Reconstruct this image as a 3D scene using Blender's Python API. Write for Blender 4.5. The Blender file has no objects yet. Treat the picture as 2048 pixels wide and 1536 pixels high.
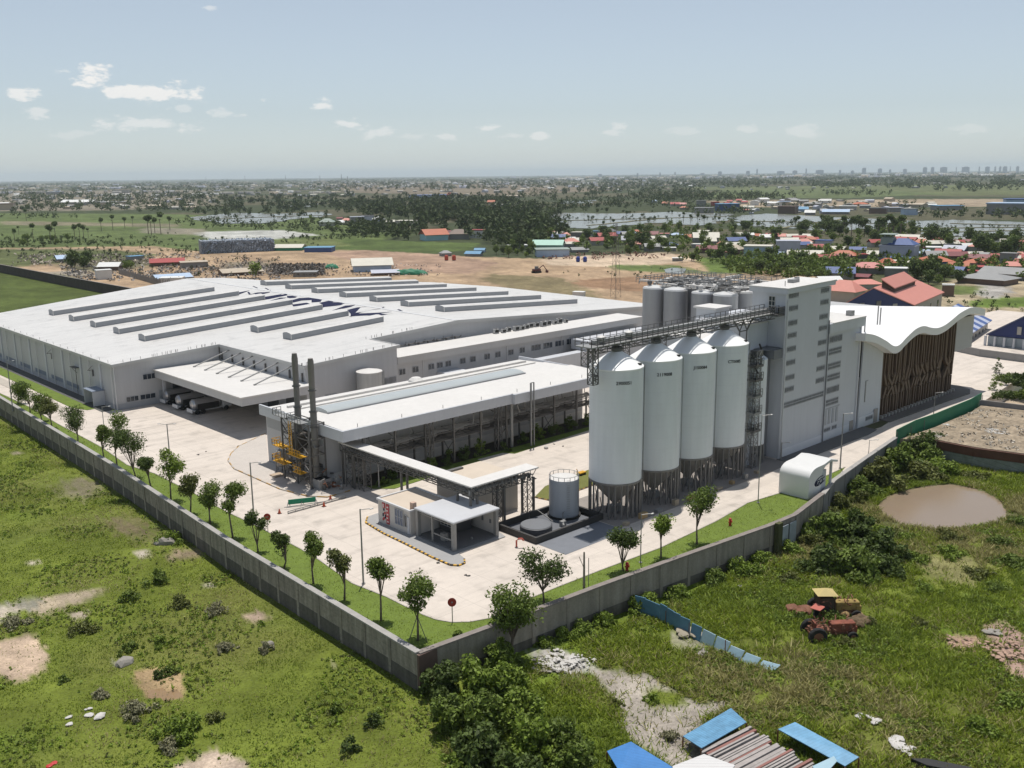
import bpy, bmesh, math, random
import numpy as np
from mathutils import Vector, Matrix
R = math.radians
random.seed(7); rng = np.random.default_rng(7)
SC = bpy.context.scene; COL = SC.collection

# ------------------------------------------------------------------ camera
FPX = 1920.; PITCH = R(12.3); ROLL = 0.0107; HD = R(46.8); H = 45.
_f = np.array([math.cos(HD)*math.cos(PITCH), math.sin(HD)*math.cos(PITCH), -math.sin(PITCH)])
_r = np.array([math.sin(HD), -math.cos(HD), 0.]); _u = np.cross(_r, _f)
_r2 = _r*math.cos(ROLL)-_u*math.sin(ROLL); _u2 = _u*math.cos(ROLL)+_r*math.sin(ROLL)
cd = bpy.data.cameras.new('camera'); cam = bpy.data.objects.new('camera', cd); COL.objects.link(cam)
cd.sensor_width = 36.; cd.lens = 36.*FPX/2048.; cd.clip_start = 0.5; cd.clip_end = 60000.
cam.matrix_world = Matrix(((_r2[0], _u2[0], -_f[0], 0), (_r2[1], _u2[1], -_f[1], 0), (_r2[2], _u2[2], -_f[2], H), (0, 0, 0, 1)))
SC.camera = cam

def P(px, py, z=0.):            # the point of a level plane seen in that direction
    d = _f*FPX + _r2*(px-1024) + _u2*(768-py); t = (z-H)/d[2]
    return Vector((d[0]*t, d[1]*t, z))
def onY(px, py, Y):
    d = _f*FPX + _r2*(px-1024) + _u2*(768-py); t = Y/d[1]
    return Vector((d[0]*t, Y, H+d[2]*t))
def onX(px, py, X):
    d = _f*FPX + _r2*(px-1024) + _u2*(768-py); t = X/d[0]
    return Vector((X, d[1]*t, H+d[2]*t))

# ------------------------------------------------------------------ sky, sun, exposure
SUNV = Vector((.185, .17, 1.)).normalized()
ELEV = math.asin(SUNV.z); SAZ = math.atan2(SUNV.x, SUNV.y)
W = bpy.data.worlds.new('World'); SC.world = W; W.use_nodes = True
nt = W.node_tree; N = nt.nodes; L = nt.links; N.clear()
def nd(t, **k):
    n = N.new(t)
    for a, b in k.items(): setattr(n, a, b)
    return n
def mth(op, a, b=None, c=None):
    n = nd('ShaderNodeMath', operation=op)
    for i, v in enumerate((a, b, c)):
        if v is None: continue
        if isinstance(v, (int, float)): n.inputs[i].default_value = v
        else: L.new(v, n.inputs[i])
    return n.outputs[0]
sky = nd('ShaderNodeTexSky', sky_type='NISHITA', sun_disc=False, sun_elevation=ELEV, sun_rotation=SAZ, altitude=50., air_density=1.0, dust_density=.25, ozone_density=2.2)
tc = nd('ShaderNodeTexCoord'); sp = nd('ShaderNodeSeparateXYZ'); L.new(tc.outputs['Generated'], sp.inputs[0])
az = mth('ARCTAN2', sp.outputs[0], sp.outputs[1]); el = mth('ARCSINE', sp.outputs[2])
no = nd('ShaderNodeTexNoise', noise_dimensions='2D'); no.inputs['Scale'].default_value = 34.; no.inputs['Detail'].default_value = 9.; no.inputs['Roughness'].default_value = .62
cm = nd('ShaderNodeCombineXYZ'); L.new(az, cm.inputs[0]); L.new(mth('MULTIPLY', el, 2.4), cm.inputs[1]); L.new(cm.outputs[0], no.inputs['Vector'])
nz = mth('SUBTRACT', no.outputs[0], .5)
# real clouds of that day: where they stand (picture direction), how wide, how tall, how dense
CL = [(175, 155, 52, 20, 1.), (303, 188, 100, 21, .95), (32, 187, 32, 14, .85), (74, 223, 28, 12, .5), (640, 212, 32, 11, .75), (527, 201, 14, 8, .5),
      (300, 248, 100, 15, .55), (370, 215, 18, 13, .35), (450, 226, 36, 12, .4), (708, 248, 40, 14, .65), (765, 268, 40, 14, .5), (893, 273, 26, 10, .45),
      (972, 257, 26, 11, .6), (1082, 274, 26, 9, .55), (1236, 252, 18, 14, .45), (1225, 265, 26, 8, .4), (1500, 258, 22, 9, .35), (1600, 262, 52, 14, .35), (1025, 272, 30, 6, .35),
      (1935, 255, 45, 10, .25), (1360, 262, 50, 9, .25), (130, 268, 50, 10, .25), (830, 272, 50, 7, .25), (420, 16, 16, 6, .45)]
tot = None
for (cx, cy, rx, ry, w) in CL:
    d = _f*FPX + _r2*(cx-1024) + _u2*(768-cy); d /= np.linalg.norm(d)
    a0 = math.atan2(d[0], d[1]); e0 = math.asin(d[2])
    ua = mth('MULTIPLY', mth('SUBTRACT', az, a0), FPX/rx); va = mth('MULTIPLY', mth('SUBTRACT', el, e0), FPX/ry)
    dd = mth('SQRT', mth('ADD', mth('MULTIPLY', ua, ua), mth('MULTIPLY', va, va)))
    dd = mth('ADD', dd, mth('MULTIPLY', nz, -3.2))
    mr = nd('ShaderNodeMapRange', interpolation_type='SMOOTHSTEP'); L.new(dd, mr.inputs[0])
    mr.inputs[1].default_value = .9; mr.inputs[2].default_value = .3; mr.inputs[3].default_value = 0.; mr.inputs[4].default_value = w
    tot = mr.outputs[0] if tot is None else mth('MAXIMUM', tot, mr.outputs[0])
mix = nd('ShaderNodeMix', data_type='RGBA'); L.new(tot, mix.inputs[0])
hs = nd('ShaderNodeHueSaturation'); hs.inputs['Saturation'].default_value = .44; hs.inputs['Value'].default_value = 1.; L.new(sky.outputs[0], hs.inputs['Color'])
tn_ = nd('ShaderNodeMix', data_type='RGBA', blend_type='MULTIPLY'); tn_.inputs[0].default_value = 1.; L.new(hs.outputs[0], tn_.inputs[6]); tn_.inputs[7].default_value = (.88, .94, .99, 1); L.new(tn_.outputs[2], mix.inputs[6]); mix.inputs[7].default_value = (8.8, 8.7, 8.5, 1)
bg = nd('ShaderNodeBackground'); bg.inputs[1].default_value = .104; L.new(mix.outputs[2], bg.inputs[0])
wo = nd('ShaderNodeOutputWorld'); L.new(bg.outputs[0], wo.inputs[0])
sl = bpy.data.lights.new('sun', 'SUN'); sl.energy = 4.2; sl.angle = R(.53); sl.color = (1., .955, .89)
so = bpy.data.objects.new('sun', sl); COL.objects.link(so); so.rotation_euler = SUNV.to_track_quat('Z', 'Y').to_euler(); so.location = (100, 100, 300)
SC.view_settings.view_transform = 'Standard'; SC.view_settings.look = 'None'; SC.view_settings.exposure = 0.; SC.view_settings.gamma = 1.
SC.cycles.max_bounces = 5; SC.cycles.diffuse_bounces = 3; SC.cycles.glossy_bounces = 2; SC.cycles.transparent_max_bounces = 6; SC.cycles.transmission_bounces = 2; SC.cycles.volume_bounces = 1
SC.cycles.use_adaptive_sampling = True; SC.cycles.adaptive_threshold = .02

# ------------------------------------------------------------------ helpers
class MB:
    def __init__(s): s.v = []; s.f = []; s.m = []
    def face(s, pts, m=0):
        b = len(s.v); s.v += [tuple(p) for p in pts]; s.f.append(tuple(range(b, b+len(pts)))); s.m.append(m); return s
    def box(s, x0, x1, y0, y1, z0, z1, m=0):
        b = len(s.v)
        s.v += [(x0, y0, z0), (x1, y0, z0), (x1, y1, z0), (x0, y1, z0), (x0, y0, z1), (x1, y0, z1), (x1, y1, z1), (x0, y1, z1)]
        for q in ((0, 3, 2, 1), (4, 5, 6, 7), (0, 1, 5, 4), (1, 2, 6, 5), (2, 3, 7, 6), (3, 0, 4, 7)):
            s.f.append(tuple(b+i for i in q)); s.m.append(m)
        return s
    def prism(s, poly, z0, z1, m=0, side=None):   # polygon in plan, counter-clockwise
        b = len(s.v); n = len(poly)
        s.v += [(p[0], p[1], z0) for p in poly]+[(p[0], p[1], z1) for p in poly]
        s.f.append(tuple(b+i for i in reversed(range(n)))); s.m.append(m)
        s.f.append(tuple(b+n+i for i in range(n))); s.m.append(m)
        for i in range(n):
            j = (i+1) % n; s.f.append((b+i, b+j, b+n+j, b+n+i)); s.m.append(m if side is None else side)
        return s
    def extrude(s, prof, axis, a, c, m=0):   # prof = (u, z) section; axis 'x' -> u is y
        n = len(prof); b = len(s.v)
        for t in (a, c):
            s.v += [((t, u, z) if axis == 'x' else (u, t, z)) for u, z in prof]
        s.f.append(tuple(b+i for i in range(n))); s.m.append(m)
        s.f.append(tuple(b+n+i for i in reversed(range(n)))); s.m.append(m)
        for i in range(n):
            j = (i+1) % n; s.f.append((b+j, b+i, b+n+i, b+n+j)); s.m.append(m)
        return s
    def lathe(s, cx, cy, prof, n=32, m=0):   # prof = (r, z) bottom to top
        b = len(s.v)
        for r, z in prof:
            for i in range(n):
                a = 2*math.pi*i/n; s.v.append((cx+r*math.cos(a), cy+r*math.sin(a), z))
        for k in range(len(prof)-1):
            for i in range(n):
                j = (i+1) % n; s.f.append((b+k*n+i, b+k*n+j, b+(k+1)*n+j, b+(k+1)*n+i)); s.m.append(m)
        s.f.append(tuple(b+i for i in reversed(range(n)))); s.m.append(m)
        t = b+(len(prof)-1)*n; s.f.append(tuple(t+i for i in range(n))); s.m.append(m)
        return s
    def tube(s, pts, r, n=6, m=0, r1=None):
        pts = [Vector(p) for p in pts]; b = len(s.v); K = len(pts)
        for k, p in enumerate(pts):
            d = (pts[min(k+1, K-1)]-pts[max(k-1, 0)]).normalized()
            u = d.cross(Vector((0, 0, 1)) if abs(d.z) < .9 else Vector((1, 0, 0))).normalized(); w = d.cross(u)
            rr = r if r1 is None else r+(r1-r)*k/(K-1)
            for i in range(n):
                a = 2*math.pi*(i+.5)/n; s.v.append(tuple(p+(u*math.cos(a)+w*math.sin(a))*rr))
        for k in range(K-1):
            for i in range(n):
                j = (i+1) % n; s.f.append((b+k*n+j, b+k*n+i, b+(k+1)*n+i, b+(k+1)*n+j)); s.m.append(m)
        s.f.append(tuple(b+i for i in range(n))); s.m.append(m)
        t = b+(K-1)*n; s.f.append(tuple(t+i for i in reversed(range(n)))); s.m.append(m)
        return s
    def bar(s, a, b, r, m=0): return s.tube([a, b], r*1.2, 4, m)
    def build(s, name, mats, parent=None, smooth=False, bevel=0.):
        me = bpy.data.meshes.new(name); me.from_pydata(s.v, [], s.f)
        if not isinstance(mats, (list, tuple)): mats = [mats]
        for m in mats: me.materials.append(m)
        if len(mats) > 1: me.polygons.foreach_set('material_index', s.m)
        if smooth: me.polygons.foreach_set('use_smooth', [True]*len(me.polygons))
        me.update(); o = bpy.data.objects.new(name, me); COL.objects.link(o)
        if smooth:
            bm = bmesh.new(); bm.from_mesh(me); bmesh.ops.remove_doubles(bm, verts=bm.verts, dist=1e-4)
            for e in bm.edges:
                if len(e.link_faces) == 2 and e.calc_face_angle(0) > .6: e.smooth = False
            bm.to_mesh(me); bm.free()
        if bevel:
            bv = o.modifiers.new('bevel', 'BEVEL'); bv.width = bevel; bv.segments = 1
        if parent is not None: o.parent = parent; o.matrix_parent_inverse = parent.matrix_basis.inverted()
        return o
def npmesh(name, v, f, mats, parent=None, smooth=False, mi=None):
    v = np.asarray(v, np.float32); f = np.asarray(f, np.int32); k = f.shape[1]
    me = bpy.data.meshes.new(name); me.vertices.add(len(v)); me.vertices.foreach_set('co', v.ravel())
    me.loops.add(f.size); me.loops.foreach_set('vertex_index', f.ravel())
    me.polygons.add(len(f)); me.polygons.foreach_set('loop_start', np.arange(0, f.size, k, dtype=np.int32)); me.polygons.foreach_set('loop_total', np.full(len(f), k, np.int32))
    for m in (mats if isinstance(mats, (list, tuple)) else [mats]): me.materials.append(m)
    if mi is not None: me.polygons.foreach_set('material_index', mi)
    if smooth: me.polygons.foreach_set('use_smooth', np.ones(len(f), bool))
    me.update(calc_edges=True); o = bpy.data.objects.new(name, me); COL.objects.link(o)
    if parent is not None: o.parent = parent; o.matrix_parent_inverse = parent.matrix_basis.inverted()
    return o
def tag(o, label=None, cat=None, group=None, kind=None):
    if label: o['label'] = label
    if cat: o['category'] = cat
    if group: o['group'] = group
    if kind: o['kind'] = kind
    return o
def empty(name, loc, label, cat, group=None, rz=0.):
    o = bpy.data.objects.new(name, None); COL.objects.link(o); o.location = loc; o.rotation_euler = (0, 0, rz); o.empty_display_size = .5
    o.matrix_basis  # keeps the basis up to date
    return tag(o, label, cat, group)
def struct(name, mb, m, smooth=False):
    return tag(mb.build(name, m, None, smooth), kind='structure')
def copy_tree(root, loc, rz=0., scale=1., label=None, group=None):
    r = root.copy(); COL.objects.link(r); r.location = loc; r.rotation_euler = (0, 0, rz)
    r.scale = (scale,)*3 if isinstance(scale, (int, float)) else scale
    if label: r['label'] = label
    if group: r['group'] = group
    for ch in root.children:
        c = ch.copy(); COL.objects.link(c); c.parent = r
        for g in ch.children:
            q = g.copy(); COL.objects.link(q); q.parent = c
    return r

# ------------------------------------------------------------------ materials
_mc = {}
def mat(name, col, rough=.7, metal=0., var=.10, nscale=.35, streak=0., rib=None, bump=0., bscale=8., island=0., spec=.4, trans=0., detail=None, joints=None, stain=0.):
    if name in _mc: return _mc[name]
    m = bpy.data.materials.new(name); m.use_nodes = True; t = m.node_tree; n = t.nodes; l = t.links
    b = n['Principled BSDF']; b.inputs['Roughness'].default_value = rough; b.inputs['Metallic'].default_value = metal
    b.inputs['Specular IOR Level'].default_value = spec
    def M(op, a, c, e=None):
        q = n.new('ShaderNodeMath'); q.operation = op
        for i, v in enumerate((a, c, e)):
            if v is None: continue
            if isinstance(v, (int, float)): q.inputs[i].default_value = v
            else: l.new(v, q.inputs[i])
        return q.outputs[0]
    g = n.new('ShaderNodeNewGeometry'); pos = g.outputs['Position']
    if island and not var:
        fac = M('ADD', M('MULTIPLY', g.outputs['Random Per Island'], island), 1-island/2)
    else:
        tn = n.new('ShaderNodeTexNoise'); tn.inputs['Scale'].default_value = nscale; tn.inputs['Detail'].default_value = 6; tn.inputs['Roughness'].default_value = .65; l.new(pos, tn.inputs['Vector'])
        fac = M('ADD', M('MULTIPLY', tn.outputs[0], var*3.4), 1-var*1.7)
        if detail:
            t3 = n.new('ShaderNodeTexNoise'); t3.inputs['Scale'].default_value = detail[0]; t3.inputs['Detail'].default_value = 4; l.new(pos, t3.inputs['Vector'])
            fac = M('MULTIPLY', fac, M('ADD', M('MULTIPLY', t3.outputs[0], detail[1]*3.), 1-detail[1]*1.5))
        if island: fac = M('MULTIPLY', fac, M('ADD', M('MULTIPLY', g.outputs['Random Per Island'], island), 1-island/2))
    if streak:
        mp = n.new('ShaderNodeMapping'); mp.inputs['Scale'].default_value = (1.3, 1.3, .12); l.new(pos, mp.inputs[0])
        t2 = n.new('ShaderNodeTexNoise'); t2.inputs['Scale'].default_value = 1.1; t2.inputs['Detail'].default_value = 5; l.new(mp.outputs[0], t2.inputs['Vector'])
        fac = M('MULTIPLY', fac, M('ADD', M('MULTIPLY', t2.outputs[0], streak*3), 1-streak*1.5))
    if rib:   # (axis weights, spacing, depth, line share): joints between the panels
        sx = n.new('ShaderNodeSeparateXYZ'); l.new(pos, sx.inputs[0])
        e = M('ADD', M('MULTIPLY', sx.outputs[0], rib[0][0]), M('ADD', M('MULTIPLY', sx.outputs[1], rib[0][1]), M('MULTIPLY', sx.outputs[2], rib[0][2])))
        fr = M('FRACT', M('MULTIPLY', e, 1./rib[1]), None); ln = M('LESS_THAN', fr, rib[3])
        fac = M('MULTIPLY', fac, M('SUBTRACT', 1., M('MULTIPLY', ln, rib[2])))
    if joints:
        sx = n.new('ShaderNodeSeparateXYZ'); l.new(pos, sx.inputs[0])
        for k in (0, 1): fac = M('MULTIPLY', fac, M('SUBTRACT', 1., M('MULTIPLY', M('LESS_THAN', M('FRACT', M('MULTIPLY', sx.outputs[k], 1./joints[0]), None), .022), joints[1])))
    if stain:     # wheel-worn streaks and old spills
        for sc_, rz_, am in (((.05, .55, 1), .0, stain*.6), ((.06, .6, 1), 1.45, stain*.6), ((.33, .33, 1), .4, stain)):
            mp = n.new('ShaderNodeMapping'); mp.inputs['Scale'].default_value = sc_; mp.inputs['Rotation'].default_value = (0, 0, rz_); l.new(pos, mp.inputs[0])
            t2 = n.new('ShaderNodeTexNoise'); t2.inputs['Scale'].default_value = 1.; t2.inputs['Detail'].default_value = 5; l.new(mp.outputs[0], t2.inputs['Vector'])
            mr = n.new('ShaderNodeMapRange'); mr.inputs[1].default_value = .54; mr.inputs[2].default_value = .72; mr.inputs[3].default_value = 1.; mr.inputs[4].default_value = 1-am; l.new(t2.outputs[0], mr.inputs[0]); fac = M('MULTIPLY', fac, mr.outputs[0])
    vm = n.new('ShaderNodeVectorMath'); vm.operation = 'SCALE'; vm.inputs[0].default_value = col; l.new(fac, vm.inputs['Scale'])
    l.new(vm.outputs[0], b.inputs['Base Color'])
    if bump:
        tb = n.new('ShaderNodeTexNoise'); tb.inputs['Scale'].default_value = bscale; tb.inputs['Detail'].default_value = 5; l.new(pos, tb.inputs['Vector'])
        bp = n.new('ShaderNodeBump'); bp.inputs['Strength'].default_value = bump; bp.inputs['Distance'].default_value = .15; l.new(tb.outputs[0], bp.inputs['Height']); l.new(bp.outputs[0], b.inputs['Normal'])
    if trans:
        out = n['Material Output']; tr = n.new('ShaderNodeBsdfTranslucent'); l.new(vm.outputs[0], tr.inputs[0]); ms = n.new('ShaderNodeMixShader'); ms.inputs[0].default_value = trans
        l.new(b.outputs[0], ms.inputs[1]); l.new(tr.outputs[0], ms.inputs[2]); l.new(ms.outputs[0], out.inputs[0])
    _mc[name] = m; return m
WALL = mat('grey_panel_wall', (.475, .475, .48), .55, var=.03, streak=.05, rib=((1, 1, 0), 1.15, .05, .05))
WALL2 = mat('tower_panel_wall', (.53, .545, .575), .5, var=.03, streak=.04, rib=((1, 1, 0), 1.0, .05, .05))
TRIM = mat('pale_trim', (.60, .60, .60), .5, var=.05, streak=.06)
WROOF = mat('white_metal_roof', (.60, .585, .56), .42, var=.06, nscale=.08, rib=((0, 1, 0), 4.77, .10, .035), detail=(1.5, .06), stain=.16)
WROOF2 = mat('white_flat_roof', (.62, .60, .57), .55, var=.05, nscale=.15, detail=(1.2, .05))
SIDEM = mat('shade_darkened_side_panel', (.30, .31, .325), .5, var=.04, streak=.05)  # grey side panels, darkened further to put their side shading into the colour
SILO = mat('white_silo_paint', (.72, .745, .755), .42, var=.03, streak=.07, rib=((0, 0, 1), 1.6, .07, .03))
SILOR = mat('silo_roof_paint', (.90, .90, .88), .4, var=.02)
STEEL = mat('dark_steel', (.14, .135, .13), .55, .3, var=.12, nscale=1.5)
STEELL = mat('galvanised_steel', (.28, .28, .275), .5, .3, var=.12, nscale=1.2)
STAIN = mat('stainless_tank', (.36, .365, .375), .42, .45, var=.04, streak=.08, rib=((0, 0, 1), 1.5, .06, .04))
YEL = mat('yellow_paint', (.62, .33, .02), .5, var=.12)
CONC = mat('pale_concrete', (.58, .515, .45), .85, var=.11, nscale=.09, detail=(.9, .06), rib=None, bump=.15, bscale=3., joints=(5.2, .13), stain=.22)
CONC2 = mat('light_pavement', (.50, .455, .41), .85, var=.08, nscale=.2, detail=(1.5, .06))
DARKP = mat('dark_tank_pad', (.13, .135, .15), .6, var=.16, nscale=.5)
GLASS = mat('window_glass', (.035, .045, .06), .12, var=.05, spec=.6)
GREYD = mat('louvre_grey', (.17, .175, .185), .6, var=.1, nscale=2.)
BWALL = mat('weathered_wall', (.28, .25, .21), .9, var=.15, nscale=.5, streak=.30, detail=(4, .12), bump=.3, bscale=4)
BCAP = mat('wall_coping', (.34, .325, .305), .85, var=.16, nscale=.7, detail=(3, .1))
BLACK = mat('flat_black', (.025, .024, .023), .7, var=.2)
NAVY = mat('navy_lettering', (.025, .028, .06), .9, var=.1, spec=.05)
RED = mat('red_paint', (.45, .035, .03), .5, var=.12)
BROWN = mat('bronze_fin', (.13, .088, .06), .6, .1, var=.14, nscale=.6)
RUST = mat('rusty_metal', (.19, .085, .05), .8, var=.3, nscale=1.5)
BARK = mat('tree_bark', (.16, .125, .095), .9, var=.25, nscale=4, bump=.4)
# ------------------------------------------------------------------ ground
GZ = -3.
def vnoise(x, y, seed=0):
    xi = np.floor(x).astype(np.int64); yi = np.floor(y).astype(np.int64); fx = x-xi; fy = y-yi; fx = fx*fx*(3-2*fx); fy = fy*fy*(3-2*fy)
    def h(a, b):
        n = (a*374761393+b*668265263+seed*1442695041) & 0xffffffff; n = ((n ^ (n >> 13))*1274126177) & 0xffffffff; return ((n ^ (n >> 16)) & 0xffff)/65535.
    return (h(xi, yi)*(1-fx)+h(xi+1, yi)*fx)*(1-fy)+(h(xi, yi+1)*(1-fx)+h(xi+1, yi+1)*fx)*fy
def fbm(x, y, o=4, seed=0):
    s = 0; a = .5
    for i in range(o): s = s+a*vnoise(x, y, seed+i*17); x = x*2.03+5.1; y = y*2.03+3.7; a *= .5
    return s/(1-.5**o)
def inpoly(x, y, poly):
    r = np.zeros(x.shape, bool); n = len(poly)
    for i in range(n):
        x0, y0 = poly[i]; x1, y1 = poly[(i+1) % n]
        if y0 == y1: continue
        c = ((y0 > y) != (y1 > y)) & (x < (x1-x0)*(y-y0)/(y1-y0)+x0); r ^= c
    return r
def wp(poly, z=GZ): return [tuple(P(a, b, z)[:2]) for a, b in poly]

# compound platform outline (raised 3 m above the fields)
WALLA = [P(0, 793, 1), P(225, 930, 1), P(450, 1075, 1), P(830, 1308, 1)]
A0 = Vector((57.5, 300, 1)); AC = Vector((50.3, 66.9, 1))
RW = [(50.3, 66.9), (64.2, 65.7), (73.9, 65.0), (88., 63.6), (103.1, 62.0), (108.8, 61.8), (119.1, 63.6), (126., 65.7), (139.8, 67.8), (155., 70.)]
HOARD = [RW[-1]]+[tuple(P(*q, .1)[:2]) for q in ((1830, 862), (1870, 848), (1905, 833), (1940, 818), (1962, 805))]
COMP = [(50.4, 67.0)]+RW[1:]+HOARD[1:]+[(330, 86), (330, 118), (245, 128), (232, 200), (220, 318), (57.6, 318), (56.6, 240), (55.7, 215), (53.6, 149), (51.35, 107)]
GRASS = (.122, .150, .024); OLIVE = (.085, .10, .03); SAND = (.35, .25, .16); PINKS = (.33, .225, .16); PALE = (.42, .385, .34); SOIL = (.24, .15, .09); DARKG = (.045, .062, .022); CGR = (.36, .34, .31)
ZONES = [  # (picture outline, ground colour, ragged edge 0-1)
    ([(-300, 384), (420, 380), (430, 410), (180, 422), (-300, 420)], (.19, .165, .125), 1.5),
    ([(640, 372), (1050, 368), (1250, 380), (1000, 392), (700, 386)], (.17, .14, .10), 1.5), ([(1380, 374), (2300, 366), (2300, 386), (1900, 392), (1700, 380), (1400, 380)], (.11, .125, .055), .6),
    ([(1450, 380), (1750, 380), (1900, 388), (1700, 396), (1400, 396)], (.10, .125, .05), .6), ([(1400, 402), (1880, 398), (2300, 398), (2300, 412), (1850, 414), (1480, 414)], (.30, .24, .17), 1.),
    ([(-300, 425), (330, 428), (640, 436), (820, 470), (640, 500), (-300, 505)], (.095, .125, .042), .5), ([(0, 442), (360, 448), (360, 454), (0, 450)], (.19, .17, .11), .6),
    ([(640, 489), (700, 477), (830, 483), (960, 486), (940, 500), (850, 508), (700, 504), (600, 498)], (.075, .105, .03), .15), ([(550, 480), (660, 476), (700, 490), (650, 498), (560, 492)], (.12, .14, .05), .5),
    ([(375, 464), (560, 460), (640, 470), (540, 479), (420, 478)], (.40, .40, .37), .5), ([(290, 455), (410, 458), (400, 470), (280, 466)], (.22, .20, .15), .9),
    ([(-300, 500), (300, 492), (420, 505), (560, 498), (690, 500), (900, 512), (1100, 518), (1350, 508), (1500, 528), (1660, 560), (1700, 620), (1290, 640), (1200, 640), (500, 640), (-300, 620)], SAND, .5),
    ([(-300, 500), (200, 497), (260, 512), (120, 525), (-300, 522)], (.20, .17, .11), 1.), ([(640, 507), (720, 500), (900, 510), (1000, 526), (940, 548), (840, 545), (700, 520)], PINKS, .6), ([(1090, 515), (1330, 505), (1400, 520), (1250, 535), (1090, 530)], (.46, .36, .26), .6),
    ([(1120, 568), (1180, 557), (1320, 551), (1400, 558), (1380, 590), (1210, 578)], SOIL, .4), ([(980, 548), (1120, 555), (1180, 580), (1210, 600), (1040, 580), (960, 562)], (.19, .155, .085), .9),
    ([(1220, 530), (1350, 530), (1420, 548), (1300, 544), (1230, 540)], (.11, .145, .045), .9), ([(1390, 515), (1510, 515), (1520, 545), (1420, 548)], (.10, .14, .035), .5),
    ([(-300, 498), (230, 500), (330, 510), (180, 524), (20, 534), (-300, 534)], (.10, .115, .045), 1.), ([(120, 522), (300, 515), (330, 528), (200, 545), (130, 540)], (.13, .12, .07), 1.2), ([(440, 525), (540, 520), (560, 545), (440, 550)], (.20, .165, .12), 1.2), ([(60, 545), (170, 540), (200, 552), (60, 556)], (.3, .26, .2), .8), ([(-300, 536), (120, 548), (286, 588), (240, 608), (100, 622), (-300, 660)], (.075, .098, .024), .05),
    ([(1900, 560), (2100, 545), (2500, 545), (2500, 690), (1990, 660), (1900, 640), (1870, 600)], (.33, .27, .18), .7), ([(1945, 560), (2010, 566), (2030, 584), (1990, 600), (1950, 590), (1960, 574)], CGR, .5),
    ([(1940, 600), (2000, 596), (2110, 590), (2110, 612), (1990, 616), (1940, 612)], (.11, .16, .03), .6), ([(1890, 570), (1960, 572), (1960, 588), (1900, 590)], (.12, .15, .045), .7),
    ([(1790, 905), (1800, 862), (1860, 848), (1950, 800), (2300, 780), (2300, 960), (2048, 914), (1870, 885)], (.42, .34, .25), .25), ([(1930, 850), (2020, 850), (2200, 860), (2200, 912), (1900, 885)], (.38, .36, .33), .3),
    # near right field
    ([(1060, 1300), (1120, 1298), (1175, 1325), (1210, 1345), (1130, 1345), (1075, 1325)], (.40, .38, .35), .7), ([(1180, 1335), (1290, 1345), (1340, 1375), (1400, 1410), (1480, 1395), (1420, 1440), (1400, 1480), (1440, 1530), (1380, 1560), (1240, 1470), (1230, 1400)], (.31, .275, .235), .7),
    ([(1290, 1375), (1360, 1380), (1370, 1410), (1300, 1415)], GRASS, .6), ([(1340, 1260), (1420, 1262), (1410, 1300), (1350, 1300)], (.26, .25, .17), 1.), ([(1385, 1460), (1560, 1500), (1600, 1600), (1380, 1600)], (.30, .27, .22), .5),
    ([(1900, 1275), (1960, 1272), (1955, 1298), (1900, 1296)], (.36, .24, .18), .6), ([(1960, 1250), (2010, 1240), (2110, 1310), (2110, 1380), (2020, 1350)], (.34, .235, .19), .6),
    ([(1730, 985), (1800, 950), (1980, 950), (2050, 1000), (2030, 1050), (1920, 1078), (1780, 1060), (1730, 1030)], (.12, .125, .05), .5), ([(1810, 1110), (1960, 1110), (1960, 1180), (1870, 1160)], (.20, .19, .08), 1.2),
    # near left field
    ([(-40, 1345), (-40, 1290), (60, 1265), (100, 1310), (85, 1345), (40, 1365)], (.44, .335, .245), .35), ([(40, 1210), (120, 1190), (215, 1176), (180, 1200), (80, 1232)], (.34, .28, .20), .7), ([(130, 1228), (180, 1222), (160, 1245)], (.36, .30, .24), .7),
    ([(485, 1232), (520, 1222), (540, 1234), (510, 1246)], (.42, .32, .24), .5), ([(262, 1345), (310, 1336), (368, 1350), (366, 1392), (290, 1396)], (.30, .215, .12), .45), ([(355, 1530), (430, 1502), (490, 1520), (500, 1580), (340, 1580)], (.44, .35, .27), .6),
    ([(330, 1105), (400, 1096), (408, 1112), (345, 1122)], (.23, .18, .12), .7), ([(265, 1104), (300, 1100), (296, 1114), (270, 1114)], (.42, .37, .30), .4), ([(408, 1166), (430, 1165), (428, 1170), (410, 1172)], (.40, .36, .30), .5), ([(225, 1322), (262, 1318), (258, 1334), (230, 1332)], (.34, .32, .27), .6),
    ([(55, 1125), (78, 1124), (76, 1130), (58, 1131)], (.40, .35, .28), .5), ([(108, 965), (190, 955), (210, 985), (140, 1000)], (.20, .18, .11), 1.6), ([(22, 904), (44, 903), (42, 909), (26, 909)], (.36, .30, .23), .5), ([(656, 1326), (674, 1325), (672, 1333), (658, 1332)], (.42, .37, .28), .4),
    ([(215, 1030), (290, 1040), (330, 1080), (300, 1090), (230, 1060)], (.15, .125, .07), 1.4), ([(0, 1206), (80, 1200), (70, 1225), (0, 1232)], (.2, .19, .15), 1.), ([(-60, 1228), (10, 1215), (40, 1222), (0, 1245), (-60, 1255)], (.36, .31, .25), .7),
]
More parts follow.
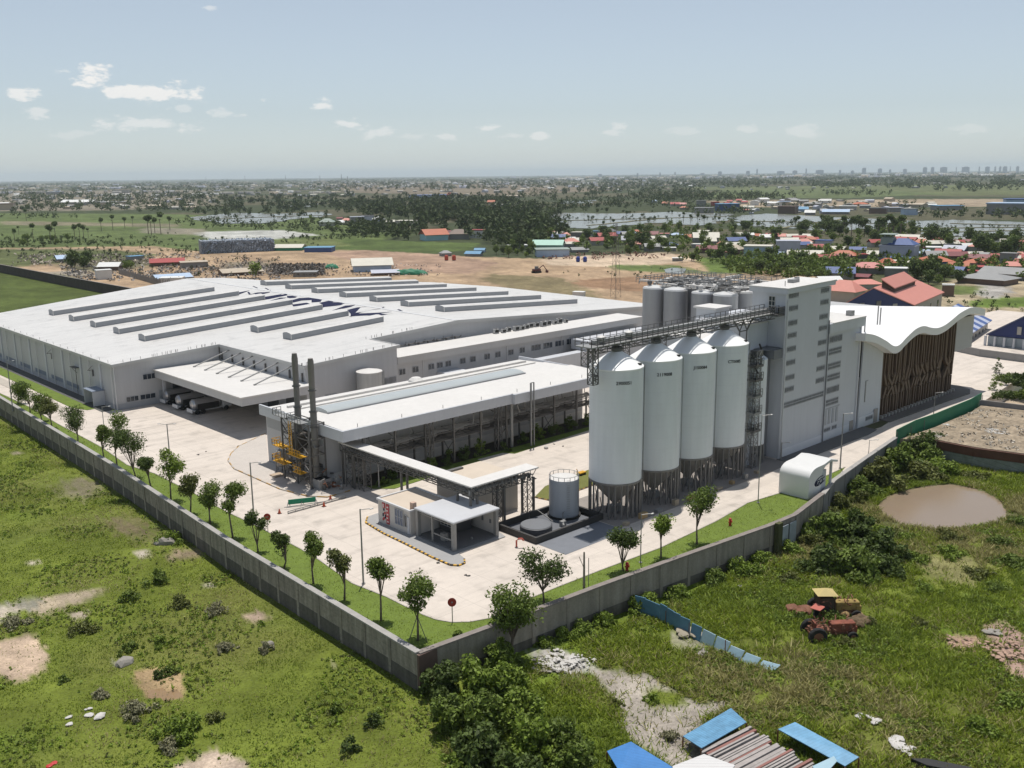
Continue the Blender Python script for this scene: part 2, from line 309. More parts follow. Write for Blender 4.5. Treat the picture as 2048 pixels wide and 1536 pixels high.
def ground():
    rr = [14.]
    while rr[-1] < 40000: rr.append(rr[-1]*(1.0105 if rr[-1] < 1500 else 1.02 if rr[-1] < 6000 else 1.08))
    rr = np.array(rr); an = HD+np.concatenate([np.linspace(-R(88), -R(40), 16)[:-1], np.linspace(-R(40), R(40), 400), np.linspace(R(40), R(88), 16)[1:]])
    RR, AA = np.meshgrid(rr, an, indexing='ij'); x = RR*np.cos(AA); y = RR*np.sin(AA); nr, na = x.shape
    col = np.zeros((nr, na, 3)); g = fbm(x/11, y/11, 4, 3); g2 = fbm(x/160, y/160, 4, 9); g3 = fbm(x/3.1, y/3.1, 3, 21)
    far = np.clip((RR-220)/300, 0, 1)[..., None]
    base = np.array(GRASS)*(0.72+.62*g[..., None])*(0.75+.5*g3[..., None])
    dry = np.clip((fbm(x/23, y/23, 3, 31)-.5)*4, 0, 1)[..., None]; base = base*(1-dry*.35)+np.array((.17, .15, .06))*dry*.35
    lush = np.clip((fbm(x/17+9, y/17, 3, 37)-.53)*5, 0, 1)[..., None]; base = base*(1-lush*.5)+np.array((.11, .18, .02))*lush*.5
    fb = np.where(g2[..., None] > .5, np.array((.05, .062, .028)), np.array((.09, .085, .05))); fb = fb*(.7+.6*g[..., None])
    col = base*(1-far)+fb*far
    dirt = np.zeros((nr, na))
    for poly, c, rag in ZONES:
        w = np.array(wp(poly)); cx, cy = w.mean(0); dist = math.hypot(cx, cy); ext = float((w.max(0)-w.min(0)).min())
        s = min(.012*dist, ext*.5)*rag*3.2; k = max(.9, min(.014*dist, ext*.3))
        m = 0.; bb = (x > w[:, 0].min()-s) & (x < w[:, 0].max()+s) & (y > w[:, 1].min()-s) & (y < w[:, 1].max()+s)
        for h_ in (0, 1, 2):
            xx = x[bb]; yy = y[bb]; kk = k*(1, .45, .2)[h_]; ox = (fbm(xx/kk, yy/kk, 4, 51+h_*5)-.5)*s*(1, .9, 1.3)[h_]; oy = (fbm(xx/kk+40, yy/kk, 4, 57+h_*5)-.5)*s*(1, .9, 1.3)[h_]
            mm = np.zeros(x.shape); mm[bb] = inpoly(xx+ox, yy+oy, [tuple(q) for q in w]); m = m+mm/3.
        m = m[..., None]
        cc = np.array(c)*(.7+.6*g3[..., None])*(.62+.76*fbm(x/(4+dist*.02), y/(4+dist*.02), 4, 5)[..., None])
        col = col*(1-m)+cc*m
    z = np.full(x.shape, GZ)+(g-.5)*.5*np.clip((200-RR)/80, 0, 1)+(g3-.5)*.22*np.clip((140-RR)/60, 0, 1)
    pond = wp(POND); d = inpoly(x, y, pond); z = np.where(d, np.minimum(z, GZ-.35), z)
    d2_ = inpoly(x, y, wp(PUD)); z = np.where(d2_, GZ-.25, z)
    v = np.stack([x, y, z], -1).reshape(-1, 3); i = np.arange(nr*na).reshape(nr, na)
    f = np.stack([i[:-1, :-1], i[1:, :-1], i[1:, 1:], i[:-1, 1:]], -1).reshape(-1, 4)
    m = bpy.data.materials.new('ground_cover'); m.use_nodes = True; t = m.node_tree; n = t.nodes; l = t.links; b = n['Principled BSDF']; b.inputs['Roughness'].default_value = .95; b.inputs['Specular IOR Level'].default_value = .15
    at = n.new('ShaderNodeAttribute'); at.attribute_name = 'soil_colour'; g_ = n.new('ShaderNodeNewGeometry'); fac = None
    for sc_, am in ((.045, .35), (.5, .45), (3.2, .6), (11., .5)):
        q = n.new('ShaderNodeTexNoise'); q.inputs['Scale'].default_value = sc_; q.inputs['Detail'].default_value = 4; q.inputs['Roughness'].default_value = .7; l.new(g_.outputs['Position'], q.inputs['Vector'])
        a = n.new('ShaderNodeMath'); a.operation = 'MULTIPLY_ADD'; l.new(q.outputs[0], a.inputs[0]); a.inputs[1].default_value = am*2; a.inputs[2].default_value = 1-am
        if fac is None: fac = a.outputs[0]
        else:
            p = n.new('ShaderNodeMath'); p.operation = 'MULTIPLY'; l.new(fac, p.inputs[0]); l.new(a.outputs[0], p.inputs[1]); fac = p.outputs[0]
    vm = n.new('ShaderNodeVectorMath'); vm.operation = 'SCALE'; l.new(at.outputs['Color'], vm.inputs[0]); l.new(fac, vm.inputs['Scale']); l.new(vm.outputs[0], b.inputs['Base Color'])
    q = n.new('ShaderNodeTexNoise'); q.inputs['Scale'].default_value = 2.4; q.inputs['Detail'].default_value = 7; l.new(g_.outputs['Position'], q.inputs['Vector'])
    bp = n.new('ShaderNodeBump'); bp.inputs['Strength'].default_value = .55; bp.inputs['Distance'].default_value = .4; l.new(q.outputs[0], bp.inputs['Height']); l.new(bp.outputs[0], b.inputs['Normal'])
    o = npmesh('ground', v, f, m, smooth=True); ca = o.data.color_attributes.new('soil_colour', 'FLOAT_COLOR', 'POINT')
    ca.data.foreach_set('color', np.concatenate([col.reshape(-1, 3), np.ones((nr*na, 1))], 1).astype(np.float32).ravel()); tag(o, kind='structure')
PUD = [(286, 1390), (300, 1376), (330, 1376), (356, 1378), (370, 1384), (364, 1393), (330, 1397)]
POND = [(1752, 1012), (1775, 990), (1830, 974), (1900, 966), (1968, 980), (2005, 1003), (2017, 1030), (1985, 1046), (1930, 1055), (1870, 1057), (1810, 1048), (1770, 1032)]
ground()
def ragged(poly, seed, amp, n=6):
    out = []; rnd = random.Random(seed)
    for i in range(len(poly)):
        a = poly[i]; b = poly[(i+1) % len(poly)]
        for k in range(n):
            t = k/n; out.append((a[0]+(b[0]-a[0])*t+rnd.uniform(-amp, amp), a[1]+(b[1]-a[1])*t+rnd.uniform(-amp, amp)))
    return out
def water_mat(name, col, rough):
    m = mat(name, col, rough, var=.06, nscale=.05, bump=.03, bscale=3., spec=.5); return m
PWAT = water_mat('muddy_water', (.25, .19, .135), .1); FWAT = water_mat('flood_water', (.20, .20, .17), .22)
def sheet(name, poly, z, m):
    b = MB(); b.face([(p[0], p[1], z) for p in poly]); o = b.build(name, m); bm = bmesh.new(); bm.from_mesh(o.data); bmesh.ops.triangulate(bm, faces=bm.faces); bm.to_mesh(o.data); bm.free(); return tag(o, kind='structure')
sheet('pond_water', ragged(wp(POND), 2, .25, 5), GZ-.12, PWAT)
sheet('puddle_water', ragged(wp([(282, 1392), (300, 1374), (330, 1373), (356, 1376), (374, 1384), (366, 1396), (330, 1400)]), 3, .12, 3), GZ-.13, mat('brown_puddle', (.26, .17, .09), .3, var=.1, nscale=1.))
FLOOD = [[(372, 436), (470, 426), (560, 428), (645, 424), (660, 430), (600, 438), (520, 447), (440, 447)], [(1085, 436), (1120, 426), (1240, 428), (1340, 424), (1460, 428), (1460, 440), (1400, 452), (1300, 446), (1180, 458), (1100, 452)],
         [(1470, 431), (1540, 428), (1640, 434), (1800, 440), (1810, 456), (1640, 462), (1560, 456), (1480, 452)], [(1820, 443), (1900, 440), (2060, 446), (2200, 448), (2200, 466), (2060, 472), (1900, 474), (1850, 468)], [(590, 408), (640, 407), (620, 414), (560, 414)], [(1130, 402), (1190, 400), (1180, 407), (1120, 408)]]
for k, q in enumerate(FLOOD): sheet('flood_water', ragged(wp(q), k+20, 7., 7), GZ+.35, FWAT)
sheet('small_pool_water', ragged(wp([(1328, 540), (1345, 536), (1372, 538), (1368, 548), (1335, 547)]), 5, .6, 3), GZ+.2, FWAT)
# embankments between the flooded fields
for k, (a, b) in enumerate([((1090, 443), (1450, 434)), ((1180, 452), (1330, 437)), ((1480, 443), (1805, 449)), ((1830, 458), (2100, 455)), ((1860, 466), (2060, 462)), ((1560, 458), (1700, 437)), ((400, 440), (640, 431)), ((1900, 448), (2060, 452))]):
    p, q = P(*a, GZ), P(*b, GZ); d = (q-p).normalized(); w = Vector((-d.y, d.x, 0))*2.2; m_ = MB(); n_ = 14; up = []; lo = []
    for i in range(n_+1):
        c = p.lerp(q, i/n_)+w*math.sin(i*1.7+k)*.8; up.append(c+w*random.uniform(.6, 1.4)); lo.append(c-w*random.uniform(.6, 1.4))
    for i in range(n_):
        for z0, z1 in ((GZ, GZ+.8),): m_.prism([tuple(lo[i]), tuple(lo[i+1]), tuple(up[i+1]), tuple(up[i])] if True else [], z0, z1)
    struct('earth_bank', m_, mat('bank_soil', (.16, .15, .08), .95, var=.2, nscale=.05))

# ------------------------------------------------------------------ compound: platform, verges, kerbs
b = MB(); b.prism(COMP, GZ-1.5, 0.); o = b.build('concrete_yard', CONC); bm = bmesh.new(); bm.from_mesh(o.data); bmesh.ops.triangulate(bm, faces=[f for f in bm.faces if len(f.verts) > 4]); bm.to_mesh(o.data); bm.free(); tag(o, kind='structure')
LAWN = mat('lawn_soil', (.125, .175, .026), .95, var=.26, nscale=.6, detail=(5, .22), bump=.5, bscale=6)
LAWN2 = mat('dry_lawn', (.145, .15, .04), .95, var=.18, nscale=.4, detail=(5, .22), bump=.5, bscale=6)
def lawn(name, pts, m=LAWN, z=.07):
    b = MB(); b.prism(pts, .012, z); o = b.build(name, m); bm = bmesh.new(); bm.from_mesh(o.data); bmesh.ops.triangulate(bm, faces=[f for f in bm.faces if len(f.verts) > 4]); bm.to_mesh(o.data); bm.free(); return tag(o, kind='structure')
KV = [(0, 787), (60, 815), (117, 849), (205, 896), (255, 931), (310, 948), (393, 990), (454, 1025), (504, 1048), (600, 1098), (637, 1120), (705, 1168), (773, 1195), (807, 1212), (842, 1229), (870, 1240), (903, 1246), (940, 1245), (978, 1238), (1012, 1222), (1060, 1198), (1108, 1178), (1200, 1142), (1320, 1097), (1433, 1043), (1495, 1007), (1560, 987), (1640, 958), (1690, 935)]
kv = [(57.9+.0, 315.)]+[(min(max(p.x, 53.2), 200), p.y) for p in (P(*q) for q in KV)]
VERGE_OUT = [(57.6, 316), (50.75, 67.4)]+[(x, y+.35) for x, y in RW[1:9]]
poly = [(57.75, 315.), (56.8, 240), (55.9, 215), (53.8, 149), (51.55, 107), (50.75, 67.4)]+[(x, y+.4) for x, y in RW[1:8]]+list(reversed(kv[1:]))
VERGE = poly
lawn('grass_verge', poly)
def kerbline(pts, name='kerb', m=None, w=.16, h=.13, mats=None, dash=0.):
    b = MB(); acc = 0.; k = 0
    for p, q in zip(pts[:-1], pts[1:]):
        p = Vector((p[0], p[1], 0)); q = Vector((q[0], q[1], 0)); L_ = (q-p).length
        if L_ < .01: continue
        d = (q-p)/L_; n = Vector((-d.y, d.x, 0))*w/2; s = 0.
        step = dash or L_
        while s < L_-1e-3:
            e = min(L_, s+step); a1 = p+d*s; a2 = p+d*e
            b.prism([tuple(a1-n), tuple(a2-n), tuple(a2+n), tuple(a1+n)], .015, h, k % (2 if dash else 1)); k += 1; s = e
    return struct(name, b, mats or (m or CONC2))
KERB = mat('kerb_concrete', (.42, .38, .33), .85, var=.15, nscale=1.)
kerbline(kv, m=KERB)
HS = [(64.0, 318.), (64.0, 262.), (64.4, 222.), (64.9, 199.), (66.1, 193.), (69.3, 190.6), (69.3, 318.)]
lawn('grass_strip', list(reversed([(64.1, 316), (64.1, 198), (65.6, 193.6), (67.0, 193.6), (67.0, 316)]))[::-1])
b = MB(); b.box(67.05, 69.7, 189.8, 316, .012, .03); struct('drain_shade_strip', b, mat('drain_concrete_painted_shade', (.10, .10, .095), .9, var=.2))  # drain strip, its concrete darkened to carry the hall wall's shadow
b = MB(); b.box(60.9, 63.2, 196, 316, .012, .06); struct('footpath', b, mat('path_slabs', (.43, .385, .33), .85, var=.08))
# pavement by the chimneys with its yellow kerb
pv = [P(*q) for q in ((531, 868), (478, 893), (462, 908), (456, 922), (468, 938), (513, 958), (560, 979), (615, 993), (655, 995), (700, 982))]
pvp = [(p.x, p.y) for p in pv]
b = MB(); b.prism(list(reversed(pvp+[(78, 118.9), (73.4, 119.4), (73.4, 136)]))[::-1], .012, .10)
o = struct('pavement', b, CONC2)
YK = mat('ochre_kerb_paint', (.40, .24, .07), .7, var=.25, nscale=2.); KB2 = mat('black_kerb_paint', (.06, .05, .04), .8, var=.2, nscale=2.)
kerbline(pvp, 'yellow_kerb', mats=[YK, KERB], dash=1.5, h=.14)
isl = [(71.5, 103.2), (69.8, 103.0), (68.4, 101.4), (67.75, 96.5), (67.6, 92), (67.25, 86), (67.3, 82.6), (67.9, 81.7), (68.9, 81.8), (69.6, 82.7), (70.1, 84.4), (78., 84.6), (79, 88.), (79, 103)]
b = MB(); b.prism(isl, .012, .12); struct('gatehouse_island', b, mat('island_paving', (.32, .315, .31), .8, var=.08))
kerbline([(x-.1, y-.02) for x, y in isl[1:10]], 'yellow_kerb', mats=[mat('yellow_kerb_paint', (.62, .36, .05), .6, var=.2, nscale=2.), KB2], dash=.42, h=.17, w=.22)
# lawns along the process building and by the silos
def G(*q): return [tuple(P(*a)[:2]) for a in q]
lawn('building_lawn', [(79.5, 110.2), (92, 111.0), (97.5, 110.6), (98, 112.8), (103.5, 112.6), (104.5, 110.8), (116, 111.6), (131, 112.5), (131, 118.5), (77.4, 118.5), (77.3, 112.5)], LAWN)
b = MB(); b.box(77.5, 131, 113.6, 118.4, .072, .085); struct('planting_bed', b, mat('bed_soil', (.05, .042, .03), .95, var=.2))
lawn('silo_lawn', [(91.6, 93.0), (92.2, 90.6), (100, 90.8), (108.4, 91.6), (118, 92.5), (118, 96.5), (106.5, 96.2), (96, 95.3)], LAWN2)
kerbline([(91.3, 93.2), (91.9, 90.4), (100, 90.5), (108.4, 91.3)], 'yellow_kerb', mats=[YK, KB2], dash=.5)
b = MB(); b.box(79.2, 90.6, 75.2, 80.0, .012, .03); struct('dark_pad', b, mat('slate_pad', (.17, .18, .20), .7, var=.14, nscale=.5))
b = MB(); b.prism([(90.8, 76.5), (124, 75.6), (131.5, 76.), (131.5, 88), (90.8, 88)], .012, .05); struct('silo_apron', b, mat('silo_apron', (.27, .24, .215), .85, var=.12, nscale=.4))
b = MB(); b.prism([(103, 66.6), (116, 66.8), (116, 69.6), (103, 68.2)], .012, .05); struct('pale_driveway', b, mat('pale_blue_slab', (.50, .54, .56), .6, var=.05))
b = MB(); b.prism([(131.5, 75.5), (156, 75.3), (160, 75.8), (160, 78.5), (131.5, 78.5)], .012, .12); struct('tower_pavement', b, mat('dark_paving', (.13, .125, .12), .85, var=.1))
lawn('tower_lawn', [(157.3, 76.6), (162.5, 76.2), (166.5, 76.8), (166.6, 78.3), (157.5, 78.4)], mat('lawn_painted_shade', (.075, .075, .03), .95, var=.2))  # lawn colour darkened, the buildings' shade is put into it
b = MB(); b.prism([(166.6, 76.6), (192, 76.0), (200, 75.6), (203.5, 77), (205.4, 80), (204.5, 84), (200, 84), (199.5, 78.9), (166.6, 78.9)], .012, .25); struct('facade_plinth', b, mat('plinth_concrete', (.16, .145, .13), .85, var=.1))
# ------------------------------------------------------------------ windows and small helpers
FRAME = mat('window_frame_paint', (.42, .43, .44), .5, var=.04)
def winY(parent, x0, x1, z0, z1, y, nx=2, nz=1, glass=GLASS, frame=FRAME, name='window'):      # window on a wall facing -y
    b = MB(); t = .07; g_ = MB(); g_.box(x0, x1, y-.05, y+.02, z0, z1)
    for i in range(nx+1): xx = x0+(x1-x0)*i/nx; b.box(xx-t/2, xx+t/2, y-.11, y-.052, z0-t/2, z1+t/2, 0)
    for i in range(nz+1):
        zz = z0+(z1-z0)*i/nz
        for k in range(nx): b.box(x0+(x1-x0)*k/nx+t/2, x0+(x1-x0)*(k+1)/nx-t/2, y-.108, y-.053, zz-t/2, zz+t/2, 0)
    o = b.build(name, frame, parent); q = g_.build('pane', glass); q.parent = o; return o
def winX(parent, y0, y1, z0, z1, x, ny=2, nz=1, glass=GLASS, frame=FRAME, name='window'):      # window on a wall facing -x
    b = MB(); t = .07; g_ = MB(); g_.box(x-.05, x+.02, y0, y1, z0, z1)
    for i in range(ny+1): yy = y0+(y1-y0)*i/ny; b.box(x-.11, x-.052, yy-t/2, yy+t/2, z0-t/2, z1+t/2, 0)
    for i in range(nz+1):
        zz = z0+(z1-z0)*i/nz
        for k in range(ny): b.box(x-.108, x-.053, y0+(y1-y0)*k/ny+t/2, y0+(y1-y0)*(k+1)/ny-t/2, zz-t/2, zz+t/2, 0)
    o = b.build(name, frame, parent); q = g_.build('pane', glass); q.parent = o; return o
def louvre(parent, x0, x1, z0, z1, y, rows=1, step=.30):
    b = MB(); h = (z1-z0)/rows; n = max(2, int((x1-x0)/step))
    b.box(x0-.06, x1+.06, y-.03, y+.01, z0-.06, z1+.06, 1); rnd = random.Random(int(x0*10+z0*77))
    for r in range(rows):
        for i in range(n):
            a = x0+(x1-x0)*i/n; w = (x1-x0)/n*rnd.uniform(.45, .72); q = rnd.uniform(0, .3)*h
            b.box(a+.03, a+.03+w, y-.07, y-.032, z0+r*h+.05+q*.6, z0+(r+1)*h-.05-q*.4, 0)
    return b.build('louvre_window', [GREYD, mat('louvre_frame', (.36, .37, .39), .5, var=.05)], parent)
def railing(b, pts, h=1.0, r=.035, step=1.2, m=0):
    for p, q in zip(pts[:-1], pts[1:]):
        p = Vector(p); q = Vector(q); L_ = (q-p).length; n = max(1, int(L_/step))
        for hh in (h*.55, h): b.bar(p+Vector((0, 0, hh)), q+Vector((0, 0, hh)), r, m)
        for i in range(n+1): c = p.lerp(q, i/n); b.bar(c, c+Vector((0, 0, h)), r, m)
def latt(b, p, q, w, r=.05, step=1.4, m=0, depth=None):       # square lattice mast or girder from p to q
    p = Vector(p); q = Vector(q); d = (q-p).normalized(); u = d.cross(Vector((0, 0, 1)) if abs(d.z) < .9 else Vector((1, 0, 0))).normalized(); v = d.cross(u); dp = depth or w
    c = [u*w/2*a+v*dp/2*c_ for a, c_ in ((-1, -1), (1, -1), (1, 1), (-1, 1))]; n = max(2, int((q-p).length/step))
    for k in c: b.bar(p+k, q+k, r, m)
    for i in range(n):
        s = p.lerp(q, i/n); e = p.lerp(q, (i+1)/n)
        for j in range(4):
            a, bb = c[j], c[(j+1) % 4]; b.bar(s+(a if i % 2 else bb), e+(bb if i % 2 else a), r*.6, m); b.bar(s+a, s+bb, r*.6, m)

# ------------------------------------------------------------------ the big hall
def hz(x): return 9.25+(12.9-9.25)*(1-abs(x-138.5)/68.5)
hall = empty('factory_hall', (70, 189, 0), 'vast grey factory hall with low pitched white roof and rows of long roof vents', 'factory hall')
x0, x1, x2, X3 = 70., 92.6, 113.9, 213.; y0, y1, y2, YB, YB2 = 189.3, 155.2, 165.6, 283., 298.
BK = [(69.65, 283.5), (92.35, 290.), (114.15, 296.), (138.5, 302.5), (150, 301), (157., 286.), (181., 273.), (205., 258.), (213.3, 233.), (213.35, 232.5)]
def yb_(x):
    for (a, c), (d, e) in zip(BK[:-1], BK[1:]):
        if a <= x <= d: return c+(e-c)*(x-a)/(d-a)
b = MB()
def wally(b, xa, xb, y, xr=None):     # wall facing -y following the roof pitch
    pts = [(xa, 0), (xb, 0), (xb, hz(xb)-.25)]+([(138.5, 12.9-.25)] if xa < 138.5 < xb else [])+[(xa, hz(xa)-.25)]
    b.extrude([(p, z) for p, z in pts], 'y', y, y+.3)
wally(b, x0, x1-.3, y0); wally(b, x1, x2, y1); wally(b, x2, X3, y2)
b.box(x0-.0, x0+.3, y0+.3, YB, 0, hz(x0)-.26); b.box(x1, x1+.3, y1+.3, y0+.3, 0, hz(x1)-.27); b.box(x2-.3, x2, y1+.3, y2, 0, hz(x2)-.3)
b.box(X3-.3, X3, y2+.3, 232, 0, hz(X3)-.3)
for (xa, ya), (xb, yb) in zip(BK[:-1], BK[1:]): b.prism([(xa+.3, ya-.5), (xb-.3, yb-.5), (xb-.3, yb-.8), (xa+.3, ya-.8)], 0, min(hz(xa), hz(xb))-.3)
b.build('wall', WALL, hall)
b = MB()
def slab(b, xa, xb, ya, y1b, y2b, t=.28):
    k = len(b.v); b.v += [(xa, ya, hz(xa)-t), (xb, ya, hz(xb)-t), (xb, y2b, hz(xb)-t), (xa, y1b, hz(xa)-t), (xa, ya, hz(xa)), (xb, ya, hz(xb)), (xb, y2b, hz(xb)), (xa, y1b, hz(xa))]
    for q in ((0, 3, 2, 1), (4, 5, 6, 7), (0, 1, 5, 4), (1, 2, 6, 5), (2, 3, 7, 6), (3, 0, 4, 7)): b.f.append(tuple(k+i for i in q)); b.m.append(0)
for xa, xb, ya in ((69.65, 92.35, y0-.35), (92.35, 114.15, y1-.3), (114.15, 138.5, y2-.3), (138.5, 150, y2-.3), (150, 157, y2-.3), (157, 181, y2-.3), (181, 205, y2-.3), (205, 213.3, y2-.3)): slab(b, xa, xb, ya, yb_(xa), yb_(xb))
b.build('roof', WROOF, hall)
b = MB()    # parapet and gutter trim
b.box(x0-.62, x0-.36, y0-.6, YB, hz(x0)-.5, hz(x0)+.10); b.extrude([(x0-.36, hz(x0)-.5), (x1-.5, hz(x1)-.5), (x1-.5, hz(x1)+.10), (x0-.36, hz(x0)+.10)], 'y', y0-.6, y0-.36)
b.extrude([(x1-.5, hz(x1)-.5), (x2+.5, hz(x2)-.5), (x2+.5, hz(x2)+.12), (x1-.5, hz(x1)+.12)], 'y', y1-.56, y1-.31); b.box(x1-.5, x1-.26, y1-.3, y0-.61, hz(x1)-.5, hz(x1)+.12)
b.extrude([(x2+.5, hz(x2)-.6), (138.5, 12.3), (X3+.3, hz(X3)-.6), (X3+.3, hz(X3)+.12), (138.5, 13.02), (x2+.5, hz(x2)+.12)], 'y', y2-.56, y2-.31)
b.box(x2+.26, x2+.5, y1-.3, y2-.57, hz(x2)-.6, hz(x2)+.12)
b.build('roof_edge_trim', mat('gutter_trim', (.50, .495, .48), .5, var=.06), hall)
b = MB(); b.box(138.1, 138.9, y2+.2, 301.5, 12.86, 12.96); b.build('ridge_capping', TRIM, hall)
# roof vents
rows = [265.5, 250.6, 236.0, 221.6, 207.2, 193.4, 179.2]
def vent(xa, xb, y, w=3.5, h=1.45):
    b = MB(); prof = [(0, -.3), (w, -.3), (w, h*.82), (w*.82, h*.97), (w*.5, h*1.06), (w*.18, h*.97), (0, h*.82)]
    n = len(prof); base = len(b.v)
    for xx in (xa, xb): b.v += [(xx, y+u, hz(xx)+z) for u, z in prof]
    b.f.append(tuple(reversed(range(n)))); b.m.append(1); b.f.append(tuple(n+i for i in range(n))); b.m.append(1)
    for i in range(n):
        j = (i+1) % n; b.f.append((i, j, n+j, n+i)); b.m.append(0 if 2 <= i <= 5 else 1)
    o = b.build('roof_vent', [WROOF, SIDEM], hall)
    for xx in (xa-.06, xb+.0): t = MB(); t.extrude([(y-.05, hz(xx)), (y+.07, hz(xx)), (y+.07, hz(xx)+h*.86), (y-.05, hz(xx)+h*.86)], 'x', xx, xx+.12); t.build('corner_flashing', WROOF2, o)
    return o
for i, y in enumerate(rows):
    vent(84. if i < 5 else 104., 129.5 if i < 5 else 128., y); vent(147.3, 194.8, y+1.5)
# navy lettering shapes painted on the roof beside the ridge, broken up by the vents
lg = MB()
def rp(pts, px=True):
    out = []
    for q in pts:
        z = 12.3
        for _ in range(6): v = P(q[0], q[1], z); z = hz(v.x)+.045
        out.append((v.x, v.y, z))
    lg.face(out)
for pts in ([(455, 583), (505, 574), (513, 577), (495, 582), (477, 588), (470, 586)], [(497, 584), (530, 577), (536, 580), (520, 585), (500, 588)], [(510, 586), (540, 581), (538, 585), (514, 590)], [(528, 594), (570, 588), (572, 591), (540, 597), (526, 599)], [(538, 602), (560, 596), (572, 596), (560, 600), (544, 604)], [(575, 592), (600, 591), (590, 595), (576, 596)],
            [(580, 602), (600, 597), (625, 596), (641, 599), (638, 603), (622, 604), (622, 600), (604, 601), (585, 605)], [(586, 609), (612, 606), (618, 608), (600, 611), (588, 612)], [(640, 606), (660, 602), (667, 603), (652, 611), (640, 617)], [(660, 605), (690, 606), (680, 610), (662, 612), (650, 613)], [(660, 622), (690, 612), (708, 611), (700, 614), (676, 619)], [(697, 620), (715, 616), (730, 615), (765, 615), (760, 618), (740, 620), (722, 624), (704, 631), (704, 626)],
            [(704, 632), (720, 627), (745, 626), (770, 625), (793, 620), (800, 623), (778, 627), (756, 631), (735, 630), (715, 631)], [(722, 636), (745, 632), (742, 635), (728, 637)]):
    cx_ = sum(q[0] for q in pts)/len(pts); cy_ = sum(q[1] for q in pts)/len(pts); rp([(cx_+(a-cx_)*1.12, cy_+(c-cy_)*1.25) for a, c in pts])
o = lg.build('roof_lettering', NAVY, hall)
# wall details facing the left road: ribs, downpipes, band of low windows, lamps
for y in (196.5, 207.5, 218.5, 229.5, 240.5, 251.5, 262.5, 273.5): b = MB(); b.box(x0-.22, x0-.003, y-.42, y+.42, 0, 8.7); b.build('wall_pilaster', WALL2, hall)
for y in (190.1, 202, 213, 224, 235, 246, 257, 268):
    b = MB(); b.tube([(x0-.34, y, .2), (x0-.34, y, 8.6)], .10, 8); b.build('downpipe', TRIM, hall)
for k, y in enumerate((210., 219.5, 230.5, 241.5, 252.5, 263.5)):
    b = MB(); b.box(x0-.04, x0+.01, y, y+7.6, 1.0, 1.9); b.build('vent_strip', mat('blue_grey_louvre', (.16, .19, .27), .4, var=.15, nscale=1.), hall)
b = MB(); b.box(x0-.10, x0-.004, y0+.4, 283, .0, 1.0-.05); b.build('wall_base', mat('base_band', (.38, .39, .41), .6, var=.05, streak=.05), hall)
for y, z in ((200.5, 6.6), (225., 7.0)):
    b = MB(); b.box(x0-1.2, x0-.05, y-.06, y+.06, z, z+.1); b.box(x0-.3, x0-.05, y-.1, y+.1, z-1.3, z+.1); b.bar((x0-1.2, y, z), (x0-.1, y, z+.9), .04); b.build('wall_lamp', STEEL, hall)
b = MB(); b.box(x0-1.1, x0-.05, 208.6, 211.4, 5.9, 6.0); b.bar((x0-1.1, 210, 5.9), (x0-.1, 210, 4.6), .05); b.bar((x0-.35, 210, 5.9), (x0-.35, 210, .1), .06); b.build('wall_bracket', STEEL, hall)
b = MB(); b.extrude([(195.2, 3.1), (200.2, 3.1), (200.2, 3.25), (195.2, 3.25)], 'x', x0-2.6, x0-.05); b.build('entrance_canopy', mat('canopy_blue_grey', (.22, .26, .33), .5, var=.06), hall)
for yy in (195.3, 200.0): b = MB(); b.box(x0-2.5, x0-.05, yy, yy+.15, .13, 3.08); b.build('entrance_side_wall', WALL2, hall)
# wall facing the yard
winY(hall, 75.6, 78.2, 5.3, 6.4, y0-.0, 3); winY(hall, 71.9, 74.3, 1.3, 2.3, y0, 3); winY(hall, 74.7, 77.8, 1.3, 2.3, y0, 3)
b = MB(); b.box(x0+.2, 78., y0-.08, y0-.004, 0.02, 1.15); b.build('plinth', mat('base_band', ()), hall)
b = MB(); b.box(78.6, 79.9, y0-.12, y0-.004, .02, 2.6); b.box(80.3, 81.3, y0-.12, y0-.004, .02, 2.6); b.build('door', mat('door_grey', (.33, .35, .37), .5), hall)
b = MB(); b.tube([(x0-.15, y0-.2, 0), (x0-.15, y0-.2, 9.)], .11, 8); b.build('downpipe', TRIM, hall)
for xa, xb in ((81.6, 85.4), (85.9, 89.6), (90, 92.2)):
    b = MB(); b.box(xa, xb, y0-.09, y0-.004, .02, 4.6); b.build('roller_door', mat('door_dark', (.10, .105, .11), .6), hall)
for k in range(4):
    b = MB(); b.box(x1-.10, x1-.005, 158.5+k*7.3, 162.8+k*7.3, .02, 4.4); b.build('roller_door', mat('door_dark', ()), hall)
# block facing the stacks
for xa, xb, z0_, z1_ in ((96.6, 99.2, 2.6, 4.2), (110.6, 113.5, 3.9, 5.4)): louvre(hall, xa, xb, z0_, z1_, y1, 1, .25)
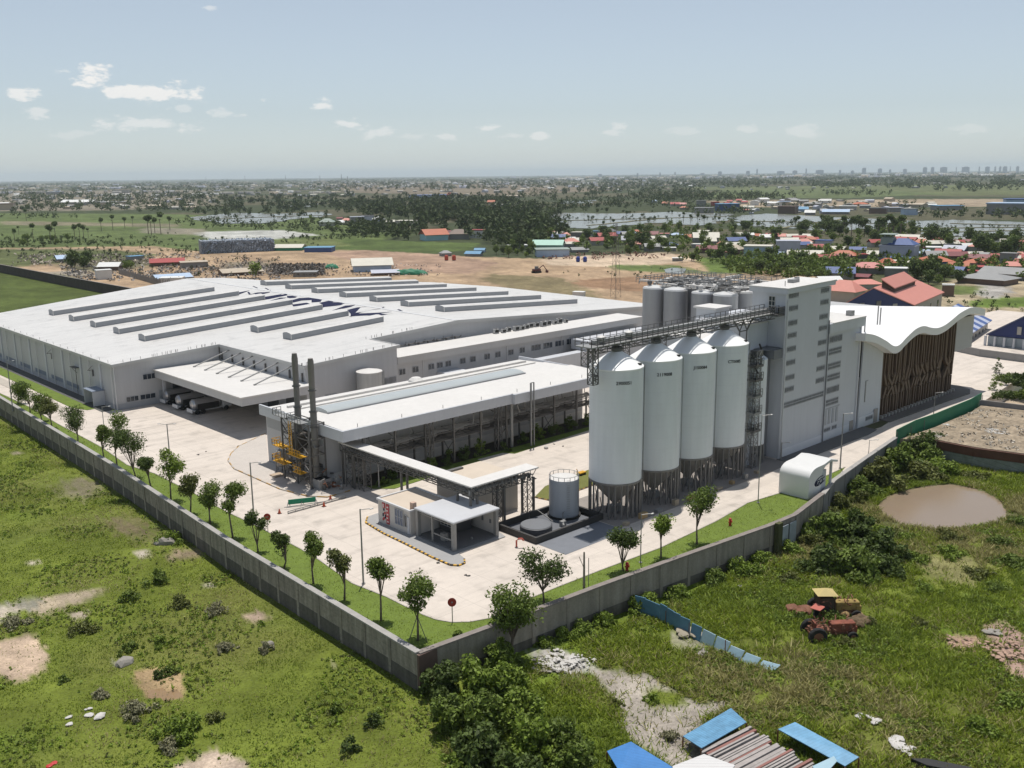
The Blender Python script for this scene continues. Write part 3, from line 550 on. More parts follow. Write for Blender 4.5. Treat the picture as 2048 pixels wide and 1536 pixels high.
# truck canopy
c = MB(); c.box(77.9, 92.55, 152.6, 188.9, 5.55, 7.0); c.build('canopy_fascia', WALL, hall)
c = MB(); c.box(77.65, 92.5, 152.35, 188.9, 7.0, 7.22); cr = c.build('canopy_roof', WROOF2, hall)
for k in range(6):
    yy = 160+k*5.0; m = MB(); m.tube([(x1-.1, yy, 9.7), (84.6, yy, 7.35)], .13, 8); m.box(84.4, 84.9, yy-.15, yy+.15, 7.21, 7.45); m.build('canopy_stay', STEELL, hall)
m = MB(); m.box(79., 79.5, 187.8, 188.3, 0, 5.54); m.build('canopy_column', WALL2, hall)
m = MB()
for k in range(8): m = MB(); m.box(92.3-.02, x1-.01, 156.+k*4.6, 156.3+k*4.6, 7.3, 8.9); m.build('wall_bracket', STEEL, hall)
rnd = random.Random(5)
for k in range(60):
    xx = rnd.uniform(72, 128); yy = rnd.choice([y0-.3, 157.5, 190]) if xx > 93 else y0-.2
    if xx < 92: yy = y0+.4
    elif xx < 113: yy = y1+.3
    else: yy = y2+.3
    m = MB(); m.bar((xx, yy, hz(xx)), (xx, yy, hz(xx)+.55), .035); m.build('lightning_rod', STEEL, hall)
for k in range(20): yy = 192+k*4.5; m = MB(); m.bar((x0, yy, 9.2), (x0, yy, 9.75), .03); m.build('lightning_rod', STEEL, hall)
# office wing along the hall
off = empty('office_wing', (114, 155, 0), 'long grey office wing with white flat roof and small windows along the hall front', 'office wing')
b = MB(); b.box(113.92, 191, 156.2, y2-.005, 0, 7.6); b.build('wall', WALL, off)
b = MB(); b.box(113.92, 192, 155.1, 163.5, 7.6, 9.0); b.build('roof_fascia', mat('roof_fascia', (.47, .46, .445), .5, var=.04, streak=.04), off)
b = MB(); b.box(113.95, 192.1, 155.0, 163.6, 9.0, 9.1); b.build('roof', WROOF2, off)
wx = [115., 118.4, 122.6, 124.9, 127.2, 131.3, 134.2, 138.4, 141.6, 145.6, 149.2]
for i, xx in enumerate(wx): winY(off, xx, xx+1.55, 5.1, 6.3, 156.2, 2)
for i in range(9): winY(off, 153.+i*3.9, 155.9+i*3.9, 5.1, 6.4, 156.2, 3)
for xx in (121.2, 145.1, 163): m = MB(); m.tube([(xx, 156.05, .1), (xx, 156.05, 7.5)], .09, 6); m.build('downpipe', TRIM, off)
b = MB(); b.box(124.8, 130.5, 152.6, 156.15, 0, 4.4); b.box(124.5, 190., 150., 152.55, 0, 4.2); b.build('lower_annex', WALL2, off)
b = MB(); b.box(165, 191, 149.0, 155.0, 4.25, 6.6); b.build('stair_block', WALL2, off)
# white steel tank in front of the block
t = empty('ribbed_tank', (104.9, 152, 0), 'pale ribbed round tank standing against the grey factory block behind the chimneys', 'tank')
b = MB(); b.lathe(104.9, 152.2, [(2.45, 0), (2.45, 7.9)], 40); b.build('tank_shell', mat('ribbed_tank_steel', (.46, .455, .44), .5, .2, var=.05, streak=.14), t, smooth=True)
b = MB(); b.lathe(104.9, 152.2, [(2.55, 7.9), (2.55, 8.05), (.1, 8.6)], 40); b.build('tank_roof', WROOF2, t, smooth=True)
b = MB(); latt(b, (108.1, 152.4, 0), (108.1, 152.4, 7.6), .5, .04, 1.); b.build('ladder', STEELL, t)
# machinery on the strip roof
proto = None; spots = []
for i in range(13): spots.append((148+i*1.9+random.uniform(-.3, .3), 163.2-random.uniform(0, 1.2)))
def hvac():
    r = empty('air_conditioner', (0, 0, 0), 'x', 'air conditioner'); b = MB(); b.box(-.65, .65, -.45, .45, .12, 1.05); b.box(-.55, .55, -.47, -.452, .25, .95, 1); b.build('casing', [mat('unit_casing', (.45, .45, .44), .5, var=.15, nscale=2.), BLACK], r)
    b = MB(); b.lathe(0, 0, [(.36, 1.05), (.36, 1.2)], 14); b.build('fan_guard', STEEL, r); b = MB(); b.box(-.7, -.5, -.4, .4, 0, .119); b.box(.5, .7, -.4, .4, 0, .119); b.build('stand', STEEL, r); return r
hv = hvac()
for i, (xx, yy) in enumerate(spots):
    o = hv if i == 0 else copy_tree(hv, (0, 0, 0)); o.location = (xx, yy, 9.1); o.rotation_euler.z = random.uniform(-.1, .1); s = random.uniform(.7, 1.15); o.scale = (s, s, s)
    tag(o, 'small air conditioning unit in the row on the white roof of the office wing', 'air conditioner', 'air conditioning units on the office wing roof')
r = empty('pipe_run', (118, 164, 9.1), 'tangle of pipes and valves lying along the back of the office wing roof', 'pipes'); b = MB()
for k in range(9):
    xx = 115+k*2.6; b.tube([(xx, 164.6, 9.3+.1*(k % 3)), (xx+2.4, 164.4, 9.3+.15*(k % 2)), (xx+2.6, 163.9, 9.7)], .11, 6); b.bar((xx+.5, 164.6, 9.1), (xx+.5, 164.6, 10.0), .05); b.lathe(xx+1.1, 164.3, [(.25, 9.1), (.25, 9.6)], 8)
b.build('pipe', STEEL, r)

# ------------------------------------------------------------------ long process building
pb = empty('process_building', (73.6, 119, 0), 'long grey process building with wide white overhanging roof, right behind the twin chimneys', 'process building')
b = MB(); b.box(73.6, 73.9, 119.1, 136.2, 0, 7.75); b.box(73.9, 130., 119.1, 119.4, 0, 7.75); b.box(73.9, 130, 135.9, 136.2, 0, 7.0); b.box(129.7, 130, 119.4, 135.9, 0, 7.75); b.build('wall', WALL, pb)
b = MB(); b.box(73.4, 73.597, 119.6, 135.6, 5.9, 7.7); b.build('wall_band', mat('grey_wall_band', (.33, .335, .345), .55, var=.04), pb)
jx = 106.3
b = MB(); b.box(73.0, jx, 113.2, 113.5, 7.75, 9.4); b.box(jx, jx+.3, 112.6, 113.2, 7.75, 9.4); b.box(jx+.3, 131, 112.6, 112.9, 7.75, 9.4); b.box(73.0, 73.3, 113.5, 137.2, 7.75, 9.4); b.box(130.7, 131, 112.9, 137.2, 7.75, 9.4)
b.build('roof_fascia', WALL2, pb)
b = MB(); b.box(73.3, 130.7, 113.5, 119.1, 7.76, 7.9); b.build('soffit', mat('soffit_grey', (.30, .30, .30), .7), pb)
b = MB()
b.extrude([(113.5, 9.25), (113.5, 9.42), (122.8, 9.62), (122.8, 9.4)], 'x', 73.3, 130.7); b.extrude([(112.95, 9.24), (112.95, 9.41), (113.495, 9.42), (113.495, 9.24)], 'x', jx+.3, 130.7)
b.extrude([(122.81, 9.2), (122.81, 9.35), (129.8, 9.2), (129.8, 9.0)], 'x', 73.3, 130.7); b.extrude([(129.81, 8.9), (129.81, 9.1), (136.9, 8.75), (136.9, 8.5)], 'x', 73.3, 130.7)
b.build('roof', WROOF2, pb)
b = MB()    # curved roof light running along the middle
prof = [(124.0, 9.2)]+[(124.0+4.2*(1-math.cos(a))/2, 9.5+math.sin(a)*.42) for a in np.linspace(0, math.pi, 11)]+[(128.2, 9.2)]
b.extrude(prof, 'x', 77.5, 119.6); b.build('roof_light', mat('roof_light_panel', (.40, .43, .43), .3, var=.05, rib=((1, 0, 0), 3., .06, .03)), pb, smooth=True)
b = MB(); b.box(77.4, 119.7, 123.75, 123.95, 9.3, 9.6); b.box(77.4, 119.7, 128.3, 128.5, 9.1, 9.55); b.build('roof_light_kerb', SIDEM, pb)
b = MB()
for yy in (130.6, 133.2): b.box(76, 129, yy, yy+.5, 8.9, 9.28)
b.lathe(103, 134.9, [(1.4, 8.7), (1.3, 9.2), (.8, 9.6), (.1, 9.7)], 20); b.build('roof_duct', WROOF2, pb)
for k in range(7):
    m = MB(); xx = 76+k*8; m.bar((xx, 113.8, 9.4), (xx, 113.8, 9.95), .035); m.build('lightning_rod', STEEL, pb)
# facade behind the pipe rack
for k in range(9):
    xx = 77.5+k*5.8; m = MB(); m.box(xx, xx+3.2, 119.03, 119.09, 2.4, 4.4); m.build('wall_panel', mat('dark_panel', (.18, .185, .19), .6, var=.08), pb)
m = MB(); m.box(75, 129.5, 118.98, 119.08, .02, 1.5); m.build('plinth', WROOF2, pb)
b = MB(); b.box(73.5, 73.59, 119.9, 121.1, .02, 3.0); b.build('door', mat('door_dark', ()), pb)
# pipe rack with columns under the eave
pr_ = empty('pipe_rack', (76, 114, 0), 'dark steel pipe rack on tall columns running under the overhanging eave of the process building', 'pipe rack')
for k in range(10):
    xx = 77.3+k*5.75; m = MB(); yy = 114.4
    m.box(xx-.14, xx+.14, yy-.14, yy+.14, .1, 7.74); m.box(xx-.12, xx+.12, 117.2, 117.44, .1, 5.4); m.box(xx-.1, xx+.1, yy+.15, 117.19, 5.0, 5.25); m.box(xx-.1, xx+.1, yy+.15, 117.19, 3.6, 3.8)
    if k % 2: m.bar((xx, yy+.1, 3.5), (xx, 117.3, .3), .06); m.bar((xx, yy+.1, .3), (xx, 117.3, 3.5), .06)
    m.build('rack_column', STEEL, pr_)
m = MB(); rnd = random.Random(3)
for i in range(9):
    yy = 114.7+i*.3; zz = 5.35 if i % 2 else 3.92; r_ = rnd.choice([.07, .1, .14, .09]); m.tube([(76.2, yy, zz), (129, yy, zz)], r_, 6, i % 2)
for xx in np.arange(78, 128, 2.1):
    yy = rnd.uniform(114.6, 116.8); m.tube([(xx, yy, 5.4), (xx+rnd.uniform(-1, 1), yy, 6.4+rnd.random()), (xx+rnd.uniform(.5, 2), 118.9, 6.6+rnd.random()*.8)], .08, 5, 1)
m.build('pipe', [STEEL, STEELL], pr_)
m = MB()
for s in (0, 1):
    for k in range(27):
        xx = 76.3+k*1.95; m.bar((xx, 114.4, 4.0 if k % 2 else 5.2), (xx+1.95, 114.4, 5.2 if k % 2 else 4.0), .045)
m.bar((76.2, 114.4, 5.25), (129, 114.4, 5.25), .06); m.bar((76.2, 114.4, 3.95), (129, 114.4, 3.95), .06)
m.build('truss', STEEL, pr_)
m = MB(); m.box(106.6, 107.05, 113.5+.3, 114.1, .1, 7.7); m.box(109.4, 109.62, 111.9, 112.15, .1, 11.0); m.box(110.1, 110.25, 111.9, 112.1, .1, 11.0); m.bar((109.5, 112., 11.0), (110.2, 112., 11.), .07)
m.build('tall_post', STEELL, pr_)
for xx in (104., 89.5): m = MB(); latt(m, (xx, 114.2, .1), (xx, 114.2, 7.6), .85, .06, 1.3); m.build('brace_tower', STEEL, pr_)

# ------------------------------------------------------------------ chimneys, platforms, ducts
CH = mat('chimney_steel', (.20, .185, .165), .6, .2, var=.14, streak=.2)
for (xx, yy, h, lab) in ((72.3, 124.0, 19.5, 'grey steel chimney with a rounded top, left of the pair'), (72.3, 119.6, 19.3, 'grey steel chimney with a flat dark top, right of the pair')):
    t = empty('chimney', (xx, yy, 0), lab, 'chimney', 'twin chimneys'); b = MB(); b.lathe(xx, yy, [(.50, .1), (.50, 11.2), (.42, 11.4), (.46, h-1.8), (.47, h-.8), (.36, h)], 20); b.build('flue', CH, t, smooth=True)
    b = MB()
    for zz in (3, 6, 9, 11.3, 14.5): b.lathe(xx, yy, [(.64, zz), (.64, zz+.18)], 16)
    b.build('flange', STEEL, t); b = MB(); b.box(xx-.85, xx+.85, yy-.85, yy+.85, .11, .5); b.build('footing', KERB, t)
st = empty('chimney_scaffold', (72.2, 123, 0), 'dark steel access frame with yellow platforms and ladders wrapped around the two chimneys', 'scaffold')
b = MB()
for xx in (70.6, 73.2):
    for yy in (118.4, 122.2, 126.0): b.box(xx-.1, xx+.1, yy-.1, yy+.1, .11, 9.9)
for zz in (2.6, 5.1, 7.5, 9.8):
    for xx in (70.6, 73.2): b.box(xx-.07, xx+.07, 118.5, 125.9, zz-.12, zz)
    for yy in (118.4, 122.2, 126.0): b.box(70.7, 73.1, yy-.07, yy+.07, zz-.12, zz)
for zz in (.2, 2.6, 5.1, 7.5):
    for ya, yb in ((118.4, 122.2), (122.2, 126.0)): b.bar((70.6, ya, zz), (70.6, yb, zz+2.3), .05); b.bar((70.6, yb, zz), (70.6, ya, zz+2.3), .05)
b.build('frame', STEEL, st)
for zz, ya, yb in ((2.7, 124.8, 128.2), (2.2, 120.2, 122.4), (5.2, 125., 128.), (4.7, 120.0, 123.8), (9.95, 119.4, 123.2), (10.1, 123.8, 127.2)):
    b = MB(); b.box(69.9, 71.3, ya, yb, zz-.1, zz); railing(b, [(69.9, ya, zz), (69.9, yb, zz), (71.3, yb, zz)], .95, .045, .7); b.build('platform', YEL if zz < 9 else STEELL, st)
b = MB()
for ya in (123.3, ): railing(b, [(70.3, ya, 4.8), (70.3, ya, 7.8)], .5, .05, .35)
for zz in np.arange(4.8, 9.5, .35): b.bar((69.95, 122.2, zz), (69.95, 122.9, zz), .035)
b.bar((69.95, 122.2, 4.7), (69.95, 122.2, 9.8), .05); b.bar((69.95, 122.9, 4.7), (69.95, 122.9, 9.8), .05); b.build('ladder', YEL, st)
b = MB(); rnd = random.Random(9)
b.box(71.0, 73.3, 122.2, 124.0, 5.2, 7.6, 0)
for k in range(26):
    a = Vector((rnd.uniform(70.3, 73.2), rnd.uniform(119.7, 127), rnd.uniform(.4, 9))); q = a+Vector((rnd.uniform(-.6, .6), rnd.uniform(-1.6, 1.6), rnd.uniform(-1.6, 1.6))); b.tube([a, q, q+Vector((.3, 0, rnd.uniform(-.8, .8)))], rnd.uniform(.05, .13), 6, k % 3)
b.build('ductwork', [mat('sooty_duct', (.07, .06, .05), .7, var=.2), STEELL, STEEL], st)
for (xx, yy, r_, h, lab) in ((72.4, 129.9, .95, 3.4, 'pale round pressure vessel standing beside the chimney scaffold'), (72.2, 127.6, .7, 4.2, 'narrow pale pressure vessel between the scaffold and the round vessel')):
    t = empty('pressure_vessel', (xx, yy, 0), lab, 'pressure vessel'); b = MB(); b.lathe(xx, yy, [(.2, .7), (r_*.8, .85), (r_, 1.1), (r_, h-.3), (r_*.8, h-.05), (.1, h+.05)], 20); b.build('shell', STEELL, t, smooth=True)
    b = MB()
    for a in (0, 2.1, 4.2): b.bar((xx+r_*.8*math.cos(a), yy+r_*.8*math.sin(a), .1), (xx+r_*.8*math.cos(a), yy+r_*.8*math.sin(a), 1.3), .06)
    b.build('leg', STEEL, t); b = MB(); b.tube([(xx-r_-.2, yy-.3, .2), (xx-r_-.2, yy-.3, h-.3), (xx-.2, yy, h+.3)], .07, 6); b.build('pipe', STEEL, t)
t = empty('skip_container', (72.3, 119.3, 0), 'small grey open topped container at the foot of the right chimney', 'container')
b = MB(); b.box(71.2, 73.3, 117.2, 119.0, .12, 1.5); b.build('body', mat('container_grey', (.34, .33, .32), .6, var=.08), t); b = MB(); b.box(71.3, 73.2, 117.3, 118.9, 1.501, 1.53); b.build('painted_opening_shade', BLACK, t)  # black slab on the closed top stands in for the shade inside
t = empty('machine_cluster', (74, 118.0, 0), 'heap of dark pumps and pipework beside the small grey container', 'machinery'); b = MB(); rnd = random.Random(13)
for k in range(26):
    a = Vector((rnd.uniform(71.3, 74.6), rnd.uniform(114.8, 119.2), rnd.uniform(.15, 2.4))); q = a+Vector((rnd.uniform(-.8, .8), rnd.uniform(-.8, .8), rnd.uniform(-.7, .9))); q.z = max(.15, q.z); b.tube([a, q], rnd.uniform(.05, .16), 6, k % 3)
for k in range(5): b.lathe(rnd.uniform(71.6, 74), rnd.uniform(115, 118.8), [(.3, .1), (.35, .5), (.3, .9)], 10, k % 3)
b.build('pump', [STEEL, RUST, STEELL], t)
t = tag(MB().box(69.6, 71.4, 127.2, 128.9, .1, .28).build('access_slab', mat('tan_slab', (.42, .33, .24), .8)), 'tan concrete access slab on the pavement left of the chimneys', 'slab')

# ------------------------------------------------------------------ covered pipe bridge (L-shaped)
br = empty('pipe_bridge', (76, 88, 0), 'L-shaped white roofed pipe bridge on dark steel trusses above the gatehouse', 'pipe bridge')
b = MB(); b.prism([(75.1, 117.9), (75.1, 87.7), (87.1, 87.7), (87.1, 90.1), (77.4, 90.1), (77.4, 117.9)], 6.45, 6.62); o = b.build('roof', WROOF2, br)
b = MB()
def girder(b, p, q, z0, z1, w, n, r=.055):
    p = Vector(p); q = Vector(q); d = (q-p).normalized(); u = Vector((-d.y, d.x, 0))*w/2
    for s in (-1, 1):
        for z in (z0, z1): b.bar(p+u*s+Vector((0, 0, z)), q+u*s+Vector((0, 0, z)), r)
        for i in range(n):
            a = p.lerp(q, i/n)+u*s; c = p.lerp(q, (i+1)/n)+u*s
            b.bar(a+Vector((0, 0, z0)), a+Vector((0, 0, z1)), r*.8); b.bar(a+Vector((0, 0, z0 if i % 2 else z1)), c+Vector((0, 0, z1 if i % 2 else z0)), r*.7)
    for i in range(n+1): a = p.lerp(q, i/n); b.bar(a+u+Vector((0, 0, z0)), a-u+Vector((0, 0, z0)), r*.7)
girder(b, (76.25, 117.6, 0), (76.25, 90.2, 0), 5.2, 6.4, 1.9, 20); girder(b, (75.4, 88.9, 0), (86.9, 88.9, 0), 5.0, 6.4, 1.9, 10)
b.build('truss', STEEL, br)
b = MB(); rnd = random.Random(17)
for i in range(6):
    xx = 75.55+i*.28; b.tube([(xx, 117.5, 5.4+.1*(i % 2)), (xx, 89.5-.2*i, 5.4+.1*(i % 2)), (86.8, 89.5-.2*i, 5.4+.1*(i % 2))], .09, 6, i % 2)
for i in range(26): xx = rnd.uniform(75.5, 86.5); yy = rnd.uniform(88.2, 89.6); b.lathe(xx, yy, [(.14, 5.1), (.18, 5.5), (.1, 5.8)], 6, i % 2)
b.build('pipe', [STEEL, STEELL], br)
for (xx, yy, z0_) in ((75.4, 117.2, 0), (77.1, 117.2, 0), (75.4, 114.4, 0), (77.1, 114.2, 0), (76.0, 103.6, .0), (77.0, 103.6, .0), (75.5, 90.9, 3.9), (77.1, 89.7, 3.9), (75.3, 88.1, 3.96), (76.4, 88.1, 3.96), (81.4, 89.8, 0), (81.4, 88.4, 0), (86.0, 89.8, 0), (86.8, 88.4, 0)):
    m = MB(); m.box(xx-.13, xx+.13, yy-.13, yy+.13, z0_+.02, 5.15); m.build('column', STEEL, br)
for q_, w_, t_ in (((86.4, 89.2), 1.0, 5.1), ((76.3, 115.8), 1.6, 5.1), ((80.9, 89.2), .9, 5.), ((76.3, 113.), 1.3, 5.1)): m = MB(); latt(m, (*q_, 0), (*q_, t_), w_, .055, 1.); m.build('brace', STEEL, br)

# ------------------------------------------------------------------ gatehouse, shelter, shed
gh = empty('gatehouse', (70, 97, 0), 'small white gatehouse with red poster and tall window, beside the yellow and black kerb', 'gatehouse')
GW = mat('gatehouse_paint', (.52, .50, .475), .6, var=.04, streak=.04)
b = MB(); b.box(69.7, 76.0, 93.4, 100.4, .12, 3.2); b.build('wall', GW, gh)
b = MB(); b.box(69.55, 76.15, 93.3, 93.55, 3.2, 3.45); b.box(69.55, 76.15, 100.3, 100.55, 3.2, 3.45); b.box(69.55, 69.8, 93.55, 100.3, 3.2, 3.45); b.box(75.9, 76.15, 93.55, 100.3, 3.2, 3.45); b.build('parapet', TRIM, gh)
b = MB(); b.box(69.8, 75.9, 93.55, 100.3, 3.2, 3.3); b.build('roof', mat('tan_roof_screed', (.55, .47, .38), .8, var=.08), gh)
winX(gh, 94.9, 96.6, .9, 3.0, 69.7, 3, 2, glass=mat('bluish_glass', (.12, .15, .22), .15)); winX(gh, 94.1, 94.6, 1.0, 2.6, 69.7, 1, 1)
b = MB(); b.box(69.62, 69.697, 93.6, 94.0, .15, 2.4); b.build('door', WALL2, gh)
b = MB(); RP = mat('poster_red', (.42, .05, .06), .5, var=.05); WP = mat('poster_white', (.7, .66, .64), .5)
b.box(69.60, 69.697, 97.9, 98.5, .35, 3.1, 0); b.box(69.60, 69.697, 98.8, 99.35, 2.4, 3.1, 0)
for k, (ya, za, w, h) in enumerate(((98.95, 2.0, .22, .3), (98.75, 1.55, .25, .3), (99.15, 1.2, .2, .4), (98.9, .8, .3, .3), (98.65, 1.0, .15, .5), (99.2, .6, .2, .3))): b.box(69.61, 69.697, ya, ya+w, za, za+h, 0 if k % 2 else 2)
for k in range(5): b.box(69.57, 69.599, 98.0+.1*(k % 2), 98.3+.12*(k % 2), .6+k*.5, .78+k*.5, 1)
b.box(69.57, 69.599, 98.98, 99.2, 2.5, 2.95, 1)
b.build('poster', [RP, WP, NAVY], gh)
b = MB(); b.box(70.3, 70.9, 93.6, 94.2, 3.31, 4.2); b.build('roof_stub', mat('stub_orange', (.5, .36, .28), .7), gh)
sh = empty('weighbridge_shelter', (73, 89, 0), 'open sided shelter with flat pale roof on square posts, right of the white gatehouse', 'shelter')
b = MB(); b.box(69.9, 77.6, 85.1, 92.9, 3.65, 3.93); b.build('roof', mat('shelter_roof', (.50, .505, .52), .6, var=.07, rib=((0, 1, 0), .9, .05, .06)), sh, bevel=.08)
for xx, yy in ((70.25, 85.45), (77.2, 85.45), (70.25, 92.5), (77.2, 92.5), (70.25, 89.6)):
    m = MB(); s = .24 if yy != 89.6 else .1; m.box(xx-s, xx+s, yy-s, yy+s, .122, 3.64); m.build('post', STEELL, sh)
b = MB(); b.box(70.1, 77.4, 85.3, 92.8, .122, .30); b.build('floor', mat('shelter_floor', (.14, .14, .145), .6), sh)
b = MB(); b.box(70.5, 77.4, 92.55, 92.75, .31, 3.64); b.box(77.25, 77.42, 85.75, 92.2, .31, 3.64); b.build('wall', GW, sh)
b = MB(); b.box(73.5, 76.6, 89.5, 92.2, .31, 3.4); b.build('booth', mat('booth_dark', (.07, .07, .075), .5), sh)
winX(sh, 89.8, 91.9, 1.1, 2.6, 73.5, 3, 1)
b = MB(); b.bar((70.3, 85.6, 1.35), (70.3, 89.5, 1.35), .08); b.bar((70.3, 85.5, 1.35), (72.4, 88.3, 1.3), .09); b.bar((70.4, 85.4, 3.2), (72.4, 88.3, 1.3), .09); b.bar((70.3, 85.6, 3.3), (70.3, 92.3, 3.3), .06); b.build('rail', STEELL, sh)
b = MB(); b.box(71.0, 71.6, 88.2, 89.0, .31, 1.3); b.lathe(74, 86.5, [(.15, .31), (.15, .6)], 8); b.build('weighing_machine', STEELL, sh)
for k in range(2): m = MB(); m.box(77.17, 77.245, 86.4+k*1.5, 86.7+k*1.5, 1.6, 2.6 if k else 2.1); m.build('notice', GREYD, sh)
sd = empty('yard_shed', (82, 92, 0), 'tan walled flat roofed shed inside the corner of the pipe bridge', 'shed')
b = MB(); b.box(78.6, 86.6, 91.3, 99.0, 0, 4.9); b.build('wall', mat('tan_shed_wall', (.42, .385, .34), .7, var=.05, rib=((1, 1, 0), 2.1, .1, .03)), sd)
b = MB(); b.box(78.5, 86.7, 91.2, 99.1, 4.9, 5.1); b.build('roof', mat('tan_roof_screed', ()), sd)
b = MB(); b.box(79.4, 82.6, 98., 98.6, 5.11, 5.35); b.build('roof_timber', STEEL, sd)

# ------------------------------------------------------------------ storage tank in its bund
bu = empty('tank_bund', (85, 83, 0), 'low black walled bund around the round grey tank and the flat disc', 'bund')
b = MB(); b.box(79.0, 91.6, 80.05, 80.4, 0, .85); b.box(79.0, 91.6, 87.1, 87.45, 0, .85); b.box(79.0, 79.35, 80.4, 87.1, 0, .85); b.box(91.25, 91.6, 80.4, 87.1, 0, .85); b.build('bund_wall', mat('bund_black', (.045, .042, .04), .7, var=.2), bu)
b = MB(); b.box(79.35, 91.25, 80.4, 87.1, .012, .05); b.build('floor', DARKP, bu)
tk = empty('storage_tank', (89.2, 84.9, 0), 'round grey steel storage tank with open rimmed top inside the black bund', 'storage tank')
cx, cy = 89.1, 84.9
b = MB(); b.lathe(cx, cy, [(2.02, .3), (2.02, 5.35)], 44); b.build('shell', mat('tank_grey_blue', (.36, .385, .42), .5, .1, var=.05, streak=.1, rib=((1, -1, 0), 1.5, .08, .03)), tk, smooth=True)
b = MB(); b.lathe(cx, cy, [(1.98, 5.351), (1.2, 5.5), (.1, 5.62)], 44); b.build('roof', WROOF2, tk, smooth=True)
b = MB(); b.lathe(cx, cy, [(2.25, .052), (2.25, .3)], 40); b.build('base_ring', BLACK, tk)
b = MB()
for i in range(16):
    a = i*math.pi/8; p = Vector((cx+1.98*math.cos(a), cy+1.98*math.sin(a), 5.3)); a2 = a+math.pi/8; q = Vector((cx+1.98*math.cos(a2), cy+1.98*math.sin(a2), 5.3)); b.bar(p, p+Vector((0, 0, .55)), .03); b.bar(p+Vector((0, 0, .55)), q+Vector((0, 0, .55)), .03)
for zz in np.arange(.4, 5.8, .32): b.bar((cx-1.3, cy-1.75, zz), (cx-.9, cy-1.95, zz), .025)
b.build('railing', STEELL, tk)
b = MB(); b.tube([(87.2, 82.9, .5), (86, 82.2, .6), (85.2, 81.2, .5)], .14, 8); b.tube([(87.2, 83.3, .3), (87.2, 83.3, 1.2), (87.9, 83.6, 1.2)], .1, 8); b.box(85.6, 86.3, 81.8, 82.4, .06, .75); b.build('outlet_pipe', STEELL, tk)
ds = empty('flat_tank', (82.4, 83.6, 0), 'low dark disc shaped tank lying in the black bund left of the grey tank', 'flat tank')
b = MB(); b.lathe(82.4, 83.5, [(2.1, .052), (2.1, .8), (2.0, .86)], 44); b.build('rim', mat('disc_rim', (.08, .08, .085), .5), ds, smooth=True); b = MB(); b.lathe(82.4, 83.5, [(2.0, .861), (1.95, .93), (.1, 1.0)], 44); b.build('lid', mat('disc_lid', (.17, .175, .185), .5, var=.08), ds, smooth=True)
b = MB(); b.tube([(84, 86.4, .1), (84, 86.4, 1.5), (84.3, 85.2, 1.9), (84.6, 82.6, .9)], .07, 6); b.build('pipe', STEEL, ds)
# ------------------------------------------------------------------ grain silos
SX = [95.1, 103.4, 111.4, 119.6]; SY = 81.1; SR = 3.55
TXT = ['2900051', '2119008', 'J150084', 'CT0085']; TZ = [18.6, 18.5, 18.3, 18.0]
LABS = ['tall white grain silo nearest the round grey tank, first of the row of four', 'tall white grain silo, second of the row of four counted from the tank end', 'tall white grain silo, third of the row of four counted from the tank end', 'tall white grain silo, last of the row of four, nearest the slim lift silo']
def curved_text(s, size, cx, cy, R_, z, ang, parent, name='number', m=None):
    cu = bpy.data.curves.new(name, 'FONT'); cu.body = s; cu.size = size; cu.extrude = .01; cu.align_x = 'CENTER'; cu.resolution_u = 2; cu.offset = .012
    o = bpy.data.objects.new(name, cu); COL.objects.link(o); dg = bpy.context.evaluated_depsgraph_get(); me = bpy.data.meshes.new_from_object(o.evaluated_get(dg)); bpy.data.objects.remove(o)
    for v in me.vertices:
        u, w, d = v.co; a = ang+u/R_; rr = R_+.03+d; v.co = (cx+rr*math.cos(a), cy+rr*math.sin(a), z+w)
    me.materials.clear(); me.materials.append(m or BLACK); o = bpy.data.objects.new(name, me); COL.objects.link(o); o.parent = parent; o.matrix_parent_inverse = parent.matrix_basis.inverted(); return o
HOPM = mat('hopper_grey', (.27, .26, .25), .6, .2, var=.12, streak=.15); LEGM = mat('silo_leg_steel', (.20, .19, .18), .6, .2, var=.15, nscale=1.5)
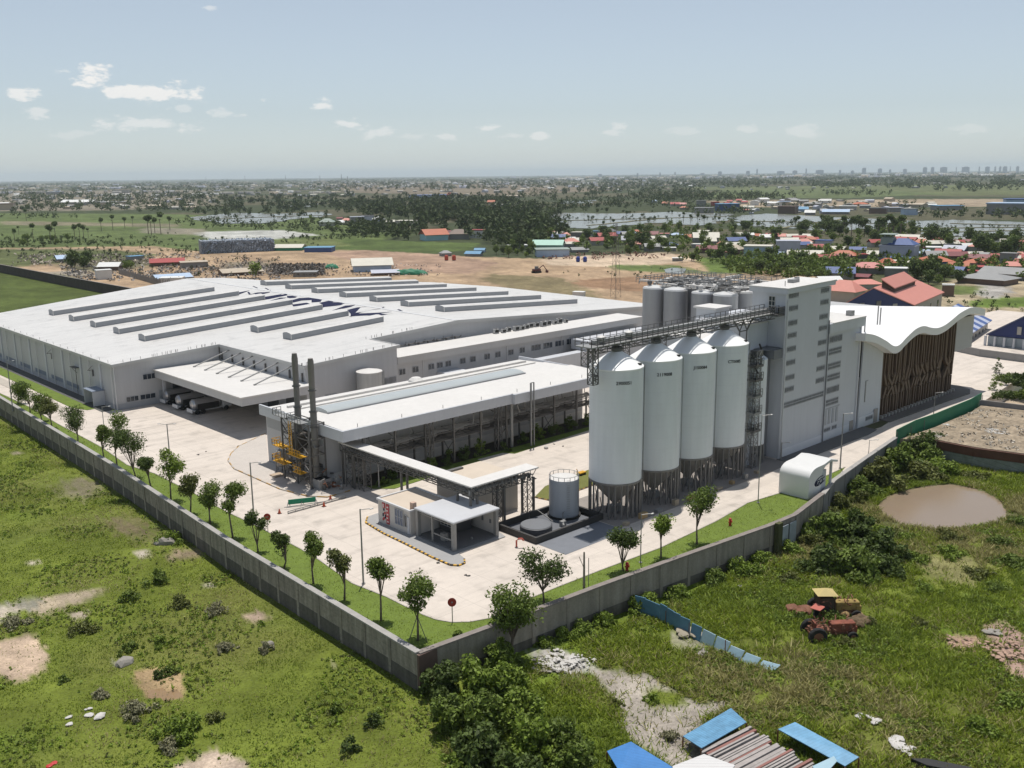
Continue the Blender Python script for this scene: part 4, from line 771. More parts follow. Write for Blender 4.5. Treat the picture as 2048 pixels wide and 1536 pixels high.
for i, sx in enumerate(SX):
    s = empty('grain_silo', (sx, SY, 0), LABS[i], 'grain silo', 'row of four grain silos')
    b = MB(); b.lathe(sx, SY, [(SR, 5.0), (SR, 20.15)], 72); b.build('shell', SILO, s, smooth=True)
    b = MB(); b.lathe(sx, SY, [(SR+.06, 20.15), (SR+.06, 20.3), (SR-.1, 20.42), (.62, 22.25), (.6, 22.5)], 72); b.build('roof', SILOR, s, smooth=True)
    b = MB(); b.lathe(sx, SY, [(.66, 22.2), (.72, 22.3), (.72, 22.75), (.5, 22.9)], 16); b.tube([(sx-.1, SY, 22.7), (sx-.1, SY, 23.4)], .28, 10); b.build('inlet_cap', STEEL, s)
    b = MB(); b.lathe(sx, SY, [(SR-.04, 4.99), (SR-.08, 4.7), (.35, 1.3), (.3, .9)], 40); b.build('hopper', HOPM, s, smooth=True)
    b = MB(); b.lathe(sx, SY, [(SR+.05, 4.75), (SR+.05, 5.0)], 72)
    b.build('ring_beam', LEGM, s)
    for k in range(26):
        a = 2*math.pi*k/26; x_, y_ = sx+(SR-.06)*math.cos(a), SY+(SR-.06)*math.sin(a); m = MB(); m.box(x_-.085, x_+.085, y_-.085, y_+.085, .05, 4.76)
        if k % 3 == 0: a2 = 2*math.pi*(k+1)/26; m.bar((x_, y_, .3), (sx+(SR-.06)*math.cos(a2), SY+(SR-.06)*math.sin(a2), 4.6), .04)
        m.build('leg', LEGM, s)
    b = MB(); rnd = random.Random(i)
    for k in range(22):
        a = rnd.uniform(0, 6.28); rr = rnd.uniform(1.2, 3.2); b.bar((sx+rr*math.cos(a), SY+rr*math.sin(a), .06), (sx+rr*math.cos(a+.2), SY+rr*math.sin(a+.2), rnd.uniform(.8, 2.8)), .05)
    b.build('discharge_gear', STEEL, s); b = MB(); b.box(sx-.7, sx+.7, SY-.6, SY+.6, .06, 1.0); b.build('discharge_valve', STEELL, s)
    a = -2.24; curved_text(TXT[i], .62, sx, SY, SR, TZ[i]-.2, a+.10+i*.02, s)
    a0 = -1.15; q = Vector((sx+(SR-.5)*math.cos(a0), SY+(SR-.5)*math.sin(a0), 20.55)); m = MB(); m.box(q.x-.28, q.x+.28, q.y-.25, q.y+.25, q.z, q.z+.22); m.build('hatch', BLACK, s)
    a0 = -.95 if i else -.8; m = MB()
    for zz in np.arange(.3, 20.2, .6): m.bar((sx+(SR+.18)*math.cos(a0), SY+(SR+.18)*math.sin(a0), zz), (sx+(SR+.18)*math.cos(a0+.1), SY+(SR+.18)*math.sin(a0+.1), zz), .03)
    for aa in (a0, a0+.1): m.bar((sx+(SR+.18)*math.cos(aa), SY+(SR+.18)*math.sin(aa), .2), (sx+(SR+.18)*math.cos(aa), SY+(SR+.18)*math.sin(aa), 20.3), .035)
    m.build('ladder', STEELL, s)
# top conveyor gallery
cg = empty('conveyor_gallery', (91, 81, 23), 'long dark steel conveyor gallery with railings running over the tops of the white silos', 'conveyor')
b = MB(); b.box(90.4, 132.1, 80.5, 81.75, 23.35, 23.75); b.box(90.4, 132.1, 80.85, 81.4, 23.751, 24.15, 1); b.build('conveyor_trough', [STEEL, STEELL], cg)
b = MB(); b.box(90.0, 132.1, 79.75, 80.49, 23.5, 23.58); b.box(90., 132.1, 81.76, 82.4, 23.5, 23.58); b.box(88.6, 90.39, 79.7, 82.5, 23.45, 23.6); b.build('walkway', STEELL, cg)
b = MB(); railing(b, [(88.6, 82.5, 23.6), (88.6, 79.7, 23.6), (132.1, 79.75, 23.58)], 1.05, .045, 1.1); railing(b, [(90, 82.4, 23.58), (132.1, 82.4, 23.58)], 1.05, .04, 1.3); b.build('railing', STEEL, cg)
b = MB(); latt(b, (90.6, 81.1, 22.9), (132, 81.1, 22.9), 1.5, .06, 1.8, depth=.7); b.build('girder', STEEL, cg)
for xx in (92.3, 99.3, 107.4, 115.5):
    b = MB(); latt(b, (xx, 83.6, 20.3 if xx < 93 else 16.), (xx, 83.6, 23.4), 1.3, .06, 1.); 
    b.build('support_frame', STEEL, cg)
b = MB(); latt(b, (89.9, 80.6, 18.6), (89.9, 80.6, 23.4), .95, .07, 1.1); railing(b, [(89.5, 80.1, 18.7), (90.4, 80.1, 18.7), (90.4, 81.1, 18.7)], 1., .05, .5); b.build('hanging_ladder_cage', STEEL, cg)
b = MB()
for xx in (123.6, 125.5): b.bar((xx, 81.1, 17.6), (xx, 81.1, 21.6), .09)
b.bar((123.6, 81.1, 21.4), (121.9, 81.1, 23.3), .1); b.bar((125.5, 81.1, 21.4), (127.2, 81.1, 23.3), .1); b.bar((123.6, 81.1, 21.4), (125.5, 81.1, 21.4), .08); b.bar((123.6, 81.1, 21.5), (124.9, 81.1, 23.3), .07); b.bar((125.5, 81.1, 21.5), (124.2, 81.1, 23.3), .07); b.build('yoke', STEEL, cg)
for k, xx in enumerate((93.3, 98.8)): m = MB(); m.lathe(xx-1.5, 80.9, [(.1, 24.15), (.6, 24.3), (.6, 24.5), (.1, 24.75)], 14); m.build('dust_filter', WROOF2, cg)
# slim silo with lift platforms
sl_ = empty('slim_silo', (127.4, 81.0, 0), 'slim white silo hung with lift platforms, between the grain silos and the tower', 'slim silo')
b = MB(); b.lathe(127.6, 81.2, [(2.3, 3.2), (2.3, 16.8), (.8, 17.9)], 40); b.build('shell', SILO, sl_, smooth=True)
b = MB()
for k in range(12): a = k*math.pi/6; b.box(127.6+2.2*math.cos(a)-.1, 127.6+2.2*math.cos(a)+.1, 81.2+2.2*math.sin(a)-.1, 81.2+2.2*math.sin(a)+.1, .05, 3.3)
b.build('leg_ring', LEGM, sl_)
for zz in (6.2, 9.0, 11.6, 14.2, 16.4): m = MB(); m.box(124.2, 126.2, 78.3, 79.9, zz-.35, zz); railing(m, [(124.2, 78.3, zz), (126.2, 78.3, zz)], 1., .045, .5); railing(m, [(124.2, 79.9, zz), (124.2, 78.3, zz)], 1., .045, .5); m.build('platform', STEELL if zz in (9., 11.6) else STEEL, sl_)
b = MB(); latt(b, (125.2, 79.1, .1), (125.2, 79.1, 18.4), 1.2, .06, 1.3); b.build('ladder_mast', STEELL, sl_)
b = MB(); b.box(124.7, 125.9, 79.95, 80.5, .1, 17.8); b.build('lift_casing', WALL2, sl_)
b = MB(); rnd = random.Random(4)
for k in range(16): a = Vector((rnd.uniform(124, 127.5), rnd.uniform(78.4, 80.), rnd.uniform(15.5, 18.6))); b.tube([a, a+Vector((rnd.uniform(-.9, .9), rnd.uniform(-.5, .5), rnd.uniform(-.9, .9)))], rnd.uniform(.07, .16), 6, k % 2)
b.box(125.0, 126.4, 78.6, 80., 17.6, 18.5); b.build('drive_head', [STEEL, BLACK], sl_)
# intake house above the slim silo
ih = empty('head_house', (127, 82, 18), 'pale boxy head house on the side of the tower, under the conveyor end', 'head house')
b = MB(); b.box(126.7, 132.15, 81.6, 88., 17.6, 21.9); b.build('wall', WALL2, ih); b = MB(); b.box(126.6, 132.15, 81.5, 88.1, 21.9, 22.05); b.build('roof', WROOF2, ih)
b = MB(); b.box(129.5, 132.15, 78.6, 81.55, 16.6, 18.0); b.box(128.4, 132.15, 79.2, 81.55, 18.01, 18.1); b.build('bracket_platform', GREYD, ih)
b = MB(); b.box(126.8, 127.1, 87.5, 87.9, .1, 17.6); b.box(126.8, 127.1, 82., 82.4, .1, 17.6); b.box(131.2, 132.1, 80.8, 84.0, .1, 17.55); b.build('riser', mat('riser_grey', (.22, .22, .225), .6), ih)

# ------------------------------------------------------------------ tower
tw = empty('grain_tower', (132.2, 78.56, 0), 'tall pale blue grey tower block with rows of small louvred windows, right of the silos', 'tower')
Yt = 78.56
b = MB(); b.box(132.2, 145.9, Yt, 84.6, 0, 26.6); b.build('wall', WALL2, tw)
b = MB(); b.extrude([(131.75, 26.55), (146.4, 26.85), (146.4, 27.55), (131.75, 27.35)], 'y', 78.1, 85.0); b.build('roof_fascia', WALL2, tw)
b = MB(); b.extrude([(131.65, 27.36), (146.5, 27.56), (146.5, 27.68), (131.65, 27.48)], 'y', 78.0, 85.1); b.build('roof', WROOF2, tw)
b = MB(); b.box(138, 140, 81, 82, 27.5, 28.1); b.bar((134, 80, 27.4), (134, 80, 28.3), .05); b.box(142.8, 143.4, 83, 83.6, 27.55, 28.0); b.build('roof_unit', STEELL, tw)
b = MB(); b.box(132.6, 145.6, Yt-.06, Yt-.003, .13, 1.4); b.build('plinth', mat('tower_plinth', (.63, .64, .66), .5, var=.03), tw)
b = MB(); b.box(131.9, 132.35, Yt-.22, Yt-.003, .13, 26.5); b.build('corner_trim', mat('corner_trim', (.58, .59, .61), .5, var=.03), tw)
b = MB(); b.tube([(132.25, Yt-.35, .2), (132.25, Yt-.35, 25.6)], .10, 8); b.build('downpipe', TRIM, tw); b = MB(); b.tube([(145.6, Yt-.18, .2), (145.6, Yt-.18, 21)], .10, 8); b.build('downpipe', GREYD, tw)
zz_ = [25.75, 23.4, 20.9, 18.6, 15.9, 13.6, 11.0, 8.9]
zl = [onY(1540+170/4.267, 560+y/4.267, Yt).z for y in (135, 245, 370, 475, 590, 705, 830, 930)]
for z in zl: louvre(tw, 132.9, 135.7, z-.42, z+.42, Yt)
zr = [onY(1540+440/4.267, 560+y/4.267, Yt).z for y in (92, 192, 315, 412, 533, 632, 750, 850)]
for k, z in enumerate(zr): louvre(tw, 142.6, 145.2, z-.42, z+.42, Yt)
za = onY(1540+100/4.267, 560+1070/4.267, Yt).z; zb = onY(1540+440/4.267, 560+975/4.267, Yt).z; zm = (za+zb)/2
louvre(tw, 132.6, 145.3, zm-.5, zm+.4, Yt, 2)
winX(tw, 80.5, 81.6, 23.8, 26.0, 132.2, 2, 3, frame=WROOF2)
b = MB(); b.box(130.2, 132.19, 78.7, 81.5, 23.2, 23.5); railing(b, [(132.1, 78.7, 23.5), (130.2, 78.7, 23.5), (130.2, 80., 23.5)], 1.1, .06, .3); b.build('balcony', STEEL, tw)
b = MB(); b.box(131.9, 132.19, 82.4, 84.2, 0.1, 17.6); b.build('recess_duct', mat('riser_grey', ()), tw)
mb = empty('mid_block', (146, 78.6, 0), 'grey block with a boxed roof edge between the tall tower and the wavy roofed hall', 'mid block')
b = MB(); b.box(145.905, 157.4, Yt+.25, 92., 0, 18.7); b.build('wall', WALL2, mb)
b = MB(); b.box(145.905, 158.1, Yt-.25, 92.6, 18.7, 20.3); b.build('roof_fascia', WALL2, mb); b = MB(); b.box(145.905, 158.1, 84.9, 92.6, 20.301, 20.4); b.box(146.9, 158.2, Yt-.35, 84.89, 20.3, 20.42); b.build('roof', WROOF2, mb)
b = MB(); b.box(149, 150, 81, 82, 20.42, 20.8); b.box(156, 157.2, 80, 81, 20.42, 21.3); b.build('roof_unit', STEELL, mb)
zc = [onY(1540+560/4.267, 560+y/4.267, Yt).z for y in (505, 607, 730, 825, 930, 1033)]
for k, z in enumerate(zc): louvre(mb, 146.8, 151.0, z-.55, z+.55, Yt+.25, 1 if k in (0, 4) else 2)
b = MB()
for k in range(4): b.box(146.6+k*1.25, 147.3+k*1.25, Yt+.17, Yt+.247, 2.8, 5.4)
b.box(146.4, 151.6, Yt+.2, Yt+.247, 5.45, 5.7); b.build('tall_panel', mat('louvre_frame', ()), mb)
louvre(mb, 146.6, 148.8, 1.55, 2.2, Yt+.25); louvre(mb, 149.4, 151.0, 1.55, 2.2, Yt+.25)
b = MB(); b.box(146, 155.4, Yt+.18, Yt+.247, .13, 1.4); b.build('plinth', mat('tower_plinth', ()), mb)
for xx in (145.98, 157.15): m = MB(); m.box(xx, xx+.3, Yt+.02, Yt+.247, .13, 18.6); m.build('downpipe', mat('corner_trim', ()), mb)
b = MB(); b.box(155.6, 156.8, Yt+.15, Yt+.247, .13, 1.9); b.build('door', mat('tan_door', (.33, .30, .27), .6), mb)

# ------------------------------------------------------------------ wavy roofed hall
wh = empty('wavy_roof_hall', (167, 79, 0), 'hall with a thick white wavy roof and brown vertical timber look fins on its front', 'wavy hall')
top = [(154.5, 17.75), (159.5, 16.95), (163.7, 15.45), (166.3, 14.3), (168.1, 13.95), (169.8, 14.25), (171.4, 14.95), (175.3, 16.2), (178.7, 16.4), (182, 15.7), (185.2, 15.3), (188.4, 15.55), (191.5, 16.25), (194.5, 17.05), (197.4, 17.5), (199.8, 17.7), (203.5, 17.45), (207.8, 16.6)]
def sm(pts, n=5):
    out = []
    for i in range(len(pts)-1):
        p0 = pts[max(i-1, 0)]; p1 = pts[i]; p2 = pts[i+1]; p3 = pts[min(i+2, len(pts)-1)]
        for k in range(n):
            t = k/n; out.append(tuple(.5*((2*p1[j])+(-p0[j]+p2[j])*t+(2*p0[j]-5*p1[j]+4*p2[j]-p3[j])*t*t+(-p0[j]+3*p1[j]-3*p2[j]+p3[j])*t**3) for j in (0, 1)))
    return out+[pts[-1]]
tp = sm([(q[0]+(1.2 if k == 0 else 0), q[1]) for k, q in enumerate(top)])
def waveroof(ya, yb, t, m, name, rise=0.):
    n = len(tp); b = MB(); rw = [(ya, 0.), (yb, rise)]
    for yy, dz in rw:
        b.v += [(x, yy, z+dz) for x, z in tp]+[(x, yy, z+dz-t) for x, z in tp]
    for i in range(n-1): b.f.append((i, i+1, 2*n+i+1, 2*n+i)); b.m.append(0); b.f.append((n+i+1, n+i, 3*n+i, 3*n+i+1)); b.m.append(0); b.f.append((i+1, i, n+i, n+i+1)); b.m.append(0); b.f.append((2*n+i, 2*n+i+1, 3*n+i+1, 3*n+i)); b.m.append(0)
    b.f.append((0, 2*n, 3*n, n)); b.m.append(0); b.f.append((n-1, 2*n-1, 4*n-1, 3*n-1)); b.m.append(0)
    return b.build(name, m, wh, smooth=True)
WAVR = mat('wavy_roof_white', (.80, .79, .78), .45, var=.02); waveroof(77.0, 118., 1.35, WAVR, 'roof', -3.2)
b = MB(); pts = [(158.15, 0), (166.4, 0)]+[(x, z-1.36) for x, z in reversed(tp) if 158.15 <= x <= 166.4]; b.extrude(pts, 'y', 78.6, 78.9); b.build('wall', WALL2, wh)
b = MB(); b.box(158.3, 165.8, 78.52, 78.597, .13, 2.0); b.build('plinth', mat('tower_plinth', ()), wh); louvre(wh, 161., 163.6, 1.0, 1.7, 78.52); b = MB(); b.box(164, 165.4, 78.44, 78.516, .13, 2.6); b.build('door', mat('tan_door', ()), wh)
b = MB(); b.box(160.1, 160.35, 78.5, 78.6, 4.6, 8.4); b.box(160.1, 161.0, 78.5, 78.6, 8.41, 8.5); b.build('wall_sign', STEELL, wh)
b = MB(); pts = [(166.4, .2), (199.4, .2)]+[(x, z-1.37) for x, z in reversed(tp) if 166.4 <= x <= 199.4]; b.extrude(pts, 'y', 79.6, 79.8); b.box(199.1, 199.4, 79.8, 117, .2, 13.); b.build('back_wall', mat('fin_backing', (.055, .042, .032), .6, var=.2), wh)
def zt(x):
    for (xa, za), (xb, zb) in zip(tp[:-1], tp[1:]):
        if xa <= x <= xb: return za+(zb-za)*(x-xa)/(xb-xa)-1.36
    return 13.
rnd = random.Random(21); nf = 30
for k in range(nf):
    x = 166.7+k*(32.4/nf); b = MB(); w = rnd.uniform(.13, .21); dep = rnd.uniform(.25, .5); t_ = rnd.uniform(-.25, .25); z2 = 7.6+rnd.uniform(-.6, .9)
    def beam(p, q, w=w, y0_=79.15-dep, y1_=79.35):
        v = Vector((q[0]-p[0], q[1]-p[1])).normalized(); n_ = Vector((-v.y, v.x))*w; b.extrude([(p[0]+n_.x, p[1]+n_.y), (p[0]-n_.x, p[1]-n_.y), (q[0]-n_.x, q[1]-n_.y), (q[0]+n_.x, q[1]+n_.y)], 'y', y0_, y1_)
    beam((x, .25), (x+rnd.uniform(-.08, .08), 4.2+rnd.uniform(-.4, .4))); beam((x+t_, z2), (x+rnd.uniform(-.3, .3), zt(x)-.02))
    dx = rnd.choice([-1.08, 1.08, 1.08, -1.08, 0, 2.1]); dx = dx if 166.6 < x+dx < 199.1 else 0; beam((x, 4.0), (x+dx, 6.0+rnd.uniform(-.3, .4)), w*1.7); beam((x+dx, 6.0), (x+t_, z2+.3), w*1.7)
    b.build('fin', BROWN, wh)
b = MB()
for k in range(24): x = 167.2+k*1.37; b.box(x, x+.5, 78.4, 78.9, .26, .8)
b.build('base_block', mat('fin_foot', (.40, .37, .34), .7, var=.2, nscale=2), wh)
for xx, yy, h in ((160.6, 84.6, 4.1), (168.0, 86.5, 4.0), (173.4, 86, 3.2), (180.5, 87, 4.0), (181.2, 86.8, 3.8)):
    m = MB(); z0_ = zt(xx)+1.2-.08*(yy-77); m.tube([(xx, yy, z0_), (xx, yy, z0_+h)], .13, 8); m.build('vent_pipe', STEELL, wh)
b = MB(); b.lathe(205., 100, [(1.5, 10.5), (1.5, 13.6), (1.1, 14.4), (.2, 14.8)], 18); b.build('roof_cowl', mat('cowl_green_grey', (.30, .34, .31), .5), wh)
b = MB(); b.box(199.45, 208, 79.2, 112, 8.4, 15.2); b.box(199.45, 204.5, 84, 112, .05, 8.39); b.build('side_wing', mat('wing_panel', (.42, .42, .42), .6, var=.04, rib=((0, 0, 1), 1.3, .10, .03)), wh)

# ------------------------------------------------------------------ brewhouse blocks and tall steel tanks behind
bh = empty('brewhouse_block', (134, 90, 0), 'white brewhouse block with roof boxes behind the silos and left of the tower', 'block')
b = MB(); b.box(132.6, 157, 92.8, 101, 0, 19.0); b.box(126.7, 132.5, 88.2, 101, 0, 18.6); b.build('wall', WALL2, bh)
b = MB(); b.box(132.5, 157.1, 92.7, 101.1, 19.0, 19.2); b.box(126.6, 132.49, 88.1, 101.1, 18.6, 18.8); b.build('roof', WROOF2, bh)
b = MB(); b.box(137.2, 141.2, 95, 99, 19.2, 22.0); b.box(136.8, 141.6, 94.6, 99.4, 22.01, 22.35, 1); b.box(134, 136.5, 94.5, 97, 19.2, 20.6); b.lathe(134.6, 93.8+.4, [(1.0, 19.2), (1.0, 20.4), (.1, 21.2)], 16); b.box(142, 151, 94, 99, 19.2, 20.4); b.build('roof_box', [WALL2, WROOF2], bh)
TXX = [156.4, 162.6, 168.8]; TYY = [106.1, 111.2, 118.0, 123.4]; k = 0
proto = None
for i, yy in enumerate(TYY):
    for j, xx in enumerate(TXX):
        if proto is None:
            proto = empty('beer_tank', (0, 0, 0), 'x', 'steel tank'); b = MB(); b.lathe(0, 0, [(2.42, 3.), (2.42, 21.9)], 44); b.build('shell', STAIN, proto, smooth=True)
            b = MB(); b.lathe(0, 0, [(2.42, 21.901), (2.25, 22.2), (1.2, 22.45), (.1, 22.7)], 44); b.build('top_dome', mat('tank_dome', (.60, .60, .59), .4, .2, var=.1), proto, smooth=True)
            b = MB(); b.lathe(0, 0, [(.3, 22.6), (.35, 23.0), (.1, 23.2)], 10); b.tube([(0, 0, 22.8), (1.5, .5, 23.2), (3.4, .6, 23.1)], .12, 6); b.build('top_fitting', STEELL, proto)
            b = MB(); b.lathe(0, 0, [(.5, .6), (2.4, 3.)], 24); b.build('cone', STEEL, proto); b = MB()
            for q in range(8): a = q*math.pi/4; b.bar((2.25*math.cos(a), 2.25*math.sin(a), 0), (2.25*math.cos(a), 2.25*math.sin(a), 3.1), .14)
            b.build('leg_ring', STEEL, proto); o = proto
        else: o = copy_tree(proto, (0, 0, 0))
        o.location = (xx, yy, 0); k += 1
        if j == 0: lab = ['steel tank at the near corner of the tank farm, right of its three darker neighbours', 'tall dark steel tank, third from the left in the tank farm front row', 'tall dark steel tank, second from the left in the tank farm front row', 'tall dark steel tank at the left end of the tank farm front row'][i]; tag(o, lab, 'steel tank', 'steel tanks of the tank farm')
        else: tag(o, 'steel tank inside the tank farm, its top just showing behind the front row', 'steel tank', 'inner steel tanks of the tank farm')
cw = empty('tank_catwalk', (160, 110, 23), 'maze of catwalks, pipes and railings on top of the tall steel tanks', 'catwalk'); b = MB()
for yy in TYY[:3]: b.box(156, 174, yy+2.9, yy+3.9, 22.75, 22.85); railing(b, [(156, yy+2.9, 22.85), (174, yy+2.9, 22.85)], 1., .05, 1.5)
for xx in TXX: b.box(xx+2.9, xx+3.9, 101, 127.5, 22.9, 23.0); railing(b, [(xx+2.9, 101, 23), (xx+2.9, 127.5, 23)], 1., .05, 1.5)
railing(b, [(156, 128., 22.85), (174, 128., 22.85), (174, 101, 22.85)], 1.1, .05, 1.2); b.build('walkway', STEELL, cw)
b = MB(); rnd = random.Random(31)
for k in range(90): a = Vector((rnd.uniform(155, 171), rnd.uniform(101.5, 124), rnd.uniform(22.8, 23.5))); d = rnd.choice([Vector((rnd.uniform(2, 6), 0, 0)), Vector((0, rnd.uniform(2, 6), 0))]); b.tube([a, a+d, a+d+Vector((0, 0, -.6))], rnd.uniform(.08, .2), 6, k % 3)
for k in range(30): b.lathe(rnd.uniform(155, 172), rnd.uniform(102, 126), [(.3, 22.6), (.5, 22.9), (.45, 23.4), (.1, 23.7)], 8, k % 3)
b.build('pipework', [STEELL, WROOF2, STEEL], cw)

# ------------------------------------------------------------------ boundary walls
def wallrun(name, pts, z0, z1, th, m, lab, cat, capm=None, post=4.5, capw=.14, seam=None, caph=.16, low=None):
    w = empty(name, (pts[0][0], pts[0][1], z0), lab, cat); b = MB(); c = MB(); p_ = MB(); lo_ = MB()
    for i, (p, q) in enumerate(zip(pts[:-1], pts[1:])):
        p = Vector((p[0], p[1], 0)); q = Vector((q[0], q[1], 0)); d = (q-p).normalized(); n = Vector((-d.y, d.x, 0)); L_ = (q-p).length
        e = d*(th/2 if i else 0)*0
        b.prism([tuple(p-n*th/2), tuple(q-n*th/2), tuple(q+n*th/2), tuple(p+n*th/2)], z0, z1)
        if low is not None: t4 = th/2+.045; lo_.prism([tuple(p-n*t4), tuple(q-n*t4), tuple(q+n*t4), tuple(p+n*t4)], z0, low)
        t2 = th/2+capw; c.prism([tuple(p-n*t2), tuple(q-n*t2), tuple(q+n*t2), tuple(p+n*t2)], z1+.002*(i % 2), z1+caph+.002*(i % 2))
        if post:
            k = max(1, round(L_/post))
            for j in range(k): a = p.lerp(q, j/k); s = .22; t3 = th/2+.07; p_.prism([tuple(a-d*s-n*t3), tuple(a+d*s-n*t3), tuple(a+d*s+n*t3), tuple(a-d*s+n*t3)], z0, z1-.01)
    if low is not None: lo_.build('lower_course', mat('damp_lower_course', (.115, .105, .09), .9, var=.2, nscale=.4, streak=.4, detail=(3, .25)), w)
    b.build('wall_panel', m, w); c.build('coping', capm or BCAP, w)
    if post: p_.build('pilaster', m, w)
    return w
BW1 = mat('weathered_wall_left', (.28, .25, .21), .9, var=.12, nscale=.5, streak=.5, detail=(3, .3), bump=.3, bscale=4, rib=((0, 0, 1), 2.05, .28, .02))
wallrun('boundary_wall', [(57.55, 318), (56.5, 240), (55.6, 215), (53.5, 149), (51.25, 107), (50.3, 66.9)], GZ-.6, .95, .42, BW1, 'long dark weathered concrete wall along the left edge of the compound', 'wall', low=-1.35)
wallrun('boundary_wall', RW[:7], GZ-.6, .9, .42, BWALL, 'stained concrete wall from the near corner of the compound to the curved kiosk', 'wall', capm=mat('rusty_coping', (.23, .20, .18), .9, var=.25, nscale=1.2), low=-1.9)
wallrun('boundary_wall', RW[6:9]+[HOARD[0]], GZ-.6, .7, .4, mat('grey_far_wall', (.20, .195, .19), .9, var=.1, streak=.15), 'smooth grey wall beyond the curved kiosk up to the green netting', 'wall')
b = MB(); b.box(50.3-.3, 52.2, 66.4, 66.72, GZ-.6, .94); o = b.build('wall_end_panel', mat('reddish_end_render', (.13, .085, .07), .9, var=.2, nscale=1.)); tag(o, 'short reddish brown panel at the near corner of the boundary walls', 'panel')
for k, (xa, xb) in enumerate(((104.9, 106.6), (106.9, 108.5))): b = MB(); b.box(xa, xb, 61.35, 61.45, GZ-.2, .35); b.box(xa-.05, xa+.05, 61.3, 61.34, GZ-.2, .4); tag(b.build('metal_sheet', mat('sheet_blue_grey', (.33, .37, .40), .5, var=.2, nscale=1)), ['pale blue metal sheet leaning on the wall, left of the two', 'pale blue metal sheet leaning on the wall, right of the two'][k], 'metal sheet')
b = MB(); b.box(103.6, 104.6, 61.0, 61.6, GZ-.3, 1.2); tag(b.build('mossy_pillar', mat('mossy_brick', (.07, .075, .03), .95, var=.3, nscale=2.)), 'dark mossy pillar in the right wall where it bends', 'pillar')
FW = [P(-20, 526, 1), P(140, 556, 1), P(286, 582, 1), P(330, 596, 1)]
wallrun('field_wall', [(p.x, p.y) for p in FW], GZ-.5, 1.2, .5, mat('dark_brown_wall', (.075, .06, .05), .9, var=.2, nscale=.3), 'long dark brown wall crossing the green field at the far left, behind the hall', 'wall', capm=mat('rusty_coping', ()))
# green netting and far right fences
gn = empty('green_hoarding', (182, 69, 0), 'bright green netting fence along the road bend in front of the finned facade', 'netting fence'); b = MB(); GN = mat('green_netting', (.012, .17, .085), .6, var=.1, nscale=.4)
pts = HOARD
for p, q in zip(pts[:-1], pts[1:]): p = Vector((*p, 0)); q = Vector((*q, 0)); n_ = Vector((-(q-p).y, (q-p).x, 0)).normalized()*.05; b.prism([tuple(p-n_), tuple(q-n_), tuple(q+n_), tuple(p+n_)], -1.2, 2.1)
b.build('netting', GN, gn); b = MB()
for p in [Vector((*pts[0], 0)).lerp(Vector((*pts[-1], 0)), t) for t in np.linspace(0, 1, 8)]: b.bar((p.x, p.y-.2, -2), (p.x, p.y-.2, 1.7), .05)
b.build('post', STEEL, gn)
def pxw(pts, z): return [(P(a, c, z).x, P(a, c, z).y) for a, c in pts]
wallrun('panel_fence', pxw([(1962, 802), (2010, 808), (2090, 818)], .8), GZ, .9, .15, mat('fence_grey', (.24, .235, .24), .8, var=.12), 'grey panel fence at the right edge, behind the rubble yard', 'fence', capw=.03)
wallrun('panel_fence', pxw([(1912, 690), (1960, 700), (2100, 718)], 1.6), GZ, 1.7, .2, mat('fence_grey2', (.27, .265, .26), .8, var=.08), 'grey block fence beyond the concrete yard, in front of the blue gabled hall', 'fence', capw=.03)
tf = wallrun('tin_fence', pxw([(1868, 880), (1950, 896), (2100, 916)], .3), GZ-.3, -1.2, .2, mat('tin_sheets', (.20, .225, .215), .6, var=.35, nscale=.9, rib=((1, 0, 1), .8, .4, .08)), 'fence of patched tin sheets below a rusty band, beyond the pond', 'fence', capm=STEEL, capw=.02, caph=.05, post=3.)
b = MB(); q = pxw([(1868, 880), (1950, 896), (2100, 916)], .3)
for p, r_ in zip(q[:-1], q[1:]): p = Vector((*p, 0)); r_ = Vector((*r_, 0)); n_ = Vector((-(r_-p).y, (r_-p).x, 0)).normalized()*.22; b.prism([tuple(p-n_), tuple(r_-n_), tuple(r_+n_), tuple(p+n_)], -1.1, .3)
b.build('rusty_band', mat('rust_band', (.11, .05, .035), .85, var=.25, nscale=.8), tf)
poly = pxw([(1796, 878), (1830, 868), (1870, 854), (1905, 839), (1942, 824), (1962, 811), (2100, 826), (2100, 914), (1950, 894), (1868, 878)], .1); b = MB(); b.prism(poly, GZ-.2, .1); o = struct('rubble_yard', b, mat('rubble_ground', (.28, .225, .16), .95, var=.5, nscale=.3, detail=(1.6, .5), bump=.6, bscale=3))
# ------------------------------------------------------------------ yard objects
def toph(px, py, tpy, z=0.):
    b = P(px, py, z); lo, hi = z, 80.
    for _ in range(40):
        m = (lo+hi)/2; d = np.array([b.x, b.y, m-H]); y = 768-FPX*(d@_u2)/(d@_f)
        if y > tpy: lo = m
        else: hi = m
    return b, lo-z
def lamp(px, py, tpy, lab, arms=2, z=0., th=.075):
    b, h = toph(px, py, tpy, z); t = empty('street_lamp', tuple(b), lab, 'lamp post', 'lamp posts of the yard'); m = MB(); x, y = b.x, b.y
    m.tube([(x, y, z), (x, y, z+h)], th*1.5, 8, r1=th); m.lathe(x, y, [(.22, z), (.22, z+.12)], 8); m.build('pole', STEELL, t); m = MB()
    for s in ((-1, 1) if arms == 2 else (1,)): m.tube([(x, y, z+h-.1), (x+s*.5, y-s*.5, z+h), (x+s*.8, y-s*.8, z+h+.04)], .04, 6)
    m.build('arm', STEELL, t)
    for s in ((-1, 1) if arms == 2 else (1,)):
        m = MB(); m.box(x+s*.9-.2, x+s*.9+.2, y-s*.9-.1, y-s*.9+.1, z+h, z+h+.09); m.build('lamp_head', WROOF2, t)
